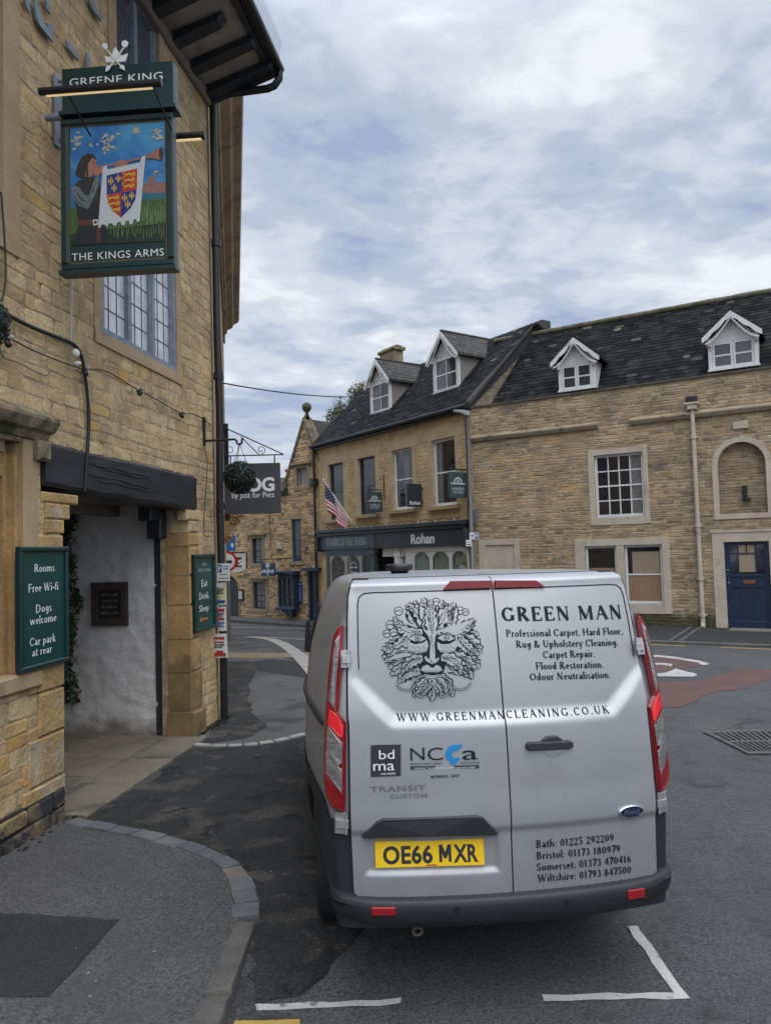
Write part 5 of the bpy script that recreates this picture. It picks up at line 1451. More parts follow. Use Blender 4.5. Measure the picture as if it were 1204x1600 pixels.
# brown post and dark pipe at the right corner
b = MB(DA); b.box(uD + .03, -.02, -.1, FT - .14, -.02, .035); b.build('corner_post', mat('brown_painted_post', (.10, .065, .04), .7, var=.3), da)
mb = MB()
px0 = DA.uv(744.5, 700, .08)[0]
mb.tube([DA(-.08, EZD - .1, .10), DA(-.08, 2.6, .10)], .035, 8); mb.tube([DA(-.08, EZD - .1, .10), DA(-.08, EZD - .55, .10)], .06, 8)
mb.build('downpipe', mat('rusty_black_pipe', (.03, .022, .02), .6, stain=((.12, .04, .02), 4, .5, .6)), da)
b = MB(DA); p = DA.uv(752, 813, .1); b.box(-.05, .20, 2.72, 3.12, .04, .16, .02); b.build('junction_box', M['grey_post'], da)
# downpipe at the left corner
mb = MB(); mb.tube([DA(U0D + .05, EZD - .05, .12), DA(U0D + .05, -.6, .12)], .05, 8); mb.build('downpipe', M['black_iron'], da)
mb = MB(DA); mb.box(U0D - .08, U0D + .2, 4.55, 4.8, .02, .25, .03); mb.build('hopper', M['black_iron'], da)

# ------------------------------------------------------------------ gabled house down the street
gb = thing('gabled_house', 'tall gabled stone house with navy bay window down the street', 'house', GB(-2.5, -.7, -2))
G = lambda x, y, o=0: GB.uv(x, y, o)
AP = G(475, 657); KL = (-1.74, 4.75)
GE = 4.45
KR = (2 * AP[0] - KL[0], KL[1])
def gshape(z):
    if z <= GE: return (-6.1, .9)
    if z <= KL[1]: return (KL[0], .9)
    t = (z - KL[1]) / (AP[1] - KL[1]); t = min(1, t)
    return (KL[0] + (AP[0] - KL[0]) * t, KR[0] + (AP[0] - KR[0]) * t)
def rect(x0, x1, y0, y1, o=0): return (G(x0, (y0 + y1) / 2, o)[0], G(x1, (y0 + y1) / 2, o)[0], G((x0 + x1) / 2, y1, o)[1], G((x0 + x1) / 2, y0, o)[1])
gw = {'a': rect(394.5, 411, 841, 880), 'b': rect(396, 415, 909, 951), 'c': rect(455.5, 470.5, 811, 877), 'g': rect(464, 480.5, 731, 760)}
ad = rect(360, 373, 900, 971); ac = (ad[0] + ad[1]) / 2 - .25; ar = .55
nd = rect(481, 494, 892, 976)
azc = ad[3] - ar
st, mo = stone_wall(GB, -.9, AP[1], gshape, list(gw.values()) + [(arch(ac, ar, azc, 0), 0, -.9, azc + ar), (nd[0], nd[1] + .4, -.9, nd[3])], (.075, .13), (.16, .42), gap=.014, relief=.016, rough=.008, seed=51, warp=.03)
st.build('wall', M['stone_far'], gb); mo.build('wall', M['mortar_rub'], gb)
mb = MB(GB)
for a, b2 in ((KL, AP), (KR, AP)):
    mb.hexa([GB(a[0], a[1] - .02, -.4), GB(b2[0], b2[1] - .02, -.4), GB(b2[0], b2[1] + .14, -.4), GB(a[0] + (-.1 if a is KL else .1), a[1] + .05, -.4), GB(a[0], a[1] - .02, .06), GB(b2[0], b2[1] - .02, .06), GB(b2[0], b2[1] + .14, .06), GB(a[0] + (-.1 if a is KL else .1), a[1] + .05, .06)])
mb.box(KL[0] - .14, KL[0] + .1, KL[1] - .16, KL[1] + .05, -.4, .09)
mb.build('gable_coping', mat('dark_gable_coping', (.16, .125, .08), .95, var=.3, stain=((.06, .055, .04), 2, .5, .65)), gb)
mb = MB(); mb.lathe(GB(AP[0], AP[1] + .12, -.15), [(.12, 0), (.08, .12), (.06, .2), (.13, .27), (.19, .38), (.17, .5), (.08, .58), (.01, .6)], n=14); mb.build('finial', M['moss'], gb)
# gable roof, main roof, chimney
mb = MB(GB)
for a in (KL, KR): mb.hexa([GB(a[0], a[1] - .1, -.38), GB(AP[0], AP[1] - .05, -.38), GB(AP[0], AP[1] - .05, -4), GB(a[0], a[1] - .1, -4), GB(a[0], a[1] + .02, -.38), GB(AP[0], AP[1] + .08, -.38), GB(AP[0], AP[1] + .08, -4), GB(a[0], a[1] + .02, -4)])
mb.build('roof', M['slate_moss'], gb)
pt = lambda x, y, l: GB(-6.2 + x, GE + .04 + y * .42 + l * .9, .12 - y * .907 + l * .42)
mb = slates(pt, 4.6, 1.9, .3, .22, 19); mb.hexa([pt(0, 0, -.02), pt(4.6, 0, -.02), pt(4.6, 1.9, -.02), pt(0, 1.9, -.02), pt(0, 0, -.2), pt(4.6, 0, -.2), pt(4.6, 1.9, -.2), pt(0, 1.9, -.2)])
mb.build('roof', M['slate_moss'], gb)
mb = MB(GB); mb.box(-2.75, -1.85, 4.5, G(442, 735, -1)[1] - .12, -1.5, -.9); mb.box(-2.8, -1.8, G(442, 735, -1)[1] - .119, G(442, 735, -1)[1], -1.55, -.85); mb.build('chimney', M['brick'], gb)
mb = MB(GB); mb.box(-6.1, .6, -.9, 4.4, -5, -4.5); mb.build('wall', M['stone_far'], gb)
M['dim_surround'] = mat('dim_dressed_stone', (.27, .205, .125), .9, var=.2, vscale=2, bump=.4, bscale=20, stain=((.10, .08, .055), 2, .55, .7))
for k in ('a', 'b', 'g'):
    w = gw[k]; surround(GB, gb, (w[0] - .14, w[1] + .14, w[2] - .13, w[3] + .13), w, .035, M['dim_surround'])
    mb = MB(GB); mb.box(w[0] - .24, w[1] + .24, w[3] + .133, w[3] + .22, -.05, .12); mb.build('hood_mould', M['dim_surround'], gb)
    sash(GB, gb, w[0], w[1], w[2], w[3], -.08, M['pale_frame'] if k == 'g' else M['navy'], 1 if k == 'g' else 2, 3 if k == 'g' else 2, M['glass_mid'], .05, curtain=[(.1, .9)], split=k != 'g', bars=.04 if k == 'g' else .022)
w = gw['c']; mb = MB(GB); mb.box(w[0] - .1, w[1] + .1, w[2] - .14, w[2] - .002, -.1, .07); mb.box(w[0] - .12, w[1] + .12, w[3] + .002, w[3] + .2, -.1, .02); mb.build('sill', M['dim_surround'], gb)
sash(GB, gb, w[0], w[1], w[2], w[3], -.06, M['navy'], 1, 1, M['glass'], .10)
# bay window
w = rect(435, 459, 897, 949, .3)
mb = MB(GB)
mb.box(w[0] - .08, w[1] + .08, w[3] - .02, w[3] + .10, 0, .42, .02); mb.box(w[0], w[1], w[3] - .16, w[3] - .02, 0, .34); mb.box(w[0] - .08, w[1] + .08, w[2] - .09, w[2] + .0, 0, .42, .02)
mb.box(w[0] + .15, w[1] - .15, w[2] - .20, w[2] - .092, 0, .3); mb.box(w[0] + .25, w[1] - .25, w[2] - .36, w[2] - .202, 0, .18)
W = w[1] - w[0]
for q in (0, .30, .62, .94): mb.box(w[0] + W * q, w[0] + W * q + .06, w[2], w[3] - .16, .0 if q in (0, .94) else .25, .32)
mb.box(w[0], w[1], w[2], w[2] + .07, .25, .318)
bay = mb.build('bay_window', M['navy'], gb)
mb = MB(GB); mb.box(w[0] + .05, w[1] - .05, w[2] + .05, w[3] - .16, .27, .28); mb.build('pane', M['shop_glass'], bay)
mb = MB(GB)
for i in range(5): mb.ball(GB(w[0] + W * (.2 + .15 * i), w[2] + .16 + .05 * (i % 2), .16), .11, 5, 8)
mb.build('display', mat('plants_in_bay', (.10, .14, .07), .9, var=.6, vscale=10), bay)
mb = MB(GB); mb.box(w[0] + .3, w[1] - .3, -.75, w[2] - .38, -.02, .02); mb.build('bay_pier', M['dim_surround'], gb)
# navy door, arched door
mb = MB(GB); mb.box(nd[0], nd[1] + .4, -.7, nd[3], -.15, -.10); mb.box(nd[0] - .1, nd[1] + .4, nd[3], nd[3] + .12, 0, .25); mb.box(nd[0], nd[0] + .1, -.7, nd[3], -.10, -.04)
for i in range(3):
    for j in range(4): pass
for i in range(4): mb.box(nd[0] + .16 + i * .17, nd[0] + .185 + i * .17, .25, 1.1, -.10, -.075)
for j in range(5): mb.box(nd[0] + .16, nd[1] + .3, .25 + j * .2, .275 + j * .2, -.0995, -.076)
d_ = mb.build('door', M['navy'], gb)
mb = MB(GB); mb.box(nd[0] + .17, nd[1] + .3, .26, 1.08, -.10, -.094); mb.build('pane', M['glass_mid'], d_)
mb = MB(GB)
mb.prism([(ac + ar * math.cos(t), azc + ar * math.sin(t)) for t in [math.pi * i / 12 for i in range(13)]] + [(ac - ar, -.7), (ac + ar, -.7)], -.2, -.12)
mb.box(ac - .02, ac + .02, -.7, azc, -.12, -.11); mb.box(ac - ar, ac + ar, azc - .03, azc + .03, -.12, -.10)
mb.build('door', M['shop_dark'], gb)
mb = MB(GB)
for i in range(12):
    t0, t1 = math.pi * i / 12, math.pi * (i + 1) / 12; a_, b_ = ar, ar + .14
    mb.prism([(ac + a_ * math.cos(t0), azc + a_ * math.sin(t0)), (ac + b_ * math.cos(t0), azc + b_ * math.sin(t0)), (ac + b_ * math.cos(t1), azc + b_ * math.sin(t1)), (ac + a_ * math.cos(t1), azc + a_ * math.sin(t1))], -.1, .03)
mb.box(ac + ar, ac + ar + .14, -.7, azc, -.1, .03); mb.box(ac - ar - .14, ac - ar, -.7, azc, -.1, .03)
mb.build('door_surround', M['dress_gold'], gb)
mb = MB(GB); mb.tube([GB(-2.75, 4.2, .04), GB(-2.75, 2.2, .04)], .012, 5); mb.tube([GB(-3.15, 2.7, .03), GB(-3.15, -.2, .03)], .012, 5); mb.build('cable', M['wire'], gb)
mb = MB(GB); p = G(437.5, 853); mb.box(p[0] - .14, p[0] + .14, p[1] - .13, p[1] + .13, 0, .1, .03); mb.build('alarm_box', M['pale_surround'], gb)
p = G(484, 860); mb = MB(GB); mb.tube([GB(p[0] - .15, p[1] + .12, .02), GB(p[0], p[1], .22), GB(p[0] + .1, p[1] - .12, .25)], .035, 6); mb.build('bracket_lamp', M['black_iron'], gb)
mb = MB(GB); mb.box(-6.0, .6, -.9, -.52, .0, 1.15); struct(mb.build('house_pavement', M['pavement']), 'pavement strip in front of the gabled house')
def board(name, label, cat, fr, r4, o0, o1, mtl, frame=None, lines=None, lm=None, group=None):
    t = thing(name, label, cat, fr((r4[0] + r4[1]) / 2, r4[2], (o0 + o1) / 2), group)
    mb = MB(fr); mb.box(r4[0], r4[1], r4[2], r4[3], o0, o1, .008); mb.build('panel', mtl, t)
    if frame:
        mb = MB(fr); w = frame[1]
        mb.box(r4[0] - w, r4[0], r4[2] - w, r4[3] + w, o0, o1 + .02); mb.box(r4[1], r4[1] + w, r4[2] - w, r4[3] + w, o0, o1 + .02); mb.box(r4[0], r4[1], r4[3], r4[3] + w, o0, o1 + .0195); mb.box(r4[0], r4[1], r4[2] - w, r4[2], o0, o1 + .0195)
        mb.build('frame', frame[0], t)
    if lines:
        mb = MB(fr)
        for (x0, x1, y0, y1) in lines:
            W_, H_ = r4[1] - r4[0], r4[3] - r4[2]
            mb.box(r4[0] + W_ * x0, r4[0] + W_ * x1, r4[2] + H_ * y0, r4[2] + H_ * y1, o1, o1 + .002)
        mb.build('print', lm, t)
    return t
board('menu_case', 'small dark framed menu case beside the far arched door', 'menu case', GB, rect(374, 380.5, 923, 936), .0, .06, M['paper'], (M['black_iron'], .06), [(.15, .85, .2, .24), (.15, .8, .4, .44), (.15, .85, .6, .64)], M['ink'])
board('notice_board', 'tall narrow blue notice board right of the navy bay window', 'notice board', GB, rect(466, 473, 909, 942), .0, .04, M['blue_sign'], None, [(.2, .8, .86, .92)] + [(.3, .7, .1 + i * .1, .14 + i * .1) for i in range(7)], M['letter_dim'])
# blue hanging sign, seen square on
p0 = hit(408.5, 890, GB(0, 0, .9), GB.n); 
fr = GB.at(.75)
r4 = (fr.uv(408.5, 890)[0], fr.uv(429.5, 890)[0], fr.uv(419, 900.5)[1], fr.uv(419, 880)[1])
t = board('hanging_sign', 'square navy hanging sign with pale emblem on the gabled house', 'hanging sign', fr, r4, -.02, .02, mat('navy_sign', (.008, .03, .075), .4), None, None, None)
mb = MB(fr); cx, cz = (r4[0] + r4[1]) / 2, (r4[2] + r4[3]) / 2
mb.prism([(cx + .13 * math.cos(i * .52) , cz + .17 + .10 * math.sin(i * .52)) for i in range(12)], .021, .024); mb.box(cx - .03, cx + .03, cz - .25, cz + .08, .021, .0235)
for k in range(9): mb.box(cx - .38 + k * .085, cx - .31 + k * .085, cz - .12, cz - .02 + .02 * (k % 3), .021, .0238)
mb.build('emblem', M['letter_dim'], t)
mb = MB(); mb.tube([fr(r4[0] - .1, r4[3] + .15, 0), fr(r4[1] + .1, r4[3] + .15, 0)], .015, 5); mb.tube([fr(r4[0] + .1, r4[3] + .15, 0), fr(r4[0] + .1, r4[3], 0)], .01, 5); mb.tube([fr(r4[1] - .1, r4[3] + .15, 0), fr(r4[1] - .1, r4[3], 0)], .01, 5); mb.tube([fr(r4[1] + .1, r4[3] + .15, 0), fr(r4[1] + .1, r4[3] + .15, -.75)], .018, 5)
mb.build('bracket', M['black_iron'], t)

# ------------------------------------------------------------------ neighbour of the inn with the tall stone cornice
nb = thing('corner_building', 'tall ashlar building with heavy stone cornice just past the inn', 'building', NB(5, -.6, -2))
LN = 15.0
st, mo = stone_wall(NB, -.7, 9.6, lambda z: (.0, LN), [(1.0 + 3 * k, 2.1 + 3 * k, zz, zz + 1.9) for k in range(5) for zz in (3.6, 6.6)], (.26, .32), (.5, .9), gap=.006, relief=.004, rough=.001, seed=61, amap=lambda r, u, z: r.uniform(.3, .95))
st.build('wall', M['dress'], nb); mo.build('wall', M['mortar_inn'], nb)
for k in range(5):
    for zz in (3.6, 6.6): sash(NB, nb, 1.0 + 3 * k, 2.1 + 3 * k, zz, zz + 1.9, -.1, M['white'], 2, 3, M['glass'])
cpz = 9.83
mb = MB(NB)
prof = [(0, -.75), (.06, -.75), (.06, -.45), (.12, -.42), (.14, -.3), (.30, -.22), (.34, -.12), (.36, -.1), (.50, -.02), (.53, .08), (.53, .16), (.0, .22)]
mb.loft([[NB(u, cpz + z, o) for o, z in prof] for u in (.3, LN)], True, True)
mb.build('cornice', mat('brown_cornice_stone', (0.33, 0.235, 0.135), .85, var=.2, vscale=2, stain=((.14, .10, .065), 1.2, .5, .7)), nb)
mb = MB(NB); mb.box(0, LN, -.7, 9.8, -5, -.36); mb.build('wall', M['dress'], nb)
# carved console of its doorway
fc = Fr(NB(3.7, 0)[:2], NB.n)
c4 = fc.uv(356, 850), fc.uv(376, 802)
mb = MB(fc)
ux = c4[1][0]; zt_, zb_ = c4[1][1], c4[0][1]; h = zt_ - zb_
mb.box(0, ux + .06, zt_ - .05, zt_ + .05, -.35, .0, .01)
pts = [(0, zt_ - .055), (ux, zt_ - .055), (ux * .96, zt_ - .3 * h), (ux * .62, zt_ - .5 * h), (ux * .45, zt_ - .68 * h), (ux * .55, zt_ - .82 * h), (ux * .35, zt_ - .98 * h), (0, zt_ - h)]
mb.prism(pts, -.25, -.02)
for (cx, cz, rr) in ((ux * .7, zt_ - .24 * h, .09), (ux * .38, zt_ - .84 * h, .06)):
    mb.tube([fc(cx + rr * math.cos(i * .6) * (1 - i / 16), cz + rr * math.sin(i * .6) * (1 - i / 16), -.01) for i in range(14)], .014, 5)
mb.build('console', M['dress_gold'], nb)

# ------------------------------------------------------------------ the van
M['silver'] = mat('silver_metallic_paint', (0.355, 0.36, 0.374), .42, metal=.52, coat=.22, var=.06, vscale=2.0, fine=.04, fscale=700, rvar=.05, stain=((.29, .285, .28), 1.6, .6, .85), moss=((.21, .205, .195), .58, .12, .28), grime=((.26, .25, .235), 14, .66, .76))
M['cladding'] = mat('grey_black_bumper_plastic', (0.014, 0.0165, 0.020), .55, var=.15, vscale=4, bump=.25, bscale=260, bdist=.002, grime=((.05, .05, .05), 22, .64, .75))
M['rubber'] = mat('tyre_rubber', (0.012, 0.012, 0.012), .8, bump=.4, bscale=80)
M['gap'] = mat('dark_door_gap', (0.004, 0.004, 0.004), .8)
M['decal'] = mat('dark_green_black_vinyl', (0.008, 0.014, 0.016), .6, spec=.2)
M['lamp_red'] = mat('red_lamp_lens', (0.21, 0.004, 0.008), .15, coat=.4, var=.3, vscale=14)
M['lamp_dark2'] = mat('red_reflector', (0.26, 0.008, 0.014), .4, spec=.35)
M['lamp_dark'] = mat('dark_red_lens', (0.15, 0.004, 0.008), .4, spec=.35)
M['badge_grey'] = mat('dull_chrome_badge', (0.20, 0.20, 0.205), .4, metal=.5)
M['lamp_hot'] = mat('bright_red_lamp_lens', (0.62, 0.014, 0.02), .18, coat=.4, emit=((1, .03, .04), .12))
M['lamp_clear'] = mat('clear_lamp_lens', (0.22, 0.21, 0.21), .16, metal=.3, coat=.4, var=.4, vscale=22, stretch=(1, 1, 3))
M['chrome'] = mat('bright_metal', (0.62, 0.63, 0.64), .2, metal=1.0)
M['hinge'] = mat('silver_hinge', (0.40, 0.40, 0.40), .4, metal=.6, stain=((.12, .12, .12), 20, .55, .7))
M['plate_yellow'] = mat('yellow_number_plate', (0.78, 0.50, 0.010), .35, coat=.3)
M['sticker'] = mat('clear_sticker_film', (0.46, 0.465, 0.48), .25, metal=.6)
M['logo_blue'] = mat('logo_blue', (0.01, 0.20, 0.46), .4)
M['badge_blue'] = mat('badge_blue', (0.006, 0.018, 0.055), .25, coat=.5)
M['van_glass'] = mat('dark_privacy_glass', (0.010, 0.011, 0.012), .05, spec=.9)

def lerp_tab(tab, x):
    if x <= tab[0][0]: return tab[0][1]
    for (a, b), (c, d) in zip(tab, tab[1:]):
        if x <= c:
            t = (x - a) / (c - a); t = t * t * (3 - 2 * t) * .5 + t * .5
            return b + (d - b) * t
    return tab[-1][1]
YR = [(.3, 0), (.8, 0), (1.05, .006), (1.3, .026), (1.5, .06), (1.7, .108), (1.85, .155), (1.93, .20), (1.955, .26), (1.965, .40), (1.970, .6)]
HR = [(.3, .79), (.5, .805), (.9, .825), (1.1, .825), (1.3, .815), (1.6, .785), (1.75, .75), (1.88, .70), (1.93, .672), (1.953, .625), (1.965, .55), (1.970, .40)]
HM = [(.3, .90), (.5, .935), (.9, .955), (1.1, .95), (1.3, .93), (1.5, .90), (1.67, .855), (1.8, .805), (1.9, .75), (1.94, .705), (1.956, .65), (1.965, .58), (1.970, .42)]
YT = [(1.93, .1788), (1.955, .25), (1.965, .40), (1.970, .6)]
yrf = lambda z: 0.0 if z < .8 else (.14 * (z - .8) ** 2 if z <= 1.93 else lerp_tab(YT, z))
def surf(u, z):
    """how far forward of the reference plane the tail surface lies"""
    e = max(0, abs(u) - .755)
    return yrf(z) + .13 * u * u + 5.5 * e * e
def SV(u, z, lift=0.0): return VAN(u, z, -surf(u, z) + lift)
def V(px, py, lift=0.0, dv=False):
    o = 0.0
    for _ in range(14):
        u, z = VAN.uv(px, py, o); uc = max(-.84, min(.84, u)); o = -surf(uc, z) + lift + (relief(uc, z) + .01 if dv else 0)
    return u, z
van = thing('parked_van', 'silver panel van with black lettering and leafy face on its rear doors', 'van', VAN(0, 0, -1.5))
# body shell: horizontal slices lofted upward
def outline(z, off=0.0, front=4.75):
    hr, hm = lerp_tab(HR, z) + off, lerp_tab(HM, z) + off
    yf = front if z < 1.0 else front - (z - 1.0) * 1.55
    rc = .055
    half = []
    for i in range(9):
        u = (hr - rc) * i / 8
        half.append((u, yrf(z) + .13 * u * u - off))
    y1 = half[-1][1]
    for i in range(1, 5):
        t = math.pi / 2 * i / 4; half.append((hr - rc + rc * math.sin(t), y1 + .07 * (1 - math.cos(t))))
    y0 = half[-1][1]
    ys = [y0 + (yf - y0) * k for k in (.015, .03, .05, .075, .1, .125, .15, .175, .2, .225, .25, .275, .3, .34, .4, .5, .6, .7, .8, .9, .96, .985, 1.0)]
    for y in ys:
        w = hr + (hm - hr) * sstep(-.1, 1.25, y - y0)
        w *= 1 - .10 * sstep(yf - 1.3, yf, y) - .10 * sstep(yf - .25, yf, y)
        half.append((w, y))
    return [(-u, y) for u, y in half[:0:-1]] + half
WY, WR = .98, .335
def shell(name, zs, off, mtl, arch_cut=False, cap_top=False):
    mb = MB(); mb.smooth = True
    rings = []
    for z in zs:
        ring = []
        for u, y in outline(z, off):
            zz = z
            if arch_cut and abs(u) > .7:
                for wy in (WY, 3.9):
                    q = .39 ** 2 - (y - wy) ** 2
                    if q > 0: zz = max(zz, WR + math.sqrt(q))
            zz -= .024 * max(0, y - .3) * sstep(1.2, 1.9, z)
            ring.append(VAN(u, zz, -y))
        rings.append(ring)
    mb.loft(rings, False, cap_top)
    return mb.build(name, mtl, van, weld=False)
shell('body', [.84, .90, 1.0, 1.1, 1.2, 1.3, 1.4, 1.5, 1.6, 1.67, 1.74, 1.8, 1.85, 1.89, 1.92, 1.935, 1.945, 1.953, 1.960, 1.966, 1.970], 0.0, M['silver'], cap_top=True)
shell('lower_cladding', [.36, .44, .52, .60, .68, .76, .82, .845, .85], .006, M['cladding'], True)
mb = MB(VAN); mb.box(-.7, .7, .30, .36, -4.5, -.25); mb.box(-.55, .55, .20, .31, -2.6, -.45); mb.build('underbody', M['gap'], van)
# doors
WPOLY = [(-.662, 1.885), (-.668, 1.50), (-.50, 1.335), (.52, 1.335), (.700, 1.50), (.690, 1.885)]
GRV = {-1: (.662, .668), 1: (.690, .698)}
def sdist(u, z):
    best, inside = 1e9, True
    n = len(WPOLY)
    for i in range(n):
        a, b = WPOLY[i], WPOLY[(i + 1) % n]
        dx, dz = b[0] - a[0], b[1] - a[1]
        t = max(0, min(1, ((u - a[0]) * dx + (z - a[1]) * dz) / (dx * dx + dz * dz)))
        best = min(best, math.hypot(u - a[0] - t * dx, z - a[1] - t * dz))
        if dx * (z - a[1]) - dz * (u - a[0]) < 0: inside = False
    return -best if inside else best
PR = (-.672, -.05, .605, .785)
def relief(u, z):
    s = sdist(u, z)
    low = sstep(1.60, 1.30, z)
    d = (.004 + .028 * low) * sstep(.002, .045 + .035 * low, s)
    d += .006 * sstep(1.0, .83, z)
    d -= .012 * sstep(.815, .785, z)
    rx = min(u - PR[0], PR[1] - u); rz = min(z - PR[2], PR[3] - z)
    d -= .016 * sstep(0, .022, min(rx, rz))
    return d
def DV(u, z, lift=0.0): return SV(u, z, relief(u, z) + .010 + lift)
UE = [(.5, .722), (.88, .728), (1.28, .722), (1.32, .726), (1.6, .718), (1.75, .712), (1.86, .705), (1.93, .69), (1.95, .672)]
def door(name, sg, u_in):
    mb = MB(); mb.smooth = True
    nu, nz = 66, 132
    vs = []
    for j in range(nz + 1):
        z = .512 + (1.948 - .512) * j / nz
        ue = lerp_tab(UE, z)
        if z < .542: ue -= .03 * (1 - math.sqrt(max(0, 1 - ((.542 - z) / .03) ** 2)))
        for i in range(nu + 1):
            u = sg * (u_in + (ue - u_in) * i / nu)
            vs.append(DV(u, z))
    fs = [(j * (nu + 1) + i, j * (nu + 1) + i + 1, (j + 1) * (nu + 1) + i + 1, (j + 1) * (nu + 1) + i) for j in range(nz) for i in range(nu)]
    rim = [i for i in range(nu + 1)] + [(j + 1) * (nu + 1) + nu for j in range(nz)] + [nz * (nu + 1) + nu - 1 - i for i in range(nu)] + [(nz - 1 - j) * (nu + 1) for j in range(nz - 1)]
    mb.mesh(vs, fs)
    mb.smooth = False
    dv = VAN.n * -.025
    for a, b in zip(rim, rim[1:] + rim[:1]): mb.poly([vs[a], vs[b], vs[b] + dv, vs[a] + dv])
    return mb.build(name, M['silver'], van, recalc=True)
dl = door('rear_door', -1, -.001)
dr_ = door('rear_door', 1, .008)
dl['label'] = 'left rear door with the leafy face and number plate'; dr_['label'] = 'right rear door with the door handle and phone numbers'
mb = MB(); 
for j in range(30):
    z0, z1 = .52 + 1.44 * j / 30, .52 + 1.44 * (j + 1) / 30
    mb.poly([SV(-.03, z0, .004), SV(.03, z0, .004), SV(.03, z1, .004), SV(-.03, z1, .004)])
for sg in (-1, 1):
    for j in range(40):
        z0, z1 = .53 + 1.42 * j / 40, .53 + 1.42 * (j + 1) / 40
        a, b = lerp_tab(UE, z0) * sg, lerp_tab(UE, z1) * sg
        mb.poly([SV(a - .02 * sg, z0, .003), SV(a + .008 * sg, z0, .003), SV(b + .008 * sg, z1, .003), SV(b - .02 * sg, z1, .003)])
for i in range(28):
    a, b = -.68 + 1.36 * i / 28, -.68 + 1.36 * (i + 1) / 28
    mb.poly([SV(a, 1.94, .004), SV(b, 1.94, .004), SV(b, 1.957, .004), SV(a, 1.957, .004)])
mb.build('door_seal', M['gap'], van)
# dark line round the upper panel
for sg, dd in ((-1, dl), (1, dr_)):
    g0_, g1_ = GRV[sg]; pts = [(.012, 1.888)] + [(x, 1.888) for x in (.2, .4, g0_ - .07)] + [(g0_ - .03, 1.884), (g0_ - .008, 1.866), (g0_, 1.83), (g1_ - .002, 1.7), (g1_, 1.6), (g1_, 1.53)]
    mb = MB()
    for (a, b) in zip(pts, pts[1:]):
        n = max(1, int(math.hypot(a[0] - b[0], a[1] - b[1]) / .05))
        for k in range(n):
            p = (a[0] + (b[0] - a[0]) * k / n, a[1] + (b[1] - a[1]) * k / n); q = (a[0] + (b[0] - a[0]) * (k + 1) / n, a[1] + (b[1] - a[1]) * (k + 1) / n)
            dx, dz = q[0] - p[0], q[1] - p[1]; L = math.hypot(dx, dz); w = .0028; nx, nz_ = -dz / L * w, dx / L * w
            mb.poly([DV(sg * (p[0] + nx), p[1] + nz_, .002), DV(sg * (q[0] + nx), q[1] + nz_, .002), DV(sg * (q[0] - nx), q[1] - nz_, .002), DV(sg * (p[0] - nx), p[1] - nz_, .002)])
    mb.build('panel_seam', M['gap'], dd)
def vpoly(mb, pxs, l0, l1, fn=SV, bev=0.0, base=.014):
    """prism standing on the tail surface from an outline in photograph pixels"""
    uz = [V(*p, lift=(.0 if fn is DV else base) + l1, dv=fn is DV) for p in pxs]
    return vprism(mb, uz, l0, l1, fn, bev)
def vprism(mb, uz, l0, l1, fn=SV, bev=0.0):
    cu, cz = sum(p[0] for p in uz) / len(uz), sum(p[1] for p in uz) / len(uz)
    def inset(k):
        out = []
        n = len(uz)
        for i in range(n):
            a, p, b = uz[i - 1], uz[i], uz[(i + 1) % n]
            e1 = (p[0] - a[0], p[1] - a[1]); e2 = (b[0] - p[0], b[1] - p[1])
            l1_, l2_ = math.hypot(*e1) or 1, math.hypot(*e2) or 1
            nx, nz_ = -(e1[1] / l1_ + e2[1] / l2_), (e1[0] / l1_ + e2[0] / l2_)
            L = math.hypot(nx, nz_) or 1
            out.append((p[0] + nx / L * k * area, p[1] + nz_ / L * k * area))
        return out
    A = sum(uz[i - 1][0] * uz[i][1] - uz[i][0] * uz[i - 1][1] for i in range(len(uz)))
    area = 1 if A > 0 else -1
    if bev: mb.loft([[fn(u, z, l0) for u, z in uz], [fn(u, z, l1 - bev) for u, z in uz], [fn(u, z, l1) for u, z in inset(bev)]], True, True)
    else: mb.loft([[fn(u, z, l0) for u, z in uz], [fn(u, z, l1) for u, z in uz]], True, True)
# handle trim over the plate, plate, plate recess
mb = MB(); vpoly(mb, [(565, 1307), (590, 1284), (600, 1280), (744, 1275), (754, 1277), (777, 1301), (776, 1306), (670, 1308), (568, 1311)][::-1], .0, .030, lambda u, z, l: SV(u, z, .032 + l), .006, .032); mb.build('handle', M['cladding'], dl)
pu0, pz1 = V(585, 1316, .026); pu1 = V(755, 1313, .026)[0]; pz0 = V(670, 1354, .026)[1]; pz1 = V(670, 1314, .026)[1]
flat_o = -surf((pu0 + pu1) / 2, .69) + .026
PP = lambda u, z, l=0: VAN(u, z, flat_o + (z - pz0) * -.10 + l - .13 * 2 * (pu0 + pu1) / 2 * (u - (pu0 + pu1) / 2))
mb = MB(PP); mb.box(pu0, pu1, pz0, pz1, -.004, .006, .003); plate = mb.build('number_plate', M['plate_yellow'], dl)
mb = MB()
put_text(mb, sans('OE66', .032, 1.04), lambda u, z, l: PP(u, z, .0065 + l), V(597, 1330)[0], V(674, 1330)[0], pz0 + .020, pz1 - .019)
put_text(mb, sans('XR', .032, 1.04), lambda u, z, l: PP(u, z, .0065 + l), V(706, 1330)[0], V(744, 1330)[0], pz0 + .020, pz1 - .019)
ma, mw, mh = V(684, 1330)[0], V(703, 1330)[0] - V(684, 1330)[0], pz1 - pz0 - .039
for k, q in enumerate(([(0, 0), (.24, 0), (.24, 1), (0, 1)], [(.76, 0), (1, 0), (1, 1), (.76, 1)], [(0, 1), (.28, 1), (.62, .32), (.40, .18)], [(1, 1), (.72, 1), (.38, .32), (.60, .18)])): mb.poly([PP(ma + x * mw, pz0 + .020 + y * mh, .0065 + k * .0001) for x, y in q])
mb.build('lettering', M['ink'], plate)
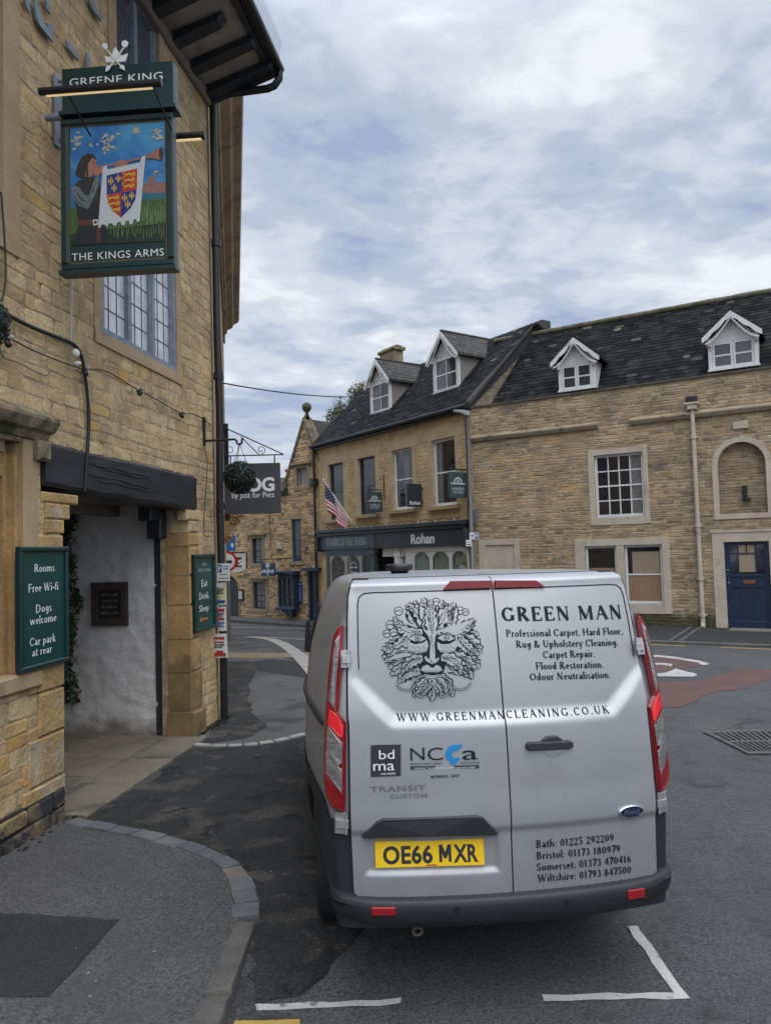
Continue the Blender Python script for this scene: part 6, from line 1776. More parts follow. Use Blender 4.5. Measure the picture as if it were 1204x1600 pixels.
mb = MB(PP); mb.box((pu0 + pu1) / 2 - .02, (pu0 + pu1) / 2 + .03, pz0 + .006, pz0 + .011, .0062, .0066); mb.build('print', M['ink_red'], plate)
# right door handle
mb = MB()
vpoly(mb, [(822, 1165), (826, 1161), (890, 1158), (896, 1161), (896, 1168), (890, 1171), (828, 1174), (823, 1171)][::-1], .0, .030, lambda u, z, l: SV(u, z, .034 + l), .006, .034)
vpoly(mb, [(846, 1164), (847, 1156), (855, 1151), (870, 1150), (878, 1155), (880, 1163)][::-1], .0, .022, lambda u, z, l: SV(u, z, .034 + l), .006, .034)
mb.build('handle', M['cladding'], dr_)
mb = MB(); vpoly(mb, [(850, 1174), (880, 1172), (876, 1180), (866, 1183), (856, 1181)][::-1], .001, .0035, DV); mb.build('handle_recess', M['chrome'], dr_)
# high brake light in two halves
mb = MB(); vpoly(mb, [(693, 921), (704, 908), (769.5, 907), (769.5, 919)][::-1], .004, .020, lambda u, z, l: SV(u, z, .01 + l), .003); mb.build('brake_light', M['lamp_dark'], dl)
mb = MB(); vpoly(mb, [(773, 919), (772.5, 907), (838, 907), (852, 917)][::-1], .004, .020, lambda u, z, l: SV(u, z, .01 + l), .003); mb.build('brake_light', M['lamp_dark'], dr_)
# tail lamps
z4 = lambda q: [(460 + x / 2.808, 880 + y / 2.808) for x, y in q]
uzl = lambda q: [V(*p, lift=.036) for p in z4(q)]
L_out = uzl([(213, 272), (190, 288), (172, 320), (162, 370), (150, 480), (141, 600), (132, 720), (127, 850), (129, 960), (140, 1030), (165, 1078), (216, 1096), (222, 1085), (226, 700), (216, 688), (192, 652), (196, 600), (206, 450), (214, 300)])
L_parts = [('lamp_clear', [(198, 318), (182, 340), (172, 420), (160, 540), (152, 605), (172, 640), (178, 600), (188, 470), (197, 360)]),
           ('lamp_hot', [(152, 640), (146, 705), (200, 765), (212, 760), (214, 712), (190, 672), (174, 655)]),
           ('lamp_clear', [(143, 722), (139, 800), (193, 880), (208, 880), (210, 790), (198, 778)]), ('lamp_clear', [(138, 815), (137, 905), (205, 995), (209, 990), (209, 905), (194, 895)]),
           ('lamp_red', [(135, 925), (136, 985), (150, 1040), (175, 1072), (212, 1085), (214, 1010), (204, 1008)])]
L_chrome = [[(146, 712), (144, 722), (198, 790), (201, 780)], [(140, 806), (139, 816), (194, 892), (197, 882)], [(137, 908), (136, 918), (204, 1006), (208, 996)], [(200, 312), (197, 322), (178, 350), (168, 430), (156, 560), (150, 606), (146, 604), (158, 520), (170, 400), (180, 338)]]
for sg in (-1, 1):
    f = (lambda q: q) if sg < 0 else (lambda q: [(-u, z) for u, z in q])
    mb = MB(); vprism(mb, f(L_out), .0, .038, SV, .010)
    tl = mb.build('tail_lamp', M['lamp_red'], van)
    for nm, q in L_parts:
        mb = MB(); vprism(mb, f(uzl(q)), .036, .0405, SV, .002); mb.build('lens', M[nm], tl)
    mb = MB()
    for q in L_chrome: vprism(mb, f(uzl(q)), .038, .042, SV)
    mb.build('trim', M['chrome'], tl)
    # hinges
    for (x0, x1, y0, y1) in ((532, 543.5, 1016, 1044), (523, 540, 1270, 1302)):
        a, b = V(x0, y1, .03), V(x1, y0, .03)
        lo_u, hi_u = min(a[0], b[0]), max(a[0], b[0])
        q = [(lo_u, a[1]), (hi_u, a[1]), (hi_u, b[1]), (lo_u, b[1])]
        zm = (a[1] + b[1]) / 2
        mb = MB(); vprism(mb, f(q), .01, .034, SV, .004); vprism(mb, f([(lo_u + .006, zm - .018), (hi_u + .012, zm - .018), (hi_u + .012, zm + .02), (lo_u + .006, zm + .02)]), .03, .048, SV, .003)
        mb.tube([SV(-sg * -1 * abs(hi_u) if False else (hi_u if sg < 0 else -hi_u), a[1] + .004, .04), SV(hi_u if sg < 0 else -hi_u, b[1] - .004, .04)], .007, 8)
        mb.build('hinge', M['hinge'], van)
# bumper swept round the tail
mb = MB(); mb.smooth = True
prof = [(-.03, .520), (.020, .516), (.052, .507), (.060, .503), (.066, .494), (.070, .478), (.070, .45), (.062, .415), (.050, .392), (.035, .380), (-.02, .372), (-.14, .37)]
path = [(u, y) for u, y in outline(.5, 0)]
n = len(path); mid = n // 2
sel = path[mid - 20: mid + 21]
rings = []
for i, (u, y) in enumerate(sel):
    a, b = sel[max(0, i - 1)], sel[min(len(sel) - 1, i + 1)]
    tx, ty = b[0] - a[0], b[1] - a[1]; L = math.hypot(tx, ty); nx, ny = ty / L, -tx / L
    e = sstep(.55, .84, abs(u))
    rings.append([VAN(u + nx * (o * (1 - .80 * sstep(.68, .84, abs(u))) + .004), z + .05 * e * (1 if z < .46 else .2) + .03 * sstep(.2, .8, y), -(y + ny * (o * (1 - .80 * sstep(.68, .84, abs(u))) + .004))) for o, z in prof])
mb.loft(rings, True, True, closed=False)
bump = mb.build('bumper', M['cladding'], van)
mb = MB()
def BV(u, z, o): return VAN(u, z, -(.13 * u * u) + o)
for k in range(31):
    u = -.62 + 1.24 * k / 30
    mb.hexa([BV(u - .004, .512, .016), BV(u + .004, .512, .016), BV(u - .004, .503, .056), BV(u - .012, .503, .056), BV(u - .004, .5205, .016), BV(u + .004, .5205, .016), BV(u - .004, .5085, .056), BV(u - .012, .5085, .056)])
mb.build('step_ribs', M['cladding'], bump)
for sg in (-1, 1):
    u0, z0 = VAN.uv(580 if sg < 0 else 975, 1431 if sg < 0 else 1404, .0); u1, z1 = VAN.uv(617 if sg < 0 else 1004, 1417 if sg < 0 else 1389, .01)
    mb = MB(lambda u, z, o: SV(u, z, o) + VAN.n * (.13 * u * u * 0)); mb.box(u0, u1, z0 + .012, z1 + .012, .05, .083, .004); mb.build('reflector', M['lamp_dark2'], bump)
    u, z = VAN.uv(714 if sg < 0 else 886, 1421 if sg < 0 else 1409, .07); mb = MB(); mb.cyl(BV(u, z, .06), BV(u, z, .084), .011, n=14); mb.build('parking_sensor', M['plastic_black'], bump)
    mb = MB(); mb.tube([BV(sg * .70, .514, .03), BV(sg * .705, .50, .062), BV(sg * .70, .42, .062)], .003, 5); mb.build('bumper_seam', M['gap'], bump)
u, z = VAN.uv(652, 1455, -.1)
mb = MB(); mb.tube([VAN(u + .022 * math.cos(i * .393), z + .018 * math.sin(i * .393), -.1) for i in range(17)], .007, 6); mb.build('tow_eye', mat('rusty_ring', (.16, .12, .10), .6, metal=.4), van)
# wheels
for sg in (-1, 1):
    for wy in (WY, 3.9):
        w = MB()
        c = VAN(sg * .76, WR, -wy); ax = VAN.d * sg
        w.lathe(c, [(.20, -.10), (.30, -.10), (.33, -.075), (.335, 0), (.33, .105), (.305, .135), (.21, .13), (.20, .10)], ax, 32)
        t = w.build('wheel', M['rubber'], van)
        w = MB(); w.lathe(c, [(.02, .08), (.10, .09), (.19, .10), (.205, .12), (.205, .02), (.02, .02)], ax, 24); w.build('rim', M['steel'], t)
# side glass, rail, mirror, roof vent
def side(y, z, off):
    hr, hm = lerp_tab(HR, z), lerp_tab(HM, z); y0 = yrf(z) + .13 * hr * hr + .07
    w = hr + (hm - hr) * sstep(-.1, 1.25, y - y0)
    return w + off
for sg in (-1, 1):
    for (ya, yb) in ((1.75, 2.75),):
        mb = MB(); mb.smooth = True
        n_ = 8
        for j in range(5):
            z0, z1 = 1.30 + .085 * j, 1.30 + .085 * (j + 1)
            for i in range(n_):
                a, b = ya + (yb - ya) * i / n_, ya + (yb - ya) * (i + 1) / n_
                mb.poly([VAN(sg * side(a, z0, .005), z0, -a), VAN(sg * side(b, z0, .005), z0, -b), VAN(sg * side(b, z1, .005), z1, -b), VAN(sg * side(a, z1, .005), z1, -a)])
        mb.build('side_window', M['van_glass'], van)
    mb = MB(); mb.tube([VAN(sg * side(y, 1.215, .008), 1.215, -y) for y in (.42, .5, .7, 1.0, 1.4, 1.9)], [.010, .016, .017, .017, .016, .010], 8); mb.build('door_rail', M['plastic_black'], van)
    mb = MB()
    u0, z0 = VAN.uv(477.5, 1018, -3.25); u1, z1 = VAN.uv(495, 968, -3.25)
    mb.loft([[VAN(sg * (-u), z, o) for u, z in ((u0 - .01, z0 + .03), (u0, z0), (-.93, z0), (-.92, z1 - .02), (u0 + .03, z1), (u0 + .005, z1 - .03))] for o in (-3.2, -3.38)], True, True)
    mb.build('mirror', M['plastic_black'], van)
g = hit(624, 893, Vector((0, 0, 1.985)), Vector((0, 0, 1)))
p = VAN(VAN.uv(624, 893, -.85)[0], 1.955, -.85)
mb = MB(); mb.lathe(p, [(.05, 0), (.052, .014), (.078, .022), (.080, .048), (.070, .056), (.02, .058)], n=24); mb.build('roof_vent', M['plastic_black'], van)

# lettering on the doors
LIFT = .0024
def vtext(par, s, x0, y0, x1, y1, cap, g=None, m='decal', nm='lettering'):
    a, b = V(x0, y0, 0, True), V(x1, y1, 0, True)
    zc = V(x0, y0 - cap, 0, True)[1] - a[1]
    mb = MB()
    put_text(mb, g or serif(s), lambda u, z, l: DV(u, a[1] + (b[1] - a[1]) * (u - a[0]) / (b[0] - a[0]) + z, LIFT + l), a[0], b[0], 0, zc)
    return mb.build(nm, M[m], par)
vtext(dr_, 'GREEN MAN', 784, 970.5, 971, 966.5, 22, serif('GREEN MAN', .165, .065, .07))
for s, x0, y0, x1, y1 in (('Professional Carpet, Hard Floor,', 790.5, 995, 972, 991), ('Rug & Upholstery Cleaning.', 806, 1012, 965, 1008.5), ('Carpet Repair.', 848, 1028.5, 929, 1026), ('Flood Restoration.', 837, 1046, 942, 1043), ('Odour Neutralisation.', 827.5, 1063, 953, 1059)):
    vtext(dr_, s, x0, y0, x1, y1, 11.3, serif(s, .145, .065))
W1_ = serif('WWW.GREENMAN', .125, .055, .14); W2_ = serif('CLEANING.CO.UK', .125, .055, .14)
vtext(dl, '', 619.5, 1126.5, 788, 1122.5, 12.5, W1_); vtext(dr_, '', 791.5, 1122, 952, 1114, 12.5, W2_)
for s, x0, y0, x1, y1 in (('Bath: 01225 292209', 837.5, 1324.5, 958, 1313.5), ('Bristol: 01173 180979', 838, 1342.5, 968, 1330.5), ('Somerset: 01373 470416', 838, 1360.5, 985, 1346.5), ('Wiltshire: 01793 847500', 839, 1378, 985, 1363.5)):
    vtext(dr_, s, x0, y0, x1, y1, 11.8, serif(s, .145, .065))
vtext(dl, '', 578, 1237, 665, 1234.5, 8.5, sans('TRANSIT', .02, 1.1), 'badge_grey', 'badge')
vtext(dl, '', 609, 1247.5, 667, 1245.5, 6.5, sans('CUSTOM', .02, 1.1), 'badge_grey', 'badge')
mb = MB(); vpoly(mb, [(571, 1162), (752, 1157), (756, 1213), (573, 1218)][::-1], .0004, .0014, DV); mb.build('sticker', M['sticker'], dl)
mb = MB(); vpoly(mb, [(579, 1165), (588, 1164), (626, 1163.5), (626, 1212.5), (579, 1214)][::-1], .001, .0030, DV); mb.build('logo', M['ink'], dl)
LIFT = .0044
vtext(dl, '', 592, 1186, 616, 1185, 15, sans('bd', .0), 'letter', 'logo'); vtext(dl, '', 583, 1204, 616, 1203, 17, sans('ma', .0), 'letter', 'logo')
vtext(dl, '', 595, 1210.5, 618, 1209.5, 3.0, sans('MEMBER'), 'letter', 'logo')
vtext(dl, '', 641, 1188, 663, 1187, 21, sans('N', -.005), 'decal', 'logo'); vtext(dl, '', 668, 1188, 692, 1187, 21, sans('C', -.005), 'decal', 'logo'); vtext(dl, '', 722, 1187, 746, 1186, 23, sans('a', .0), 'decal', 'logo')
mb = MB()
arcp = [(718, 1166), (710, 1163), (702, 1166), (696, 1174), (695, 1182), (699, 1188), (706, 1191), (714, 1190), (719, 1186), (716, 1183), (710, 1185), (706, 1181), (706, 1176), (712, 1172)]
vpoly(mb, arcp[::-1], .0012, .0034, DV); vpoly(mb, [(711, 1165), (719, 1162), (722, 1166), (716, 1172), (708, 1174)][::-1], .0012, .0038, DV); vpoly(mb, [(702, 1188), (716, 1188), (712, 1195), (704, 1195)][::-1], .0012, .0034, DV)
mb.build('logo', M['logo_blue'], dl)
vtext(dl, '', 641, 1195, 690, 1194, 3.2, sans('NATIONAL CARPET CLEANERS'), 'decal', 'logo'); vtext(dl, '', 718, 1193.5, 748, 1193, 3.2, sans('ASSOCIATION'), 'decal', 'logo')
mb = MB(); vpoly(mb, [(641, 1197.5), (748, 1195.5), (748, 1200.5), (641, 1202.5)][::-1], .001, .0030, DV); mb.build('logo', M['ink'], dl)
vtext(dl, '', 646, 1201.5, 743, 1199.8, 2.6, sans('CLEANING, THE INDUSTRY CARPET AND UPHOLSTERY'), 'letter', 'logo')
vtext(dl, '', 673, 1215.5, 718, 1213.5, 4.6, sans('MEMBER 3007', .01, 1.15), 'decal', 'logo')
LIFT = .0024
# oval badge
cu, cz = V(981, 1264, .02); ru = (V(1000.5, 1263)[0] - V(962, 1265)[0]) / 2; rz = (V(981, 1254.5)[1] - V(981, 1273.5)[1]) / 2
ell = lambda k: [(cu + ru * k * math.cos(i * math.pi / 16), cz + rz * k * math.sin(i * math.pi / 16)) for i in range(32)]
mb = MB(); vprism(mb, ell(1.0), .0, .012, lambda u, z, l: SV(u, z, relief(u, z) + .01 + l), .003); bd = mb.build('badge', M['chrome'], dr_)
mb = MB(); vprism(mb, ell(.88), .011, .0128, lambda u, z, l: SV(u, z, relief(u, z) + .01 + l)); mb.build('badge', M['badge_blue'], dr_)
mb = MB(); a = cu - ru * .62; put_text(mb, sans('Ford', .005, .95, .35), lambda u, z, l: SV(u, z, relief(u, z) + .0232 + l), a, cu + ru * .62, cz - rz * .42, cz + rz * .45); mb.build('lettering', M['chrome'], dr_)

# the leafy face
def build_face():
    blk, slv = MB(), MB()
    lay = [0]
    fx = lambda X, Y: V(585 + X * 180 / 1204, 925 + Y * 180 / 1204, .012)
    cache = {}
    def P(X, Y):
        u, z = fx(X, Y)
        return u, z
    def put(mb, pts):
        lay[0] += 1
        l = .0010 + lay[0] * 1.2e-5
        q = [P(x, y) for x, y in pts]
        us, zs = [a for a, b in q], [b for a, b in q]
        if max(us) - min(us) < .02 and max(zs) - min(zs) < .02:
            mb.poly([DV(u, z, l) for u, z in q]); return
        bm = bmesh.new()
        f = bm.faces.new([bm.verts.new((u, z, 0)) for u, z in q])
        bmesh.ops.triangulate(bm, faces=[f])
        for _ in range(4):
            es = [e for e in bm.edges if e.calc_length() > .022]
            if not es: break
            bmesh.ops.subdivide_edges(bm, edges=es, cuts=1)
            bmesh.ops.triangulate(bm, faces=bm.faces)
        bm.verts.index_update()
        mb.mesh([DV(v.co.x, v.co.y, l) for v in bm.verts], [tuple(v.index for v in fc.verts) for fc in bm.faces])
        bm.free()
    def stroke(mb, pts, w0, w1=None, w2=None):
        n = len(pts); out1, out2 = [], []
        for i, p in enumerate(pts):
            a, b = pts[max(0, i - 1)], pts[min(n - 1, i + 1)]
            dx, dy = b[0] - a[0], b[1] - a[1]; L = math.hypot(dx, dy) or 1
            t = i / (n - 1)
            w = (w0 if w1 is None else (w0 + (w1 - w0) * t)) if w2 is None else (w0 * (1 - t) ** 2 + 2 * w1 * t * (1 - t) * 1.6 + w2 * t * t)
            out1.append((p[0] - dy / L * w / 2, p[1] + dx / L * w / 2)); out2.append((p[0] + dy / L * w / 2, p[1] - dx / L * w / 2))
        put(mb, out1 + out2[::-1])
    def curve(a, b, bend, n=9):
        dx, dy = b[0] - a[0], b[1] - a[1]
        return [(a[0] + dx * t - dy * bend * math.sin(math.pi * t), a[1] + dy * t + dx * bend * math.sin(math.pi * t)) for t in [i / n for i in range(n + 1)]]
    r = random.Random(77)
    def leaf(a, b, W, bend=0.0, lobes=4, inner=.9, hatch=9, sidew=1.0):
        n = lobes * 6
        c = curve(a, b, bend, n)
        def edge(sd, k, grow):
            o = []
            for i, p in enumerate(c):
                q0, q1 = c[max(0, i - 1)], c[min(n, i + 1)]
                dx, dy = q1[0] - q0[0], q1[1] - q0[1]; L = math.hypot(dx, dy) or 1
                t = i / n
                w = W * (math.sin(math.pi * min(1, .06 + .94 * t) ** .85) ** .6) * (1 + .30 * math.sin(2 * math.pi * lobes * t + sd) * (.4 + .6 * t)) * k
                w = max(w, 3) + grow
                f = .10 * W * math.cos(2 * math.pi * lobes * t + sd)
                o.append((p[0] - dy / L * w * sd + dx / L * f, p[1] + dx / L * w * sd + dy / L * f))
            return o
        put(blk, edge(1, 1.0, 10) + edge(-1, 1.0, 10)[::-1])
        put(slv, edge(1, inner, 0) + edge(-1, inner, 0)[::-1])
        stroke(blk, c[1:-1], 13, 5)
        for h in range(hatch):
            t = .12 + .8 * h / hatch
            i = int(t * n); p = c[i]; q = c[min(n, i + 2)]
            dx, dy = q[0] - p[0], q[1] - p[1]; L = math.hypot(dx, dy) or 1
            for sd in (1, -1):
                ln = W * r.uniform(.45, .85); k = r.uniform(.7, 1.2)
                e = (p[0] + dx / L * ln * .9 * k - dy / L * ln * .75 * sd, p[1] + dy / L * ln * .9 * k + dx / L * ln * .75 * sd)
                stroke(blk, curve(p, e, .12 * sd, 4), r.uniform(11, 18) * (1.25 if sd > 0 else .6), 2)
        stroke(slv, [(x + 3, y) for x, y in c[2:-2]], 4, 3)
    def blob(mb, cx, cy, rx, ry, n=18, a0=0):
        put(mb, [(cx + rx * math.cos(2 * math.pi * i / n), cy + ry * math.sin(2 * math.pi * i / n)) for i in range(n)])
    # acorns and berries behind
    for cx, cy, q in ((250, 200, 42), (165, 345, 44), (130, 435, 38), (200, 425, 40), (280, 415, 32), (640, 105, 38), (890, 195, 38), (950, 210, 32)):
        blob(blk, cx, cy, q + 7, q + 7); blob(slv, cx, cy, q - 2, q - 2); stroke(blk, curve((cx - q * .8, cy + q * .2), (cx + q * .8, cy + q * .2), -.25, 6), 10, 8)
    # outer leaves: back row
    for a, b, w, bn in (((430, 330), (340, 120), 62, .05), ((480, 300), (410, 95), 58, .03), ((760, 330), (690, 85), 66, .02), ((800, 360), (830, 110), 70, -.06), ((880, 400), (1040, 280), 56, .1),
                        ((330, 470), (110, 560), 64, -.1), ((860, 440), (1085, 430), 66, .08), ((900, 470), (1110, 640), 70, -.12), ((330, 620), (80, 690), 58, .1), ((830, 640), (1095, 790), 76, -.12),
                        ((420, 700), (150, 800), 70, .14), ((380, 780), (165, 870), 52, .1), ((470, 830), (250, 950), 60, .18), ((760, 800), (1030, 900), 62, -.16), ((850, 780), (1010, 840), 50, -.05), ((560, 860), (410, 1100), 50, .1), ((660, 860), (820, 1090), 50, -.1)):
        leaf(a, b, w, bn, 4 if w > 55 else 3)
    # dark mass round eyes and cheeks
    put(blk, [(300, 420), (400, 395), (520, 400), (600, 430), (690, 400), (830, 400), (900, 440), (905, 560), (870, 640), (760, 690), (720, 830), (600, 900), (480, 850), (440, 700), (330, 660), (290, 560)])
    # front leaves
    for a, b, w, bn, lb in (((575, 430), (360, 130), 74, .10, 5), ((640, 420), (800, 150), 70, -.10, 5), ((590, 440), (500, 65), 88, .05, 5), ((605, 440), (590, 80), 66, -.04, 5), ((500, 415), (200, 255), 52, -.22, 4), ((660, 412), (1020, 290), 50, .24, 4),
                            ((350, 440), (75, 590), 66, -.22, 4), ((860, 450), (1090, 650), 62, .10, 4), ((440, 660), (110, 730), 62, .16, 5), ((720, 680), (1060, 800), 66, -.14, 5), ((500, 690), (290, 840), 60, .15, 4), ((690, 680), (900, 850), 62, -.22, 4)):
        leaf(a, b, w, bn, lb, hatch=11)
    # face: cheeks, nose, lips, eyes
    put(slv, [(345, 560), (360, 520), (420, 545), (500, 530), (545, 500), (560, 560), (540, 625), (470, 640), (400, 630), (350, 600)])
    put(slv, [(650, 520), (700, 545), (780, 540), (845, 500), (862, 560), (830, 615), (760, 640), (690, 630), (655, 590)])
    for k in range(9):
        x = 360 + k * 20; stroke(blk, curve((x, 640 - abs(k - 4) * 3), (x + 26, 600), .1, 3), 7, 2)
        x = 680 + k * 20; stroke(blk, curve((x, 640 - abs(k - 4) * 3), (x - 20, 600), -.1, 3), 7, 2)
        stroke(blk, curve((370 + k * 18, 560 + (k % 3) * 12), (400 + k * 18, 566 + (k % 3) * 12), .1, 3), 3, 2)
        stroke(blk, curve((670 + k * 18, 560 + (k % 3) * 12), (700 + k * 18, 562 + (k % 3) * 12), .1, 3), 3, 2)
    put(slv, [(505, 395), (560, 400), (590, 440), (610, 440), (640, 405), (660, 410), (630, 470), (622, 560), (630, 640), (628, 690), (640, 700), (665, 680), (672, 700), (640, 735), (600, 752), (565, 735), (525, 715), (515, 680), (535, 665), (555, 700), (572, 690), (575, 600), (578, 520), (560, 460)])
    stroke(blk, curve((578, 700), (640, 745), .2, 5), 9, 5); stroke(blk, curve((520, 690), (575, 745), .2, 5), 8, 4); stroke(blk, [(598, 460), (604, 540), (612, 640)], 6, 3); stroke(blk, [(588, 450), (584, 520), (586, 600)], 8, 2)
    put(slv, [(478, 815), (500, 775), (550, 755), (590, 790), (612, 790), (640, 758), (680, 775), (705, 815), (650, 840), (600, 838), (540, 842)])
    for k in range(12): stroke(blk, [(500 + k * 17, 842 - (k % 2) * 4), (505 + k * 16, 815)], 7, 2)
    put(slv, [(500, 862), (540, 858), (600, 868), (660, 858), (690, 862), (650, 890), (600, 900), (545, 892)])
    for k in range(10): stroke(blk, [(515 + k * 17, 862), (520 + k * 16, 885)], 6, 2)
    stroke(blk, curve((480, 850), (705, 850), -.03, 8), 14, 16)
    for cx, cy in ((450, 480), (748, 476)):
        put(slv, [(cx - 95, cy + 6), (cx - 55, cy - 26), (cx, cy - 36), (cx + 55, cy - 26), (cx + 92, cy + 6), (cx + 30, cy + 34), (cx - 40, cy + 32)])
        stroke(blk, curve((cx - 100, cy + 5), (cx + 95, cy + 10), -.24, 8), 7, 11); stroke(blk, curve((cx - 80, cy + 14), (cx + 85, cy + 16), .18, 8), 6, 8)
        blob(blk, cx - 2, cy + 2, 32, 30); blob(slv, cx - 2, cy + 2, 24, 22); blob(blk, cx - 2, cy + 2, 13, 13); blob(slv, cx + 4, cy - 4, 5, 5, 8)
        for k in range(6): stroke(blk, [(cx - 70 + k * 24, cy - 45), (cx - 62 + k * 22, cy - 25)], 7, 3)
    # beard leaves and ring stems
    for a, b, w, bn in (((560, 905), (440, 1060), 44, .1), ((640, 905), (750, 1050), 44, -.1), ((600, 905), (600, 1130), 56, 0.0), ((590, 960), (500, 1080), 34, .1), ((620, 960), (690, 1080), 34, -.1)):
        leaf(a, b, w, bn, 4, hatch=6)
    for cx, cy, rr, a0, a1 in ((505, 985, 108, 90, 290), (690, 985, 108, -110, 90), (330, 900, 120, 20, 150), (890, 890, 125, 25, 130)):
        pts = [(cx + rr * math.cos(R_(a0 + (a1 - a0) * i / 16)), cy + rr * math.sin(R_(a0 + (a1 - a0) * i / 16))) for i in range(17)]
        stroke(blk, pts, 20, 20); stroke(slv, pts, 9, 9)
    blk.build('leaf_face', M['decal'], dl, recalc=False); slv.build('leaf_face', M['silver'], dl, recalc=False)
build_face()

# ------------------------------------------------------------------ things on and around the inn
P0 = hit(95, 300, Vector((0, 5.80, 0)), Vector((0, 1, 0)))
SG = Fr(P0[:2], (math.cos(R_(4)), -math.sin(R_(4))))
S_ = lambda x, y, o=0.0: SG.uv(60 + x / 4.104, 50 + y / 4.104, o)
ps = thing('pub_sign', 'hanging pub sign painted with a trumpeter and shield, THE KINGS ARMS below', 'pub sign', SG(.45, S_(500, 527)[1], 0))
TH = .045
u0, u1 = S_(140, 1000, TH)[0], S_(864, 1000, TH)[0]; zt, zb = S_(500, 530, TH)[1], S_(500, 1512, TH)[1]
mb = MB(SG)
b = .058
mb.box(u0, u1, zb, zb + b, -TH, TH, .012); mb.box(u0, u1, zt - b, zt, -TH, TH, .012); mb.box(u0, u0 + b, zb + b, zt - b, -TH, TH - .001, .012); mb.box(u1 - b, u1, zb + b, zt - b, -TH, TH - .001, .012)
mb.box(u0 + b, u1 - b, zb + b, zt - b, -.03, .022); mb.box(u0 - .012, u1 + .012, zb - .03, zb - .001, -TH - .012, TH + .012)
mb.build('frame', M['green_dark'], ps)
mb = MB(SG); w = .010
for (a, c, d, e) in ((u0 + b, u1 - b, zb + b, zb + b + w), (u0 + b, u1 - b, zt - b - w, zt - b), (u0 + b, u0 + b + w, zb + b, zt - b), (u1 - b - w, u1 - b, zb + b, zt - b)): mb.box(a, c, d, e, .022, .028)
mb.build('beading', mat('dull_gilt', (.13, .085, .03), .5), ps)
def pm(n, c, **k): return mat('paint_' + n, c, .35, coat=.25, **k)
PM = {'sky': pm('sky_blue', (.018, .15, .42), two=((.07, .30, .54), 3.0, .45, .65)), 'cloud': pm('cream', (.42, .40, .30), var=.2, vscale=20), 'grass': pm('grass', (.035, .085, .022), two=((.10, .17, .05), 22, .48, .6), stretch=(6, 6, 1)), 'dgrass': pm('dark_grass', (.008, .028, .014), var=.4, vscale=25),
      'lgrass': pm('light_grass', (.16, .24, .08)), 'teal': pm('teal', (.02, .14, .20)), 'castle': pm('pink_stone', (.26, .13, .11), var=.2, vscale=40), 'hair': pm('hair', (.018, .010, .008), var=.4, vscale=60), 'skin': pm('skin', (.38, .16, .10), var=.2, vscale=40),
      'dark': pm('black_cloth', (.012, .013, .012)), 'sleeve': pm('grey_sleeve', (.13, .16, .16), var=.35, vscale=25), 'belt': pm('brown_leather', (.10, .03, .018)), 'copper': pm('copper', (.32, .14, .09)), 'white': pm('white_cloth', (.52, .56, .58), var=.06, vscale=15),
      'blue': pm('heraldic_blue', (.008, .025, .19)), 'red': pm('heraldic_red', (.48, .025, .015)), 'gold': pm('heraldic_gold', (.60, .36, .03)), 'dkred': pm('bell_mouth', (.06, .02, .015)), 'shade': pm('shadow_fold', (.03, .05, .045))}
lay = [0]
def paint(mtl, polys, name='painting'):
    mb = MB(SG)
    for q in polys:
        lay[0] += 1; o = .0225 + lay[0] * 6e-5
        mb.poly([SG(*S_(x, y, .025), o) for x, y in q])
    return mb.build(name, PM[mtl], ps, recalc=False)
def ell_(cx, cy, rx, ry, n=12, j=0.0): 
    return [(cx + rx * math.cos(2 * math.pi * i / n) * (1 + rnd.uniform(-j, j)), cy + ry * math.sin(2 * math.pi * i / n) * (1 + rnd.uniform(-j, j))) for i in range(n)]
def line_(pts, w):
    a, c = [], []
    for i, p in enumerate(pts):
        q0, q1 = pts[max(0, i - 1)], pts[min(len(pts) - 1, i + 1)]
        dx, dy = q1[0] - q0[0], q1[1] - q0[1]; L = math.hypot(dx, dy); k = w[i] if isinstance(w, list) else w
        a.append((p[0] - dy / L * k / 2, p[1] + dx / L * k / 2)); c.append((p[0] + dy / L * k / 2, p[1] - dx / L * k / 2))
    return a + c[::-1]
paint('sky', [[(204, 612), (816, 566), (816, 1100), (204, 1140)]])
rr = random.Random(4)
cl = []
for cx, cy, n_, sx, sy in ((240, 700, 14, 34, 60), (425, 690, 22, 75, 40), (625, 645, 12, 22, 55), (772, 650, 14, 30, 50), (470, 745, 6, 40, 14)):
    for k in range(n_): cl.append(ell_(cx + rr.gauss(0, sx * .6), cy + rr.gauss(0, sy * .6), rr.uniform(6, 16), rr.uniform(5, 12), 8, .3))
paint('cloud', [q for q in cl if all(208 < x < 812 and y > 606 for x, y in q)])
paint('castle', [[(670, 985), (700, 965), (706, 930), (748, 925), (752, 965), (815, 960), (815, 1030), (670, 1035)]])
paint('gold', [line_([(745, 925), (748, 888)], 4), [(748, 888), (775, 895), (750, 908)], [(775, 920), (795, 905), (780, 925)]])
paint('teal', [[(668, 1035), (816, 1030), (816, 1075), (668, 1075)], [(204, 1090), (235, 1085), (235, 1140), (204, 1140)]])
paint('grass', [[(204, 1135), (300, 1120), (640, 1085), (816, 1062), (816, 1290), (204, 1345)]])
paint('dgrass', [[(204, 1300), (400, 1270), (816, 1225), (816, 1340), (204, 1372)]])
paint('lgrass', [line_([(x, rr.uniform(1100, 1150)), (x + rr.uniform(-12, 12), rr.uniform(1170, 1240))], [2, 6]) for x in range(672, 812, 9)] + [line_([(x, rr.uniform(1230, 1260)), (x + rr.uniform(-8, 8), rr.uniform(1290, 1330))], [2, 4]) for x in range(470, 812, 16)])
paint('dark', [[(225, 1000), (260, 955), (310, 935), (385, 930), (402, 1000), (398, 1205), (258, 1212), (245, 1110), (228, 1060)], [(258, 1240), (386, 1238), (425, 1245), (458, 1352), (222, 1370)]])
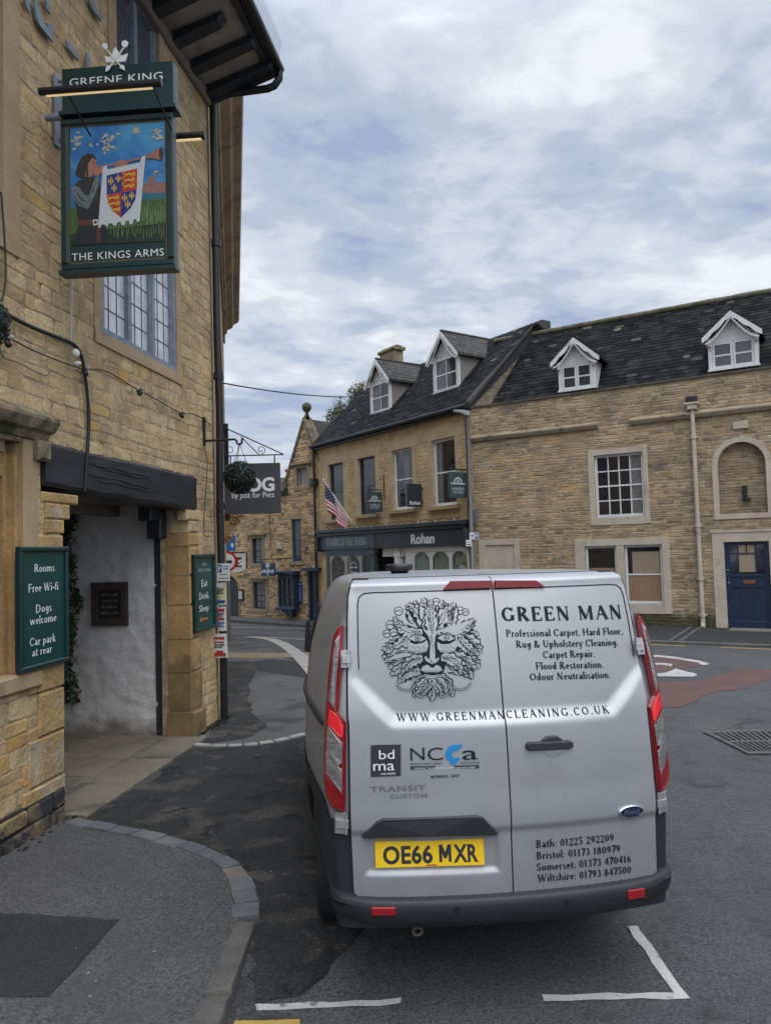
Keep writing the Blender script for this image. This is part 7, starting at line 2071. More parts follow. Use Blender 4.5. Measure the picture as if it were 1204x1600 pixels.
paint('hair', [[(240, 905), (258, 845), (285, 800), (320, 780), (352, 784), (372, 812), (366, 850), (345, 880), (330, 935), (290, 938), (250, 925)]])
paint('skin', [[(304, 928), (308, 870), (325, 830), (350, 808), (372, 825), (374, 850), (382, 862), (370, 872), (366, 900), (348, 925), (325, 935)], [(360, 870), (395, 858), (420, 856), (412, 905), (385, 925), (362, 922)], [(490, 868), (500, 838), (540, 818), (570, 830), (575, 850), (545, 872), (505, 878)]])
paint('hair', [line_([(350, 845), (368, 842)], 5), line_([(318, 935), (312, 850), (345, 800)], 14), line_([(352, 905), (362, 903)], 4)])
paint('sleeve', [[(214, 1000), (238, 985), (268, 1000), (296, 1045), (330, 1050), (368, 930), (392, 925), (388, 985), (352, 1075), (322, 1138), (262, 1115), (224, 1068)]])
paint('shade', [line_([(240, 1020), (275, 1070), (320, 1100)], [4, 14, 4]), line_([(225, 1040), (260, 1095), (310, 1125)], [3, 10, 3]), line_([(345, 1040), (375, 960)], [10, 4])])
paint('belt', [[(256, 1208), (386, 1202), (386, 1238), (258, 1245)], [(375, 1262), (400, 1265), (402, 1345), (380, 1352)]])
paint('white', [[(352, 1205), (384, 1203), (384, 1240), (354, 1243)]]); paint('belt', [[(359, 1213), (377, 1212), (377, 1232), (360, 1233)]])
paint('copper', [line_([(378, 868), (500, 850), (690, 803)], [9, 13, 14]), [(684, 798), (735, 772), (785, 738), (800, 775), (790, 826), (740, 812), (690, 812)]])
paint('dkred', [ell_(788, 781, 13, 42)])
ban = [(416, 868), (442, 856), (446, 884), (652, 838), (668, 798), (690, 798), (670, 1000), (652, 1214), (636, 1222), (630, 1202), (612, 1206), (608, 1232), (588, 1236), (583, 1210), (562, 1215), (556, 1240), (536, 1240), (530, 1220), (508, 1222), (500, 1244), (482, 1240), (474, 1228), (455, 1230), (445, 1254), (428, 1235), (408, 1236), (400, 1258), (386, 1256), (398, 1090), (410, 950)]
paint('white', [ban])
paint('blue', [[(440, 922), (537, 899), (537, 1030), (440, 1046)], [(531, 1030), (632, 1012), (625, 1075), (595, 1130), (531, 1194)]])
paint('red', [[(537, 899), (636, 878), (634, 1012), (537, 1030)], [(440, 1046), (533, 1030), (531, 1194), (480, 1145), (450, 1095)]])
fl = []
for cx, cy in ((467, 955), (515, 938), (489, 1000), (556, 1062), (602, 1048), (576, 1104)):
    fl += [ell_(cx, cy - 6, 5, 20, 8), ell_(cx - 12, cy + 2, 5, 12, 8), ell_(cx + 12, cy + 2, 5, 12, 8), [(cx - 17, cy + 8), (cx + 17, cy + 8), (cx + 17, cy + 13), (cx - 17, cy + 13)], ell_(cx, cy + 20, 5, 10, 8)]
for cx, cy in ((588, 915), (586, 952), (584, 990), (484, 1066), (490, 1104), (502, 1142)):
    k = 1 if cy < 1120 else .75
    fl += [line_([(cx - 38 * k, cy - 4), (cx - 22 * k, cy + 4), (cx, cy - 3), (cx + 22 * k, cy + 2)], [5, 12, 15, 9]), ell_(cx + 28 * k, cy - 8, 10 * k, 10), line_([(cx - 36 * k, cy - 4), (cx - 44 * k, cy - 16), (cx - 28 * k, cy - 18)], 5), line_([(cx - 20 * k, cy + 4), (cx - 28 * k, cy + 17)], 6), line_([(cx + 10 * k, cy + 3), (cx + 20 * k, cy + 16)], 6), line_([(cx + 24 * k, cy + 2), (cx + 38 * k, cy + 10)], 6)]
paint('gold', fl)
mb = MB(SG); a = S_(213, 1466, .03); c = S_(804, 1424, .03); zc = S_(510, 1400, .03)[1]; zz = (a[1] + c[1]) / 2
put_text(mb, sans('THE KINGS ARMS', .0, 1.08), lambda u, z, l: SG(u, z, .024 + l), a[0], c[0], zz - .004, zz + .058); mb.build('lettering', M['letter'], ps)
# header board
hu0, hu1 = S_(150, 350, .06)[0], S_(866, 350, .06)[0]; hz0, hz1 = S_(510, 487, .06)[1], S_(510, 208, .06)[1]
mb = MB(SG); mb.box(hu0, hu1, hz0, hz1, -.06, .06, .006); mb.box(hu0 - .02, hu1 + .02, hz0 - .03, hz0 - .001, -.075, .075); mb.build('header_board', M['green_dark'], ps)
mb = MB(SG); a = S_(200, 348, .062); c = S_(797, 300, .062); zz = (a[1] + c[1]) / 2
put_text(mb, sans('GREENE KING', .004, 1.08), lambda u, z, l: SG(u, z, .0615 + l), a[0], c[0], zz - .002, zz + .064); mb.build('lettering', M['letter'], ps)
# crown and crossed arrows
mb = MB(SG)
E = lambda pts: [S_(x, y, .07) for x, y in pts]
mb.prism(E([(425, 152), (450, 160), (475, 148), (478, 120), (494, 95), (512, 122), (516, 145), (540, 150), (575, 135), (556, 188), (436, 194)][::-1]), .062, .07)
for a, c in (((428, 100), (535, 225)), ((565, 80), (455, 235))):
    mb.prism(E(line_([a, c], 8)), .071, .075)
for q in ([(432, 258), (438, 222), (452, 216), (466, 232), (452, 250)], [(558, 250), (522, 232), (536, 212), (552, 218)], [(410, 92), (420, 72), (442, 80), (448, 104), (430, 112)], [(540, 62), (562, 55), (580, 70), (570, 98), (548, 102), (536, 84)]): mb.prism(E(q), .072, .077)
mb.build('emblem', M['letter'], ps)
# lamp bars (lit) with arms, hangers, wall bracket
M['led'] = mat('lit_warm_strip', (.8, .66, .40), .4, emit=((1.0, .72, .34), .5))
def bar(o, flip):
    a, c = S_(8, 372, .42), S_(795, 312, .42)
    return a, c
a, c = S_(8, 378, .40), S_(792, 330, .40); zz = (a[1] + c[1]) / 2
mb = MB(SG); mb.tube([SG(a[0], zz, .40), SG(c[0], zz, .40)], .028, 12)
for x in ((c[0] - a[0]) * .22 + a[0], a[0] + (c[0] - a[0]) * .92): mb.tube([SG(x, zz - .01, .38), SG(x + .02, zz - .16, .05)], .008, 6)
lb = mb.build('lamp_bar', M['plastic_black'], ps)
mb = MB(SG)
n = 46
for i in range(n): x = a[0] + .05 + (c[0] - a[0] - .12) * i / n; mb.box(x, x + (c[0] - a[0] - .12) / n * .72, zz - .034, zz - .027, .380, .398)
mb.build('lit_strip', M['led'], lb)
mb = MB(SG); mb.tube([SG(u0 + .1, zt + .02, -.36), SG(u1 + .14, zt + .02, -.36)], .034, 12); mb.tube([SG(u1 - .1, zt + .02, -.34), SG(u1 - .12, zt + .10, -.05)], .008, 6); lb = mb.build('lamp_bar', M['plastic_black'], ps)
mb = MB(SG); mb.box(u0 + .12, u1 + .11, zt - .022, zt - .014, -.36, -.335); mb.build('lit_strip', M['led'], lb)
mb = MB(SG)
mb.tube([SG(-.12, (hz0 + zt) / 2 + .02, 0), SG(hu1 + .0, (hz0 + zt) / 2 + .02, 0)], .028, 8)
for x in (hu0 + .22, hu1 - .12): mb.tube([SG(x, zt, 0), SG(x, hz0, 0)], .014, 6)
p = PUB.uv(86, 170); pu = p[0]
za, zb_ = PUB.uv(72, 105)[1], PUB.uv(88, 232)[1]
mb.fr = PUB; mb.box(pu - .05, pu + .05, zb_, za, .02, .036, .004)
mb.tube([PUB(pu, za - .03, .03), PUB(pu + .06, za - .12, .20), SG(.0, (hz0 + zt) / 2 + .05, 0)], .014, 6); mb.tube([PUB(pu, zb_ + .05, .03), PUB(pu + .05, zb_ + .2, .2), SG(.06, (hz0 + zt) / 2 - .02, 0)], .014, 6)
mb.build('bracket', M['grey_blue'], ps)

# metal letters left on the wall, seen edge on
wl = thing('wall_lettering', 'weathered blue grey metal letters on the inn wall, top left', 'lettering', PUB(.3, 7.0))
for q in ([(38, -6), (48, 0), (47, 21), (42, 10)], [(54, 0), (60, 4), (66, 30), (76, 44), (74, 36), (84, 40), (84, 66), (78, 58), (66, 44), (58, 30)], [(71, -4), (77, 2), (80, 22), (75, 16)], [(105, 63), (110, 66), (124, 88), (124, 95), (116, 86), (107, 74)], [(139, -4), (146, 0), (161, 30), (159, 33), (146, 15)], [(136.5, 82), (141, 88), (141, 104), (137, 104)]):
    mb = MB(PUB); mb.prism([PUB.uv(x, y, .05) for x, y in q], .03, .05); mb.build('letter', M['grey_blue'], wl)

# green notice boards
def ptext(par, fr, o, s, x0, x1, yb, cap, g=None, m='letter'):
    a, c = fr.uv(x0, yb, o), fr.uv(x1, yb, o)
    zc = fr.uv((x0 + x1) / 2, yb - cap, o)[1] - fr.uv((x0 + x1) / 2, yb, o)[1]
    z = fr.uv((x0 + x1) / 2, yb, o)[1]
    mb = MB(); put_text(mb, g or serif(s, .115, .06), lambda u, zz, l: fr(u, zz, o + l), a[0], c[0], z, z + zc)
    return mb.build('lettering', M[m], par)
def notice(name, label, px):
    o = .05
    xl, xr = px[0], px[1]
    ul, ur = PUB.uv(xl, 900, o)[0], PUB.uv(xr, 900, o)[0]; zt_, zb_ = px[2], px[3]
    t = thing(name, label, 'notice board', PUB((ul + ur) / 2, zb_, o))
    mb = MB(PUB); mb.box(ul + .03, ur - .03, zb_ + .03, zt_ - .03, .028, .05); mb.build('panel', M['green'], t)
    mb = MB(PUB); w = .04
    mb.box(ul, ur, zb_, zb_ + w, .026, .075, .01); mb.box(ul, ur, zt_ - w, zt_, .026, .075, .01); mb.box(ul, ul + w, zb_ + w, zt_ - w, .026, .074, .01); mb.box(ur - w, ur, zb_ + w, zt_ - w, .026, .074, .01)
    mb.build('frame', M['green_dark'], t)
    return t
zt1 = PUB.uv(65, 854, .06)[1]; zb1_ = PUB.uv(65, 1044, .06)[1]
t = notice('notice_board', 'large green notice board listing Rooms and Free Wi-fi, on the near pier', (29, 105, zt1, zb1_))
for s, x0, x1, yb, cap in (('Rooms', 54, 85.5, 893, 12), ('Free Wi-fi', 44.5, 91.5, 923.5, 12.5), ('Dogs', 56.5, 81, 956, 12.5), ('welcome', 47, 88.5, 973.5, 12.5), ('Car park', 47, 87.5, 1006, 12.5), ('at rear', 51, 81.5, 1022.5, 12.5)): ptext(t, PUB, .0505, s, x0, x1, yb, cap)
zt1 = PUB.uv(319, 866, .06)[1]; zb1_ = PUB.uv(319, 985, .06)[1]
t = notice('notice_board', 'narrower green notice board reading Eat Drink Sleep, beside the corner pipe', (302.5, 335, zt1, zb1_))
for s, x0, x1, yb, cap in (('THE', 316, 323, 884, 4.5), ('KINGS ARMS', 310, 329, 893, 5)): ptext(t, PUB, .0505, s, x0, x1, yb, cap, None, 'letter_dim')
for s, x0, x1, yb, cap in (('Eat', 315, 324, 916, 10), ('Drink', 311.5, 326.5, 935.5, 10), ('Sleep', 311.5, 326, 955, 10)): ptext(t, PUB, .0505, s, x0, x1, yb, cap)
mb = MB(PUB); a = PUB.uv(312, 969, .05); c = PUB.uv(325, 969, .05); mb.box(a[0] + .05, c[0], a[1] - .012, a[1] + .012, .05, .052); mb.prism([(a[0], a[1]), (a[0] + .06, a[1] + .035), (a[0] + .06, a[1] - .035)], .05, .0522); mb.build('arrow', mat('gold_arrow', (.42, .17, .04), .5), t)
# chalk menu board
a, c = WW.uv(145, 978, .03), WW.uv(200, 909, .03)
t = thing('chalk_board', 'small chalk menu board in a dark wooden frame on the white passage wall', 'chalk board', WW((a[0] + c[0]) / 2, a[1], .03))
w = .085
mb = MB(WW); mb.box(a[0], c[0], a[1], a[1] + w, .02, .065, .006); mb.box(a[0], c[0], c[1] - w, c[1], .02, .065, .006); mb.box(a[0], a[0] + w, a[1] + w, c[1] - w, .02, .064, .006); mb.box(c[0] - w, c[0], a[1] + w, c[1] - w, .02, .064, .006)
mb.build('frame', mat('dark_oak', (.035, .025, .02), .6, var=.4, vscale=8, bump=.5, bscale=20, stretch=(3, 3, .5)), t)
mb = MB(WW); mb.box(a[0] + w, c[0] - w, a[1] + w, c[1] - w, .02, .04); mb.build('slate_panel', mat('blackboard', (.008, .008, .009), .7, var=.3, vscale=12), t)
mb = MB(); r = random.Random(12)
for k in range(4):
    z = c[1] - w - .075 - k * .072; x = a[0] + w + .02 + r.uniform(0, .02)
    while x < c[0] - w - .04:
        h = r.uniform(.02, .04); pts = [WW(x + i * .006 + r.uniform(-.004, .004), z + h * (i % 2) * r.uniform(.5, 1), .042) for i in range(4)]
        mb.tube(pts, .0016, 4); x += r.uniform(.026, .036)
mb.build('chalk_writing', M['letter_dim'], t)
# ivy on an expanding trellis
r = random.Random(18)
iv = thing('ivy_trellis', 'artificial ivy on a willow trellis against the white passage wall', 'ivy', WW(WW.uv(100, 1000, .06)[0], WW.uv(110, 1110, .06)[1], .06))
ua, ub = WW.uv(72, 960, .06)[0], WW.uv(121, 960, .06)[0]; z0, z1 = WW.uv(110, 1100, .06)[1], WW.uv(110, 805, .06)[1]
mb = MB()
for k in range(-3, 14):
    for sg in (-1, 1):
        pts = []
        for i in range(9):
            x = ua + (ub - ua) * i / 8; z = z0 + (z1 - z0) * k / 11 + sg * (i / 8 - .5) * .50 + .1
            if z0 <= z <= z1: pts.append(WW(x, z, .04 + .008 * sg))
        if len(pts) > 1: mb.tube(pts, .007, 5)
mb.build('trellis', M['timber'], iv)
mb = MB()
def leafq(mb, p, nrm, s, r, asp=.8):
    nrm = nrm.normalized(); t = nrm.orthogonal().normalized(); q = Matrix.Rotation(r.uniform(0, 6.28), 3, nrm); t = q @ t; b = nrm.cross(t)
    mb.a = r.random()
    mb.poly([p - t * s, p - t * s * .2 + b * s * asp * .6 + nrm * s * .12, p + t * s * .9, p - t * s * .2 - b * s * asp * .6 + nrm * s * .12])
for i in range(1500):
    z = r.uniform(z0, z1); bul = .10 * math.sin(z * 5) + .04 * math.sin(z * 13)
    u = r.uniform(ua, ub + bul * .6)
    leafq(mb, WW(u, z, .05 + r.uniform(0, .07)), WW.n + Vector((r.uniform(-1, 1), r.uniform(-.6, .6), r.uniform(-.7, .9))), r.uniform(.022, .045), r)
mb.build('leaves', M['leaf'], iv, recalc=False)

# topiary balls
def topiary(c, rad, label, n, seed, hang=None):
    r = random.Random(seed)
    t = thing('topiary_ball', label, 'topiary ball', c, 'artificial topiary balls on the inn')
    mb = MB(); mb.ball(c, rad * .90, 10, 16); mb.build('core', M['plastic_black'], t)
    mb = MB()
    for i in range(n):
        v = Vector((r.gauss(0, 1), r.gauss(0, 1), r.gauss(0, 1))).normalized()
        leafq(mb, c + v * rad * r.uniform(.88, 1.07), v + Vector((r.uniform(-.9, .9), r.uniform(-.9, .9), r.uniform(-.9, .9))), rad * r.uniform(.06, .11), r, 1.0)
    mb.build('leaves', M['topiary'], t, recalc=False)
    if hang:
        mb = MB()
        for k in range(3): mb.tube([hang, c + Vector((rad * .5 * math.cos(k * 2.1), rad * .5 * math.sin(k * 2.1), rad * .85))], .004, 4)
        mb.build('chain', M['wire'], t)
    return t
bu = 3.05
HB = Fr(PUB(bu, 0)[:2], PUB.n)
bc = HB.uv(374.5, 746); hk = HB.uv(374, 690)
hr_ = (HB.uv(397.5, 746)[0] - HB.uv(351.5, 746)[0]) / 2
hook = HB(hk[0], hk[1], 0)
topiary(HB(bc[0], bc[1], 0), hr_, 'round green topiary ball hanging in front of the grey DOG sign', 2600, 5, hook + Vector((0, 0, -.02)))
t = thing('wall_bracket', 'black iron bracket at the inn corner that carries the topiary ball', 'bracket', PUB(bu, hk[1], 0))
mb = MB(HB)
zq = HB.uv(318, 689, 0)[1]
mb.box(-.012, .03, zq - .06, HB.uv(318, 652)[1], -.02, .02); mb.tube([HB(0, zq, 0), HB(hk[0] - .06, zq, 0), HB(hk[0] - .035, zq - .02, 0), HB(hk[0] - .03, zq - .05, 0), HB(hk[0], zq - .07, 0), HB(hk[0] + .03, zq - .05, 0), HB(hk[0] + .035, zq - .005, 0), HB(hk[0] + .055, zq, 0)], .015, 8)
mb.build('arm', M['black_iron'], t)
pe = PUB.uv(-16, 503, .30)
topiary(PUB(pe[0] - .02, pe[1], .26), .165, 'topiary ball on the inn wall cut off by the left edge', 1800, 8)

# cables and festoon bulbs on the inn
def wall_cable(name, label, px, rad, m='wire', o=.035, bulbs=()):
    t = thing(name, label, 'cable' if not bulbs else 'string lights', PUB(*PUB.uv(*px[len(px) // 2], o), o))
    pts = []
    P3 = [PUB(*PUB.uv(x, y, o), o) for x, y in px]
    for i in range(len(P3) - 1):
        a, b = P3[max(0, i - 1)], P3[min(len(P3) - 1, i + 2)]
        for k in range(4):
            s = k / 4; p0, p1 = P3[i], P3[i + 1]
            m0, m1 = (p1 - a) * .5, (b - p0) * .5
            pts.append(p0 * (2 * s ** 3 - 3 * s ** 2 + 1) + m0 * (s ** 3 - 2 * s ** 2 + s) + p1 * (-2 * s ** 3 + 3 * s ** 2) + m1 * (s ** 3 - s ** 2))
    pts.append(P3[-1])
    mb = MB(); mb.tube(pts, rad, 6); mb.build('cable', M[m], t)
    for (x, y) in bulbs:
        p = PUB(*PUB.uv(x, y, .06), .06)
        mb = MB(); mb.lathe(p + Vector((0, 0, -.01)), [(.022, 0), (.024, .03), (.02, .055)], (.5, -.2, -.8), 10); bb = mb.build('bulb_holder', M['wire'], t)
        mb = MB(); mb.ball(p + PUB.n * .04 + Vector((0, 0, .01)), .022, 6, 10); mb.build('bulb', M['bulb'], bb)
    return t
wall_cable('wall_cable', 'thick black cable sagging across the inn wall then dropping to the beam', [(-20, 478), (10, 491), (50, 511), (90, 527), (115, 538), (127, 556), (132, 580), (137, 620), (139, 660), (136, 720), (133, 768)], .017)
wall_cable('string_lights', 'thin black festoon cable with bulbs running across the inn wall', [(-20, 515), (14, 528), (60, 551), (128, 576), (160, 578), (185, 590), (215, 609), (250, 627), (282, 645), (306, 648), (330, 664)], .006, bulbs=((131, 577), (216, 609), (282, 645), (10, 530)))
wall_cable('wall_cable', 'thin pale cable hanging straight down the inn wall below the sign', [(113, 428), (112, 480), (111.5, 535)], .007, 'wire_white')
wall_cable('wall_cable', 'thin black cable at the left edge of the inn wall, hanging down', [(2, 300), (8, 380), (9, 440), (3, 470)], .007)
wall_cable('wall_cable', 'thin grey cable looping below the festoon cable', [(0, 540), (6, 558), (30, 567), (70, 587), (79, 578)], .005, 'lead')
wall_cable('wall_cable', 'thin dark cable dropping from the iron bracket to the corner pillar', [(318, 694), (324, 720), (323, 750), (320, 790), (319, 834), (328, 838)], .005)
p = PUB(*PUB.uv(116, 552, .05), .05)
mb = MB(); mb.lathe(p, [(.035, 0), (.038, .025), (.025, .04)], PUB.n, 12); mb.lathe(p - Vector((0, 0, .09)), [(.02, 0), (.022, .04), (.012, .06)], PUB.n, 8); tag(mb.build('wall_sensor', M['sign_white']), 'small white round sensor on the inn wall under the pub sign', 'sensor')

# posters on the corner pipe
PC = Fr(PUB(3.30, 0)[:2], PUB.n)
def poster(label, x0, x1, y0, y1, m, blocks, name='poster', o=.0, tilt=0.0, sign=False):
    a, c = PC.uv(x0, y1, o), PC.uv(x1, y0, o)
    t = thing(name, label, 'sign' if sign else 'poster', PC((a[0] + c[0]) / 2, a[1], o))
    W_, H_ = c[0] - a[0], c[1] - a[1]
    mb = MB(PC)
    n_ = 6
    cv = lambda s: 0 if sign else -.018 * (2 * s - 1) ** 2
    for i in range(n_):
        s0, s1 = i / n_, (i + 1) / n_
        mb.hexa([PC(a[0] + W_ * s0, a[1], o + cv(s0) - .003), PC(a[0] + W_ * s1, a[1], o + cv(s1) - .003), PC(a[0] + W_ * s1 + tilt, c[1], o + cv(s1) - .003), PC(a[0] + W_ * s0 + tilt, c[1], o + cv(s0) - .003), PC(a[0] + W_ * s0, a[1], o + cv(s0)), PC(a[0] + W_ * s1, a[1], o + cv(s1)), PC(a[0] + W_ * s1 + tilt, c[1], o + cv(s1)), PC(a[0] + W_ * s0 + tilt, c[1], o + cv(s0))])
    mb.build('sheet', M[m], t)
    for k, (bx0, bx1, by0, by1, bm) in enumerate(blocks):
        mb = MB(PC); cc = max(cv(bx0), cv(bx1)) if not (bx0 < .5 < bx1) else 0
        mb.box(a[0] + W_ * bx0 + tilt * by0, a[0] + W_ * bx1 + tilt * by0, a[1] + H_ * by0, a[1] + H_ * by1, o - .001, o + .0012 + .0002 * k); mb.build('print', M[bm], t)
    return t, a, W_, H_
tl_ = lambda y, n_=4, m='ink', h=.03, x0=.12, x1=.88: [(x0, x1 - .1 * (i % 3), y - i * h * 2, y + h - i * h * 2, m) for i in range(n_)]
t, a, W_, H_ = poster('white parking sign with a blue P on the corner pipe', 339.8, 358.8, 880, 908, 'sign_white', [(.05, .36, .48, .94, 'blue_sign'), (.45, .9, .80, .84, 'ink'), (.45, .9, .66, .70, 'ink'), (.2, .8, .34, .38, 'ink'), (.1, .9, .14, .18, 'ink')], 'parking_sign', .02, 0, True)
mb = MB(); put_text(mb, sans('P', .02), lambda u, z, l: PC(u, z, .0222 + l), a[0] + W_ * .12, a[0] + W_ * .29, a[1] + H_ * .55, a[1] + H_ * .87); mb.build('lettering', M['letter'], t)
poster('yellowed event poster on the corner pipe, just under the parking sign', 338, 352.5, 910, 946, 'paper_yellow', [(.05, .95, .80, .97, 'paper'), (.1, .9, .1, .22, 'blue_sign')] + tl_(.7, 4), o=.01)
poster('narrow poster with red and blue print on the corner pipe, third sheet down', 338.5, 352.2, 948, 986, 'paper', [(.1, .9, .80, .92, 'ink_red'), (.15, .85, .45, .55, 'ink_red')] + tl_(.72, 3) + tl_(.35, 4, 'blue_sign'), o=.008)
poster('white poster with a red car drawing, lowest on the corner pipe', 331, 355, 990, 1028, 'paper', [(.12, .9, .76, .86, 'ink_red'), (.15, .85, .62, .68, 'ink_red'), (.08, .9, .06, .2, 'ink_red'), (.3, .75, .2, .3, 'ink_red')] + tl_(.54, 3, 'ink'), o=.02, tilt=-.02)

# grey DOG sign on the building past the inn
DS = Fr(hit(352, 763, Vector((0, 12.0, 0)), Vector((0, 1, 0)))[:2], (1, .035))
a, c = DS.uv(353, 804), DS.uv(437.5, 723)
t = thing('shop_sign', 'grey square hanging sign reading DOG, behind the topiary ball', 'shop sign', DS((a[0] + c[0]) / 2, a[1], 0))
M['sign_grey'] = mat('slate_grey_sign', (0.048, 0.052, 0.062), .45, var=.06)
mb = MB(DS); mb.box(a[0], c[0], a[1], c[1], -.02, .02, .004); mb.build('panel', M['sign_grey'], t)
def dtext(s, x0, x1, yb, cap, bold):
    p, q = DS.uv(x0, yb, .021), DS.uv(x1, yb, .021); z = DS.uv((x0 + x1) / 2, yb, .021)[1]; h = DS.uv((x0 + x1) / 2, yb - cap, .021)[1] - z
    mb = MB(); put_text(mb, sans(s, bold, .98), lambda u, zz, l: DS(u, zz, .0205 + l), p[0], q[0], z, z + h); mb.build('lettering', M['letter'], t)
dtext('DOG', 365, 429, 767, 21, .035); dtext('by Just for Pets', 362.5, 428.5, 777.5, 9, .0)
mb = MB()
e = DS.uv(443, 713); w0 = DS.uv(352, 680); h0 = DS.uv(353, 712.5)
mb.tube([DS(h0[0], h0[1], 0), DS(e[0], h0[1], 0)], .011, 6); mb.tube([DS(w0[0], w0[1] + .12, 0), DS(e[0], h0[1] + .005, 0)], .011, 6); mb.tube([DS(w0[0] + .25, w0[1] - .03, 0), DS(a[0] + (c[0] - a[0]) * .62, h0[1] + .01, 0)], .009, 6)
for (cx, cz, rr, sg) in ((a[0] + (c[0] - a[0]) * .66, h0[1] + .085, .075, 1), (a[0] + .08, h0[1] + .09, .09, -1)):
    mb.tube([DS(cx + sg * rr * (1 - i / 22) * math.cos(-1.57 + i * .5), cz + rr * (1 - i / 22) * math.sin(-1.57 + i * .5), 0) for i in range(17)], .006, 5)
for x in (a[0] + .09, c[0] - .09): mb.tube([DS(x, h0[1], 0), DS(x, c[1], 0)], .012, 6)
mb.box(0, 0, 0, 0, 0, 0) if False else None
mb.fr = DS; mb.box(a[0] - .02, a[0] + .05, a[1] - .1, w0[1] + .2, -.08, -.03)
mb.build('bracket', M['black_iron'], t)

# traffic sign and blue sign down the street
g0 = ground(357, 1003)
TS = Fr(g0[:2], (1, .02))
t = thing('traffic_sign', 'round red ringed no buses sign on a grey pole past the inn', 'traffic sign', g0)
cx, cz = TS.uv(354, 877.3); rr = TS.uv(370.5, 877)[0] - cx
circ = lambda k, n_=28: [(cx + rr * k * math.cos(2 * math.pi * i / n_), cz + rr * k * math.sin(2 * math.pi * i / n_)) for i in range(n_)]
mb = MB(); mb.tube([TS(TS.uv(357, 950)[0], g0.z, -.05), TS(TS.uv(357, 950)[0], cz + rr * .9, -.05)], .05, 10); mb.build('pole', M['grey_post'], t)
mb = MB(TS); mb.prism(circ(1), -.01, .004); mb.build('disc', M['red'], t); mb = MB(TS); mb.prism(circ(.78), .004, .007); mb.build('disc', M['sign_white'], t)
mb = MB(TS); mb.box(cx - rr * .52, cx + rr * .52, cz - rr * .16, cz + rr * .10, .007, .010); mb.box(cx - rr * .5, cx + rr * .5, cz - rr * .02, cz + rr * .08, .0101, .0102)
for k in (-.3, .28): mb.prism([(cx + rr * k + rr * .09 * math.cos(i * .63), cz - rr * .18 + rr * .09 * math.sin(i * .63)) for i in range(10)], .007, .0095)
mb.build('symbol', M['ink'], t)
BS = Fr(NB(12.2, 0)[:2], NB.n)
a, c = BS.uv(353, 861), BS.uv(367.5, 836)
t = thing('blue_sign', 'small blue sign half hidden by the pipe above the round traffic sign', 'sign', BS((a[0] + c[0]) / 2, a[1]))
mb = MB(BS); mb.prism([(a[0] - .2, a[1]), (c[0], a[1]), (c[0], c[1]), (a[0] + (c[0] - a[0]) * .55, c[1] - .02), (a[0] - .2, a[1] + (c[1] - a[1]) * .45)], -.02, .01); mb.build('panel', mat('bright_blue_sign', (.006, .12, .36), .4), t)
mb = MB(BS); mb.box(a[0] + (c[0] - a[0]) * .55, c[0] - .06, a[1] + .1, a[1] + .22, .01, .013); mb.build('print', M['sign_white'], t)
a, c = BS.uv(368, 890), BS.uv(386, 853)
SS = Fr(NB(13.2, 0)[:2], NB.n); a, c = SS.uv(369, 894.5), SS.uv(383.5, 865)
t = thing('letter_sign', 'cream hanging sign with a white S on maroon, beside the round sign', 'hanging sign', SS((a[0] + c[0]) / 2, a[1]))
mb = MB(SS); mb.box(0, c[0] + .03, c[1] + .02, c[1] + .06, -.03, .02); mb.box(c[0] + .02, c[0] + .06, a[1] + .15, c[1] + .02, -.03, .02); mb.build('bracket', M['black_iron'], t)
mb = MB(SS); mb.prism([(a[0] - .25, a[1] + .03), (c[0] - .2, a[1]), (c[0], a[1] + .1), (c[0], c[1]), (a[0] - .25, c[1])], -.03, .0); mb.build('panel', M['paper'], t)
mb = MB(SS); mb.box(a[0] - .1, c[0] - .12, a[1] + .16, c[1] - .1, .0, .006); mb.build('panel', mat('maroon', (.12, .012, .02), .5), t)
mb = MB(); W_ = c[0] - a[0]; put_text(mb, sans('S', .03), lambda u, z, l: SS(u, z, .0065 + l), a[0] + W_ * .22, c[0] - W_ * .3, a[1] + .22, c[1] - .18); mb.build('lettering', M['letter'], t)

# ------------------------------------------------------------------ things on the shop front
def blade(label, x0, x1, y0, y1, xw, m, name='projecting_sign', brk=True, tilt=0):
    uw = DA.uv(xw, (y0 + y1) / 2, 0)[0]
    fr = Fr(DA(uw, 0)[:2], -DA.n)
    a, c = fr.uv(x0, y1), fr.uv(x1, y0)
    yt, yb_ = fr.uv((x0 + x1) / 2, y0)[1], fr.uv((x0 + x1) / 2, y1)[1]
    t = thing(name, label, 'projecting sign', fr((a[0] + c[0]) / 2, yb_), 'projecting signs on the shop building')
    mb = MB(fr); mb.box(a[0], c[0], yb_, yt, -.03, .03, .005); mb.build('panel', m, t)
    if brk:
        mb = MB(); mb.tube([fr(0, yt + .08, 0), fr(a[0] + .05, yt + .08, 0)], .018, 6); mb.tube([fr(-.01, yt - .25, 0), fr(-.01, yt + .6, 0)], .02, 6); mb.tube([fr(-.01, yt + .55, 0), fr(a[0] + .1, yt + .09, 0)], .008, 5)
        for q in (.2, .8): mb.tube([fr(a[0] + (c[0] - a[0]) * q, yt + .08, 0), fr(a[0] + (c[0] - a[0]) * q, yt - .01, 0)], .01, 5)
        mb.build('bracket', M['black_iron'], t)
    return t, fr, a[0], c[0], yb_, yt
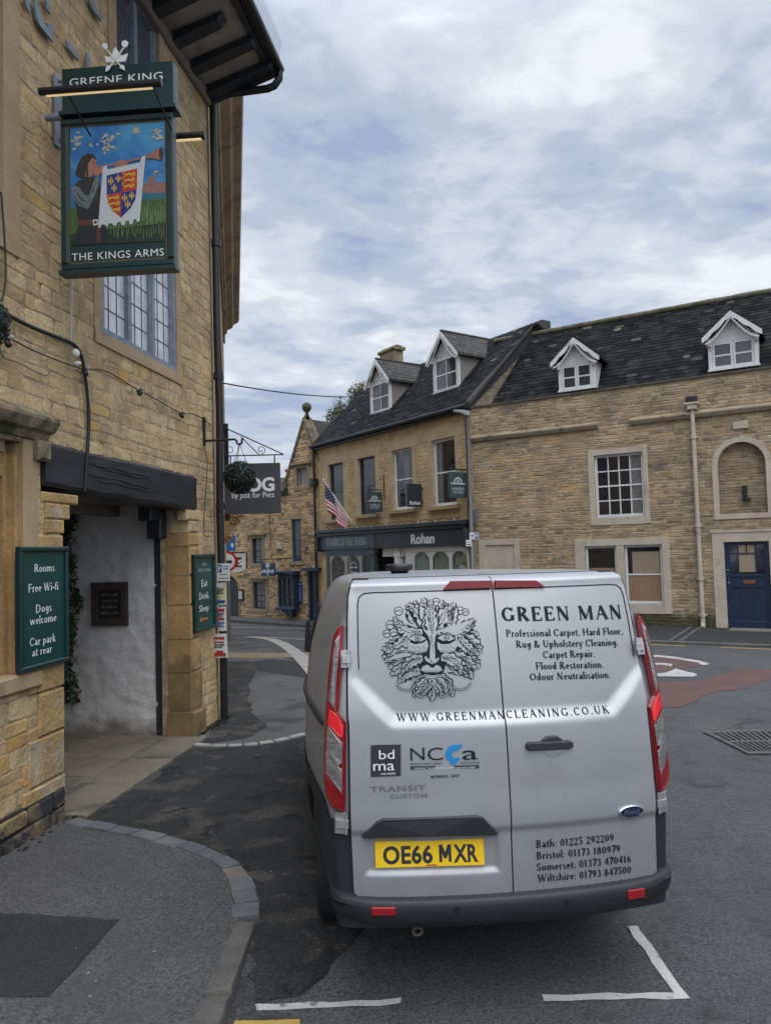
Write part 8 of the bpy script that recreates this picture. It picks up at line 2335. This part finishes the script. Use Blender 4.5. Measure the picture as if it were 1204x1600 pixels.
def crest(t, fr, a, c, b_, t_):
    mb = MB(fr); W_ = c - a; ux, zx = (a + c) / 2, b_ + (t_ - b_) * .58
    for i in range(10):
        t0, t1 = math.pi * i / 10, math.pi * (i + 1) / 10
        mb.prism([(ux + W_ * .17 * math.cos(t0), zx + W_ * .17 * math.sin(t0)), (ux + W_ * .24 * math.cos(t0), zx + W_ * .25 * math.sin(t0)), (ux + W_ * .24 * math.cos(t1), zx + W_ * .25 * math.sin(t1)), (ux + W_ * .17 * math.cos(t1), zx + W_ * .17 * math.sin(t1))], .0305, .034)
    mb.box(ux - W_ * .42, ux + W_ * .42, zx - W_ * .06, zx, .0305, .0338); mb.box(ux - W_ * .06, ux + W_ * .06, zx + .01, zx + W_ * .12, .0305, .0338)
    mb.build('emblem', M['letter_dim'], t)
    for k, (s, w) in enumerate((("D'AMBROSI", .34), ('FINE FOODS', .30))):
        mb = MB(); z = b_ + (t_ - b_) * (.30 - .14 * k); put_text(mb, serif(s, .14, .06), lambda u, zz, l: fr(u, zz, .031 + l), ux - W_ * w, ux + W_ * w, z, z + .075); mb.build('lettering', M['letter_dim'], t)
q = blade('blue grey projecting sign with pale crest, below the second upper window', 572.5, 596, 769, 800, 601, M['shop_green']); crest(*q)
q = blade('blue grey projecting sign with pale crest, in front of the rightmost upper window', 701, 727, 738, 778, 731, M['shop_green'], brk=True); crest(*q)
q = blade('plain dark projecting sign with small white lettering at its foot', 636.5, 657.5, 756, 792, 660, M['shop_dark'], brk=False)
t, fr, a, c, b_, t_ = q
mb = MB(); put_text(mb, sans('Rohan', .02), lambda u, zz, l: fr(u, zz, .031 + l), a + (c - a) * .12, c - (c - a) * .12, b_ + .07, b_ + .18); mb.build('lettering', M['letter'], t)
mb = MB(fr); mb.box(c, c + .12, b_ + .1, b_ + .16, -.02, .02); mb.box(c, c + .12, t_ - .16, t_ - .1, -.02, .02); mb.build('bracket', M['black_iron'], t)
# flag on an angled pole
ub = DA.uv(548, 816, .1)[0]; zb_ = DA.uv(548, 816, .1)[1]
base = DA(ub, zb_, .05)
FR = Fr(base[:2], DA.d)
tip = hit(505, 750, DA(0, 0, .85), DA.n)
t = thing('flag', 'striped red and white flag with starred blue canton hanging from a pole', 'flag', base)
mb = MB(); mb.tube([base, tip], [.022, .014], 8); mb.ball(tip, .035, 6, 8); mb.build('pole', M['white'], t)
def cloth(s, v):
    """s along the pole from the tip, v down the hanging cloth"""
    p = tip.lerp(base, .04 + .80 * s)
    h = (1.05 - .30 * s) * v
    w = .07 * v * math.sin(s * 13 + v * 2.0) + .05 * v * math.sin(s * 5 + 1.0 + v * 4)
    return p + Vector((0, 0, -h)) + DA.n * (w - .10 * v) + DA.d * (.10 * v * math.sin(s * 3 + .5) + .12 * v * (s - .2) + .02 * math.sin(v * 9 + s * 6))
ns, nv = 40, 26
fm = [mat('flag_red', (.34, .012, .025), .8), mat('flag_white', (.60, .60, .60), .8), mat('flag_blue', (.012, .022, .085), .8)]
mb = MB(); mb.smooth = True
for i in range(ns):
    for j in range(nv):
        s, v = (i + .5) / ns, (j + .5) / nv
        mb.m = 2 if (s < .42 and v < .54) else (0 if int(v * 13) % 2 == 0 else 1)
        if mb.m != 2: pass
        q4 = [cloth(i / ns, j / nv), cloth((i + 1) / ns, j / nv), cloth((i + 1) / ns, (j + 1) / nv), cloth(i / ns, (j + 1) / nv)]
        mb.poly(q4)
mb.build('cloth', fm, t, recalc=False, weld=True)
mb = MB()
for i in range(5):
    for j in range(5):
        s, v = .05 + .075 * i, .06 + .10 * j
        c_ = cloth(s, v) ; e1 = (cloth(s + .02, v) - c_).normalized(); e2 = (cloth(s, v + .02) - c_).normalized(); n_ = e1.cross(e2).normalized()
        if n_.y > 0: n_ = -n_
        mb.poly([c_ + n_ * .006 + (e1 * math.cos(k * math.pi / 5) + e2 * math.sin(k * math.pi / 5)) * (.026 if k % 2 == 0 else .011) for k in range(10)])
mb.build('stars', M['letter'], t, recalc=False)
# lamp post with parking sign
lb_ = DA(DA.uv(738, 880, .55)[0], 0, .55); lb_.z = gz(lb_.x, lb_.y)
LF = Fr(lb_[:2], (1, 0))
zt_ = LF.uv(734, 646)[1]
t = thing('lamp_post', 'slim grey street lamp in front of the shop corner', 'street lamp', lb_)
mb = MB(); mb.tube([LF(0, lb_.z, 0), LF(0, 1.3, 0), LF(0, 1.32, 0), LF(0, zt_, 0)], [.08, .08, .055, .045], 12); mb.build('pole', M['grey_post'], t)
mb = MB(LF); e = LF.uv(708, 644)[0]; mb.prism([(0.05, zt_ - .06), (.06, zt_ + .05), (-.1, zt_ + .09), (e, zt_ + .10), (e, zt_ + .06), (-.15, zt_ + .02), (-.03, zt_ - .06)], -.09, .09); mb.build('lantern', M['steel'], t)
a, c = LF.uv(733.5, 843, .07), LF.uv(747.5, 832, .07)
t = thing('parking_sign', 'small blue and white parking arrow sign on the lamp post', 'sign', LF((a[0] + c[0]) / 2, a[1], .07))
mb = MB(LF); mb.box(a[0], c[0], a[1], c[1], .06, .07); mb.build('panel', M['sign_white'], t)
W_, H_ = c[0] - a[0], c[1] - a[1]
mb = MB(LF); mb.box(a[0] + W_ * .5, a[0] + W_ * .95, a[1] + H_ * .08, a[1] + H_ * .92, .07, .073); mb.build('print', M['blue_sign'], t)
mb = MB(); put_text(mb, sans('P', .03), lambda u, z, l: LF(u, z, .0735 + l), a[0] + W_ * .63, a[0] + W_ * .83, a[1] + H_ * .2, a[1] + H_ * .8); mb.build('lettering', M['letter'], t)
mb = MB(LF); mb.box(a[0] + W_ * .22, a[0] + W_ * .3, a[1] + H_ * .15, a[1] + H_ * .6, .07, .0725); mb.prism([(a[0] + W_ * .12, a[1] + H_ * .55), (a[0] + W_ * .4, a[1] + H_ * .55), (a[0] + W_ * .26, a[1] + H_ * .85)], .07, .0727); mb.build('arrow', M['ink'], t)
a, c = LF.uv(728, 853.5, .07), LF.uv(736, 843.5, .07)
mb = MB(LF); mb.box(a[0], c[0], a[1], c[1], .055, .065); mb.m = 1; mb.box(a[0] + .03, c[0] - .03, a[1] + .03, a[1] + .06, .065, .068); mb.box(a[0] + .03, c[0] - .03, a[1] + .10, a[1] + .12, .065, .068)
tag(mb.build('notice_plate', [M['sign_white'], M['ink']]), 'tiny white plate under the parking sign on the lamp post', 'sign')
# festoon lights along the shop cornice
t = thing('string_lights', 'string of small clear bulbs drooping along the top of the shopfronts', 'string lights', DA(-4, FT + .1, .3))
mb = MB(); pts = []; spots = []
for k in range(60):
    u = U0D + .3 + (8.2) * k / 59; z = FT + .20 - .07 * abs(math.sin(k * .53)); pts.append(DA(u, z, .27))
    if k % 6 == 3: spots.append(DA(u, z - .03, .27))
mb.tube(pts, .009, 5); mb.tube([DA(-.06, FT + .2, .2), DA(-.05, 3.9, .12), DA(-.05, 5.4, .12)], .01, 5); mb.build('cable', M['wire'], t)
for p in spots:
    mb = MB(); mb.ball(p, .042, 6, 8); mb.build('bulb', M['bulb'], t)
# overhead cable, pigeon, tree
a, c = NB(2.2, 0, .1), DA(0, 0, 0)
p0 = hit(348, 598, NB(3, 0, .3), NB.n); p1 = hit(600, 616, DA(0, 0, -.2), DA.n)
p0 = EYE + (ray(345, 598) * 13.0)
mb = MB(); mb.tube([p0.lerp(p1, i / 16) - Vector((0, 0, .16 * (1 - (2 * i / 16 - 1) ** 2))) for i in range(17)], .014, 5); tag(mb.build('overhead_cable', M['wire']), 'thin black overhead cable crossing the sky to the left dormer', 'cable')
pc = DA.uv(620, 564, -RIDGE_B); c_ = DA(pc[0], RIDGE_Z + .20, -RIDGE_B)
mb = MB(); mb.ball(c_ + Vector((0, 0, .10)), .10, 8, 12, (1.5, .8, .85)); mb.ball(c_ + Vector((-.12, 0, .19)), .05, 6, 10, (1.1, .9, 1)); mb.tube([c_ + Vector((-.08, 0, .12)), c_ + Vector((-.12, 0, .19))], [.07, .045], 8); mb.tube([c_ + Vector((.10, 0, .10)), c_ + Vector((.27, 0, .17))], [.06, .03], 6); mb.tube([c_ + Vector((-.16, 0, .19)), c_ + Vector((-.20, 0, .18))], [.014, .004], 5)
for k in (-.03, .03): mb.tube([c_ + Vector((0, k, .05)), c_ + Vector((0, k, -.02))], .01, 5)
tag(mb.build('pigeon', mat('pigeon_grey', (.13, .14, .16), .7, var=.3, vscale=15)), 'grey pigeon perched on the roof ridge by the chimney', 'pigeon')
def tree(base, H, crown, seed, label):
    r = random.Random(seed)
    t = thing('tree', label, 'tree', base)
    mb = MB(); tops = []
    mb.tube([base, base + Vector((.1, 0, H * .35)), base + Vector((-.05, .1, H * .6)), base + Vector((.1, 0, H * .9))], [.28, .22, .14, .04], 10)
    for (x, y, z, rad) in crown:
        c_ = base + Vector((x, y, z)); s = base + Vector((0, 0, z * .62))
        mb.tube([s, s.lerp(c_, .5) + Vector((0, 0, .15)), c_], [.09, .05, .02], 6)
        for k in range(5): mb.tube([c_, c_ + Vector((r.gauss(0, .5), r.gauss(0, .5), r.gauss(.1, .5))) * rad], [.02, .006], 4)
    mb.build('trunk', M['bark'], t)
    mb = MB()
    for (x, y, z, rad) in crown:
        c_ = base + Vector((x, y, z))
        for k in range(int(30 * rad * rad) + 14):
            cc = c_ + Vector((r.gauss(0, .45), r.gauss(0, .45), r.gauss(0, .42))) * rad
            for q in range(18): leafq(mb, cc + Vector((r.gauss(0, .13), r.gauss(0, .13), r.gauss(0, .11))), Vector((r.uniform(-1, 1), r.uniform(-1, 1), r.uniform(-.2, 1))), r.uniform(.05, .09), r)
    mb.build('crown', M['tree_leaf'], t, recalc=False)
TY = 40.0
tp = lambda x, y: EYE + ray(x, y) * TY
b0 = tp(555, 640); base = Vector((b0.x, TY, -.6))
cr = []
for (x, y, rad) in ((523, 650, .40), (530, 637, .42), (541, 645, .55), (537, 660, .6), (549, 626, .35), (556, 613, .45), (566, 606, .55), (574, 616, .6), (562, 628, .55), (552, 650, .7), (570, 640, .8), (580, 625, .7), (518, 662, .35), (590, 640, .9), (545, 668, .7)):
    p = tp(x, y); cr.append((p.x - base.x, rnd.uniform(-.8, .8), p.z - base.z, rad))
tree(base, 10, cr, 7, 'loose green birch tree rising behind the shop roof')
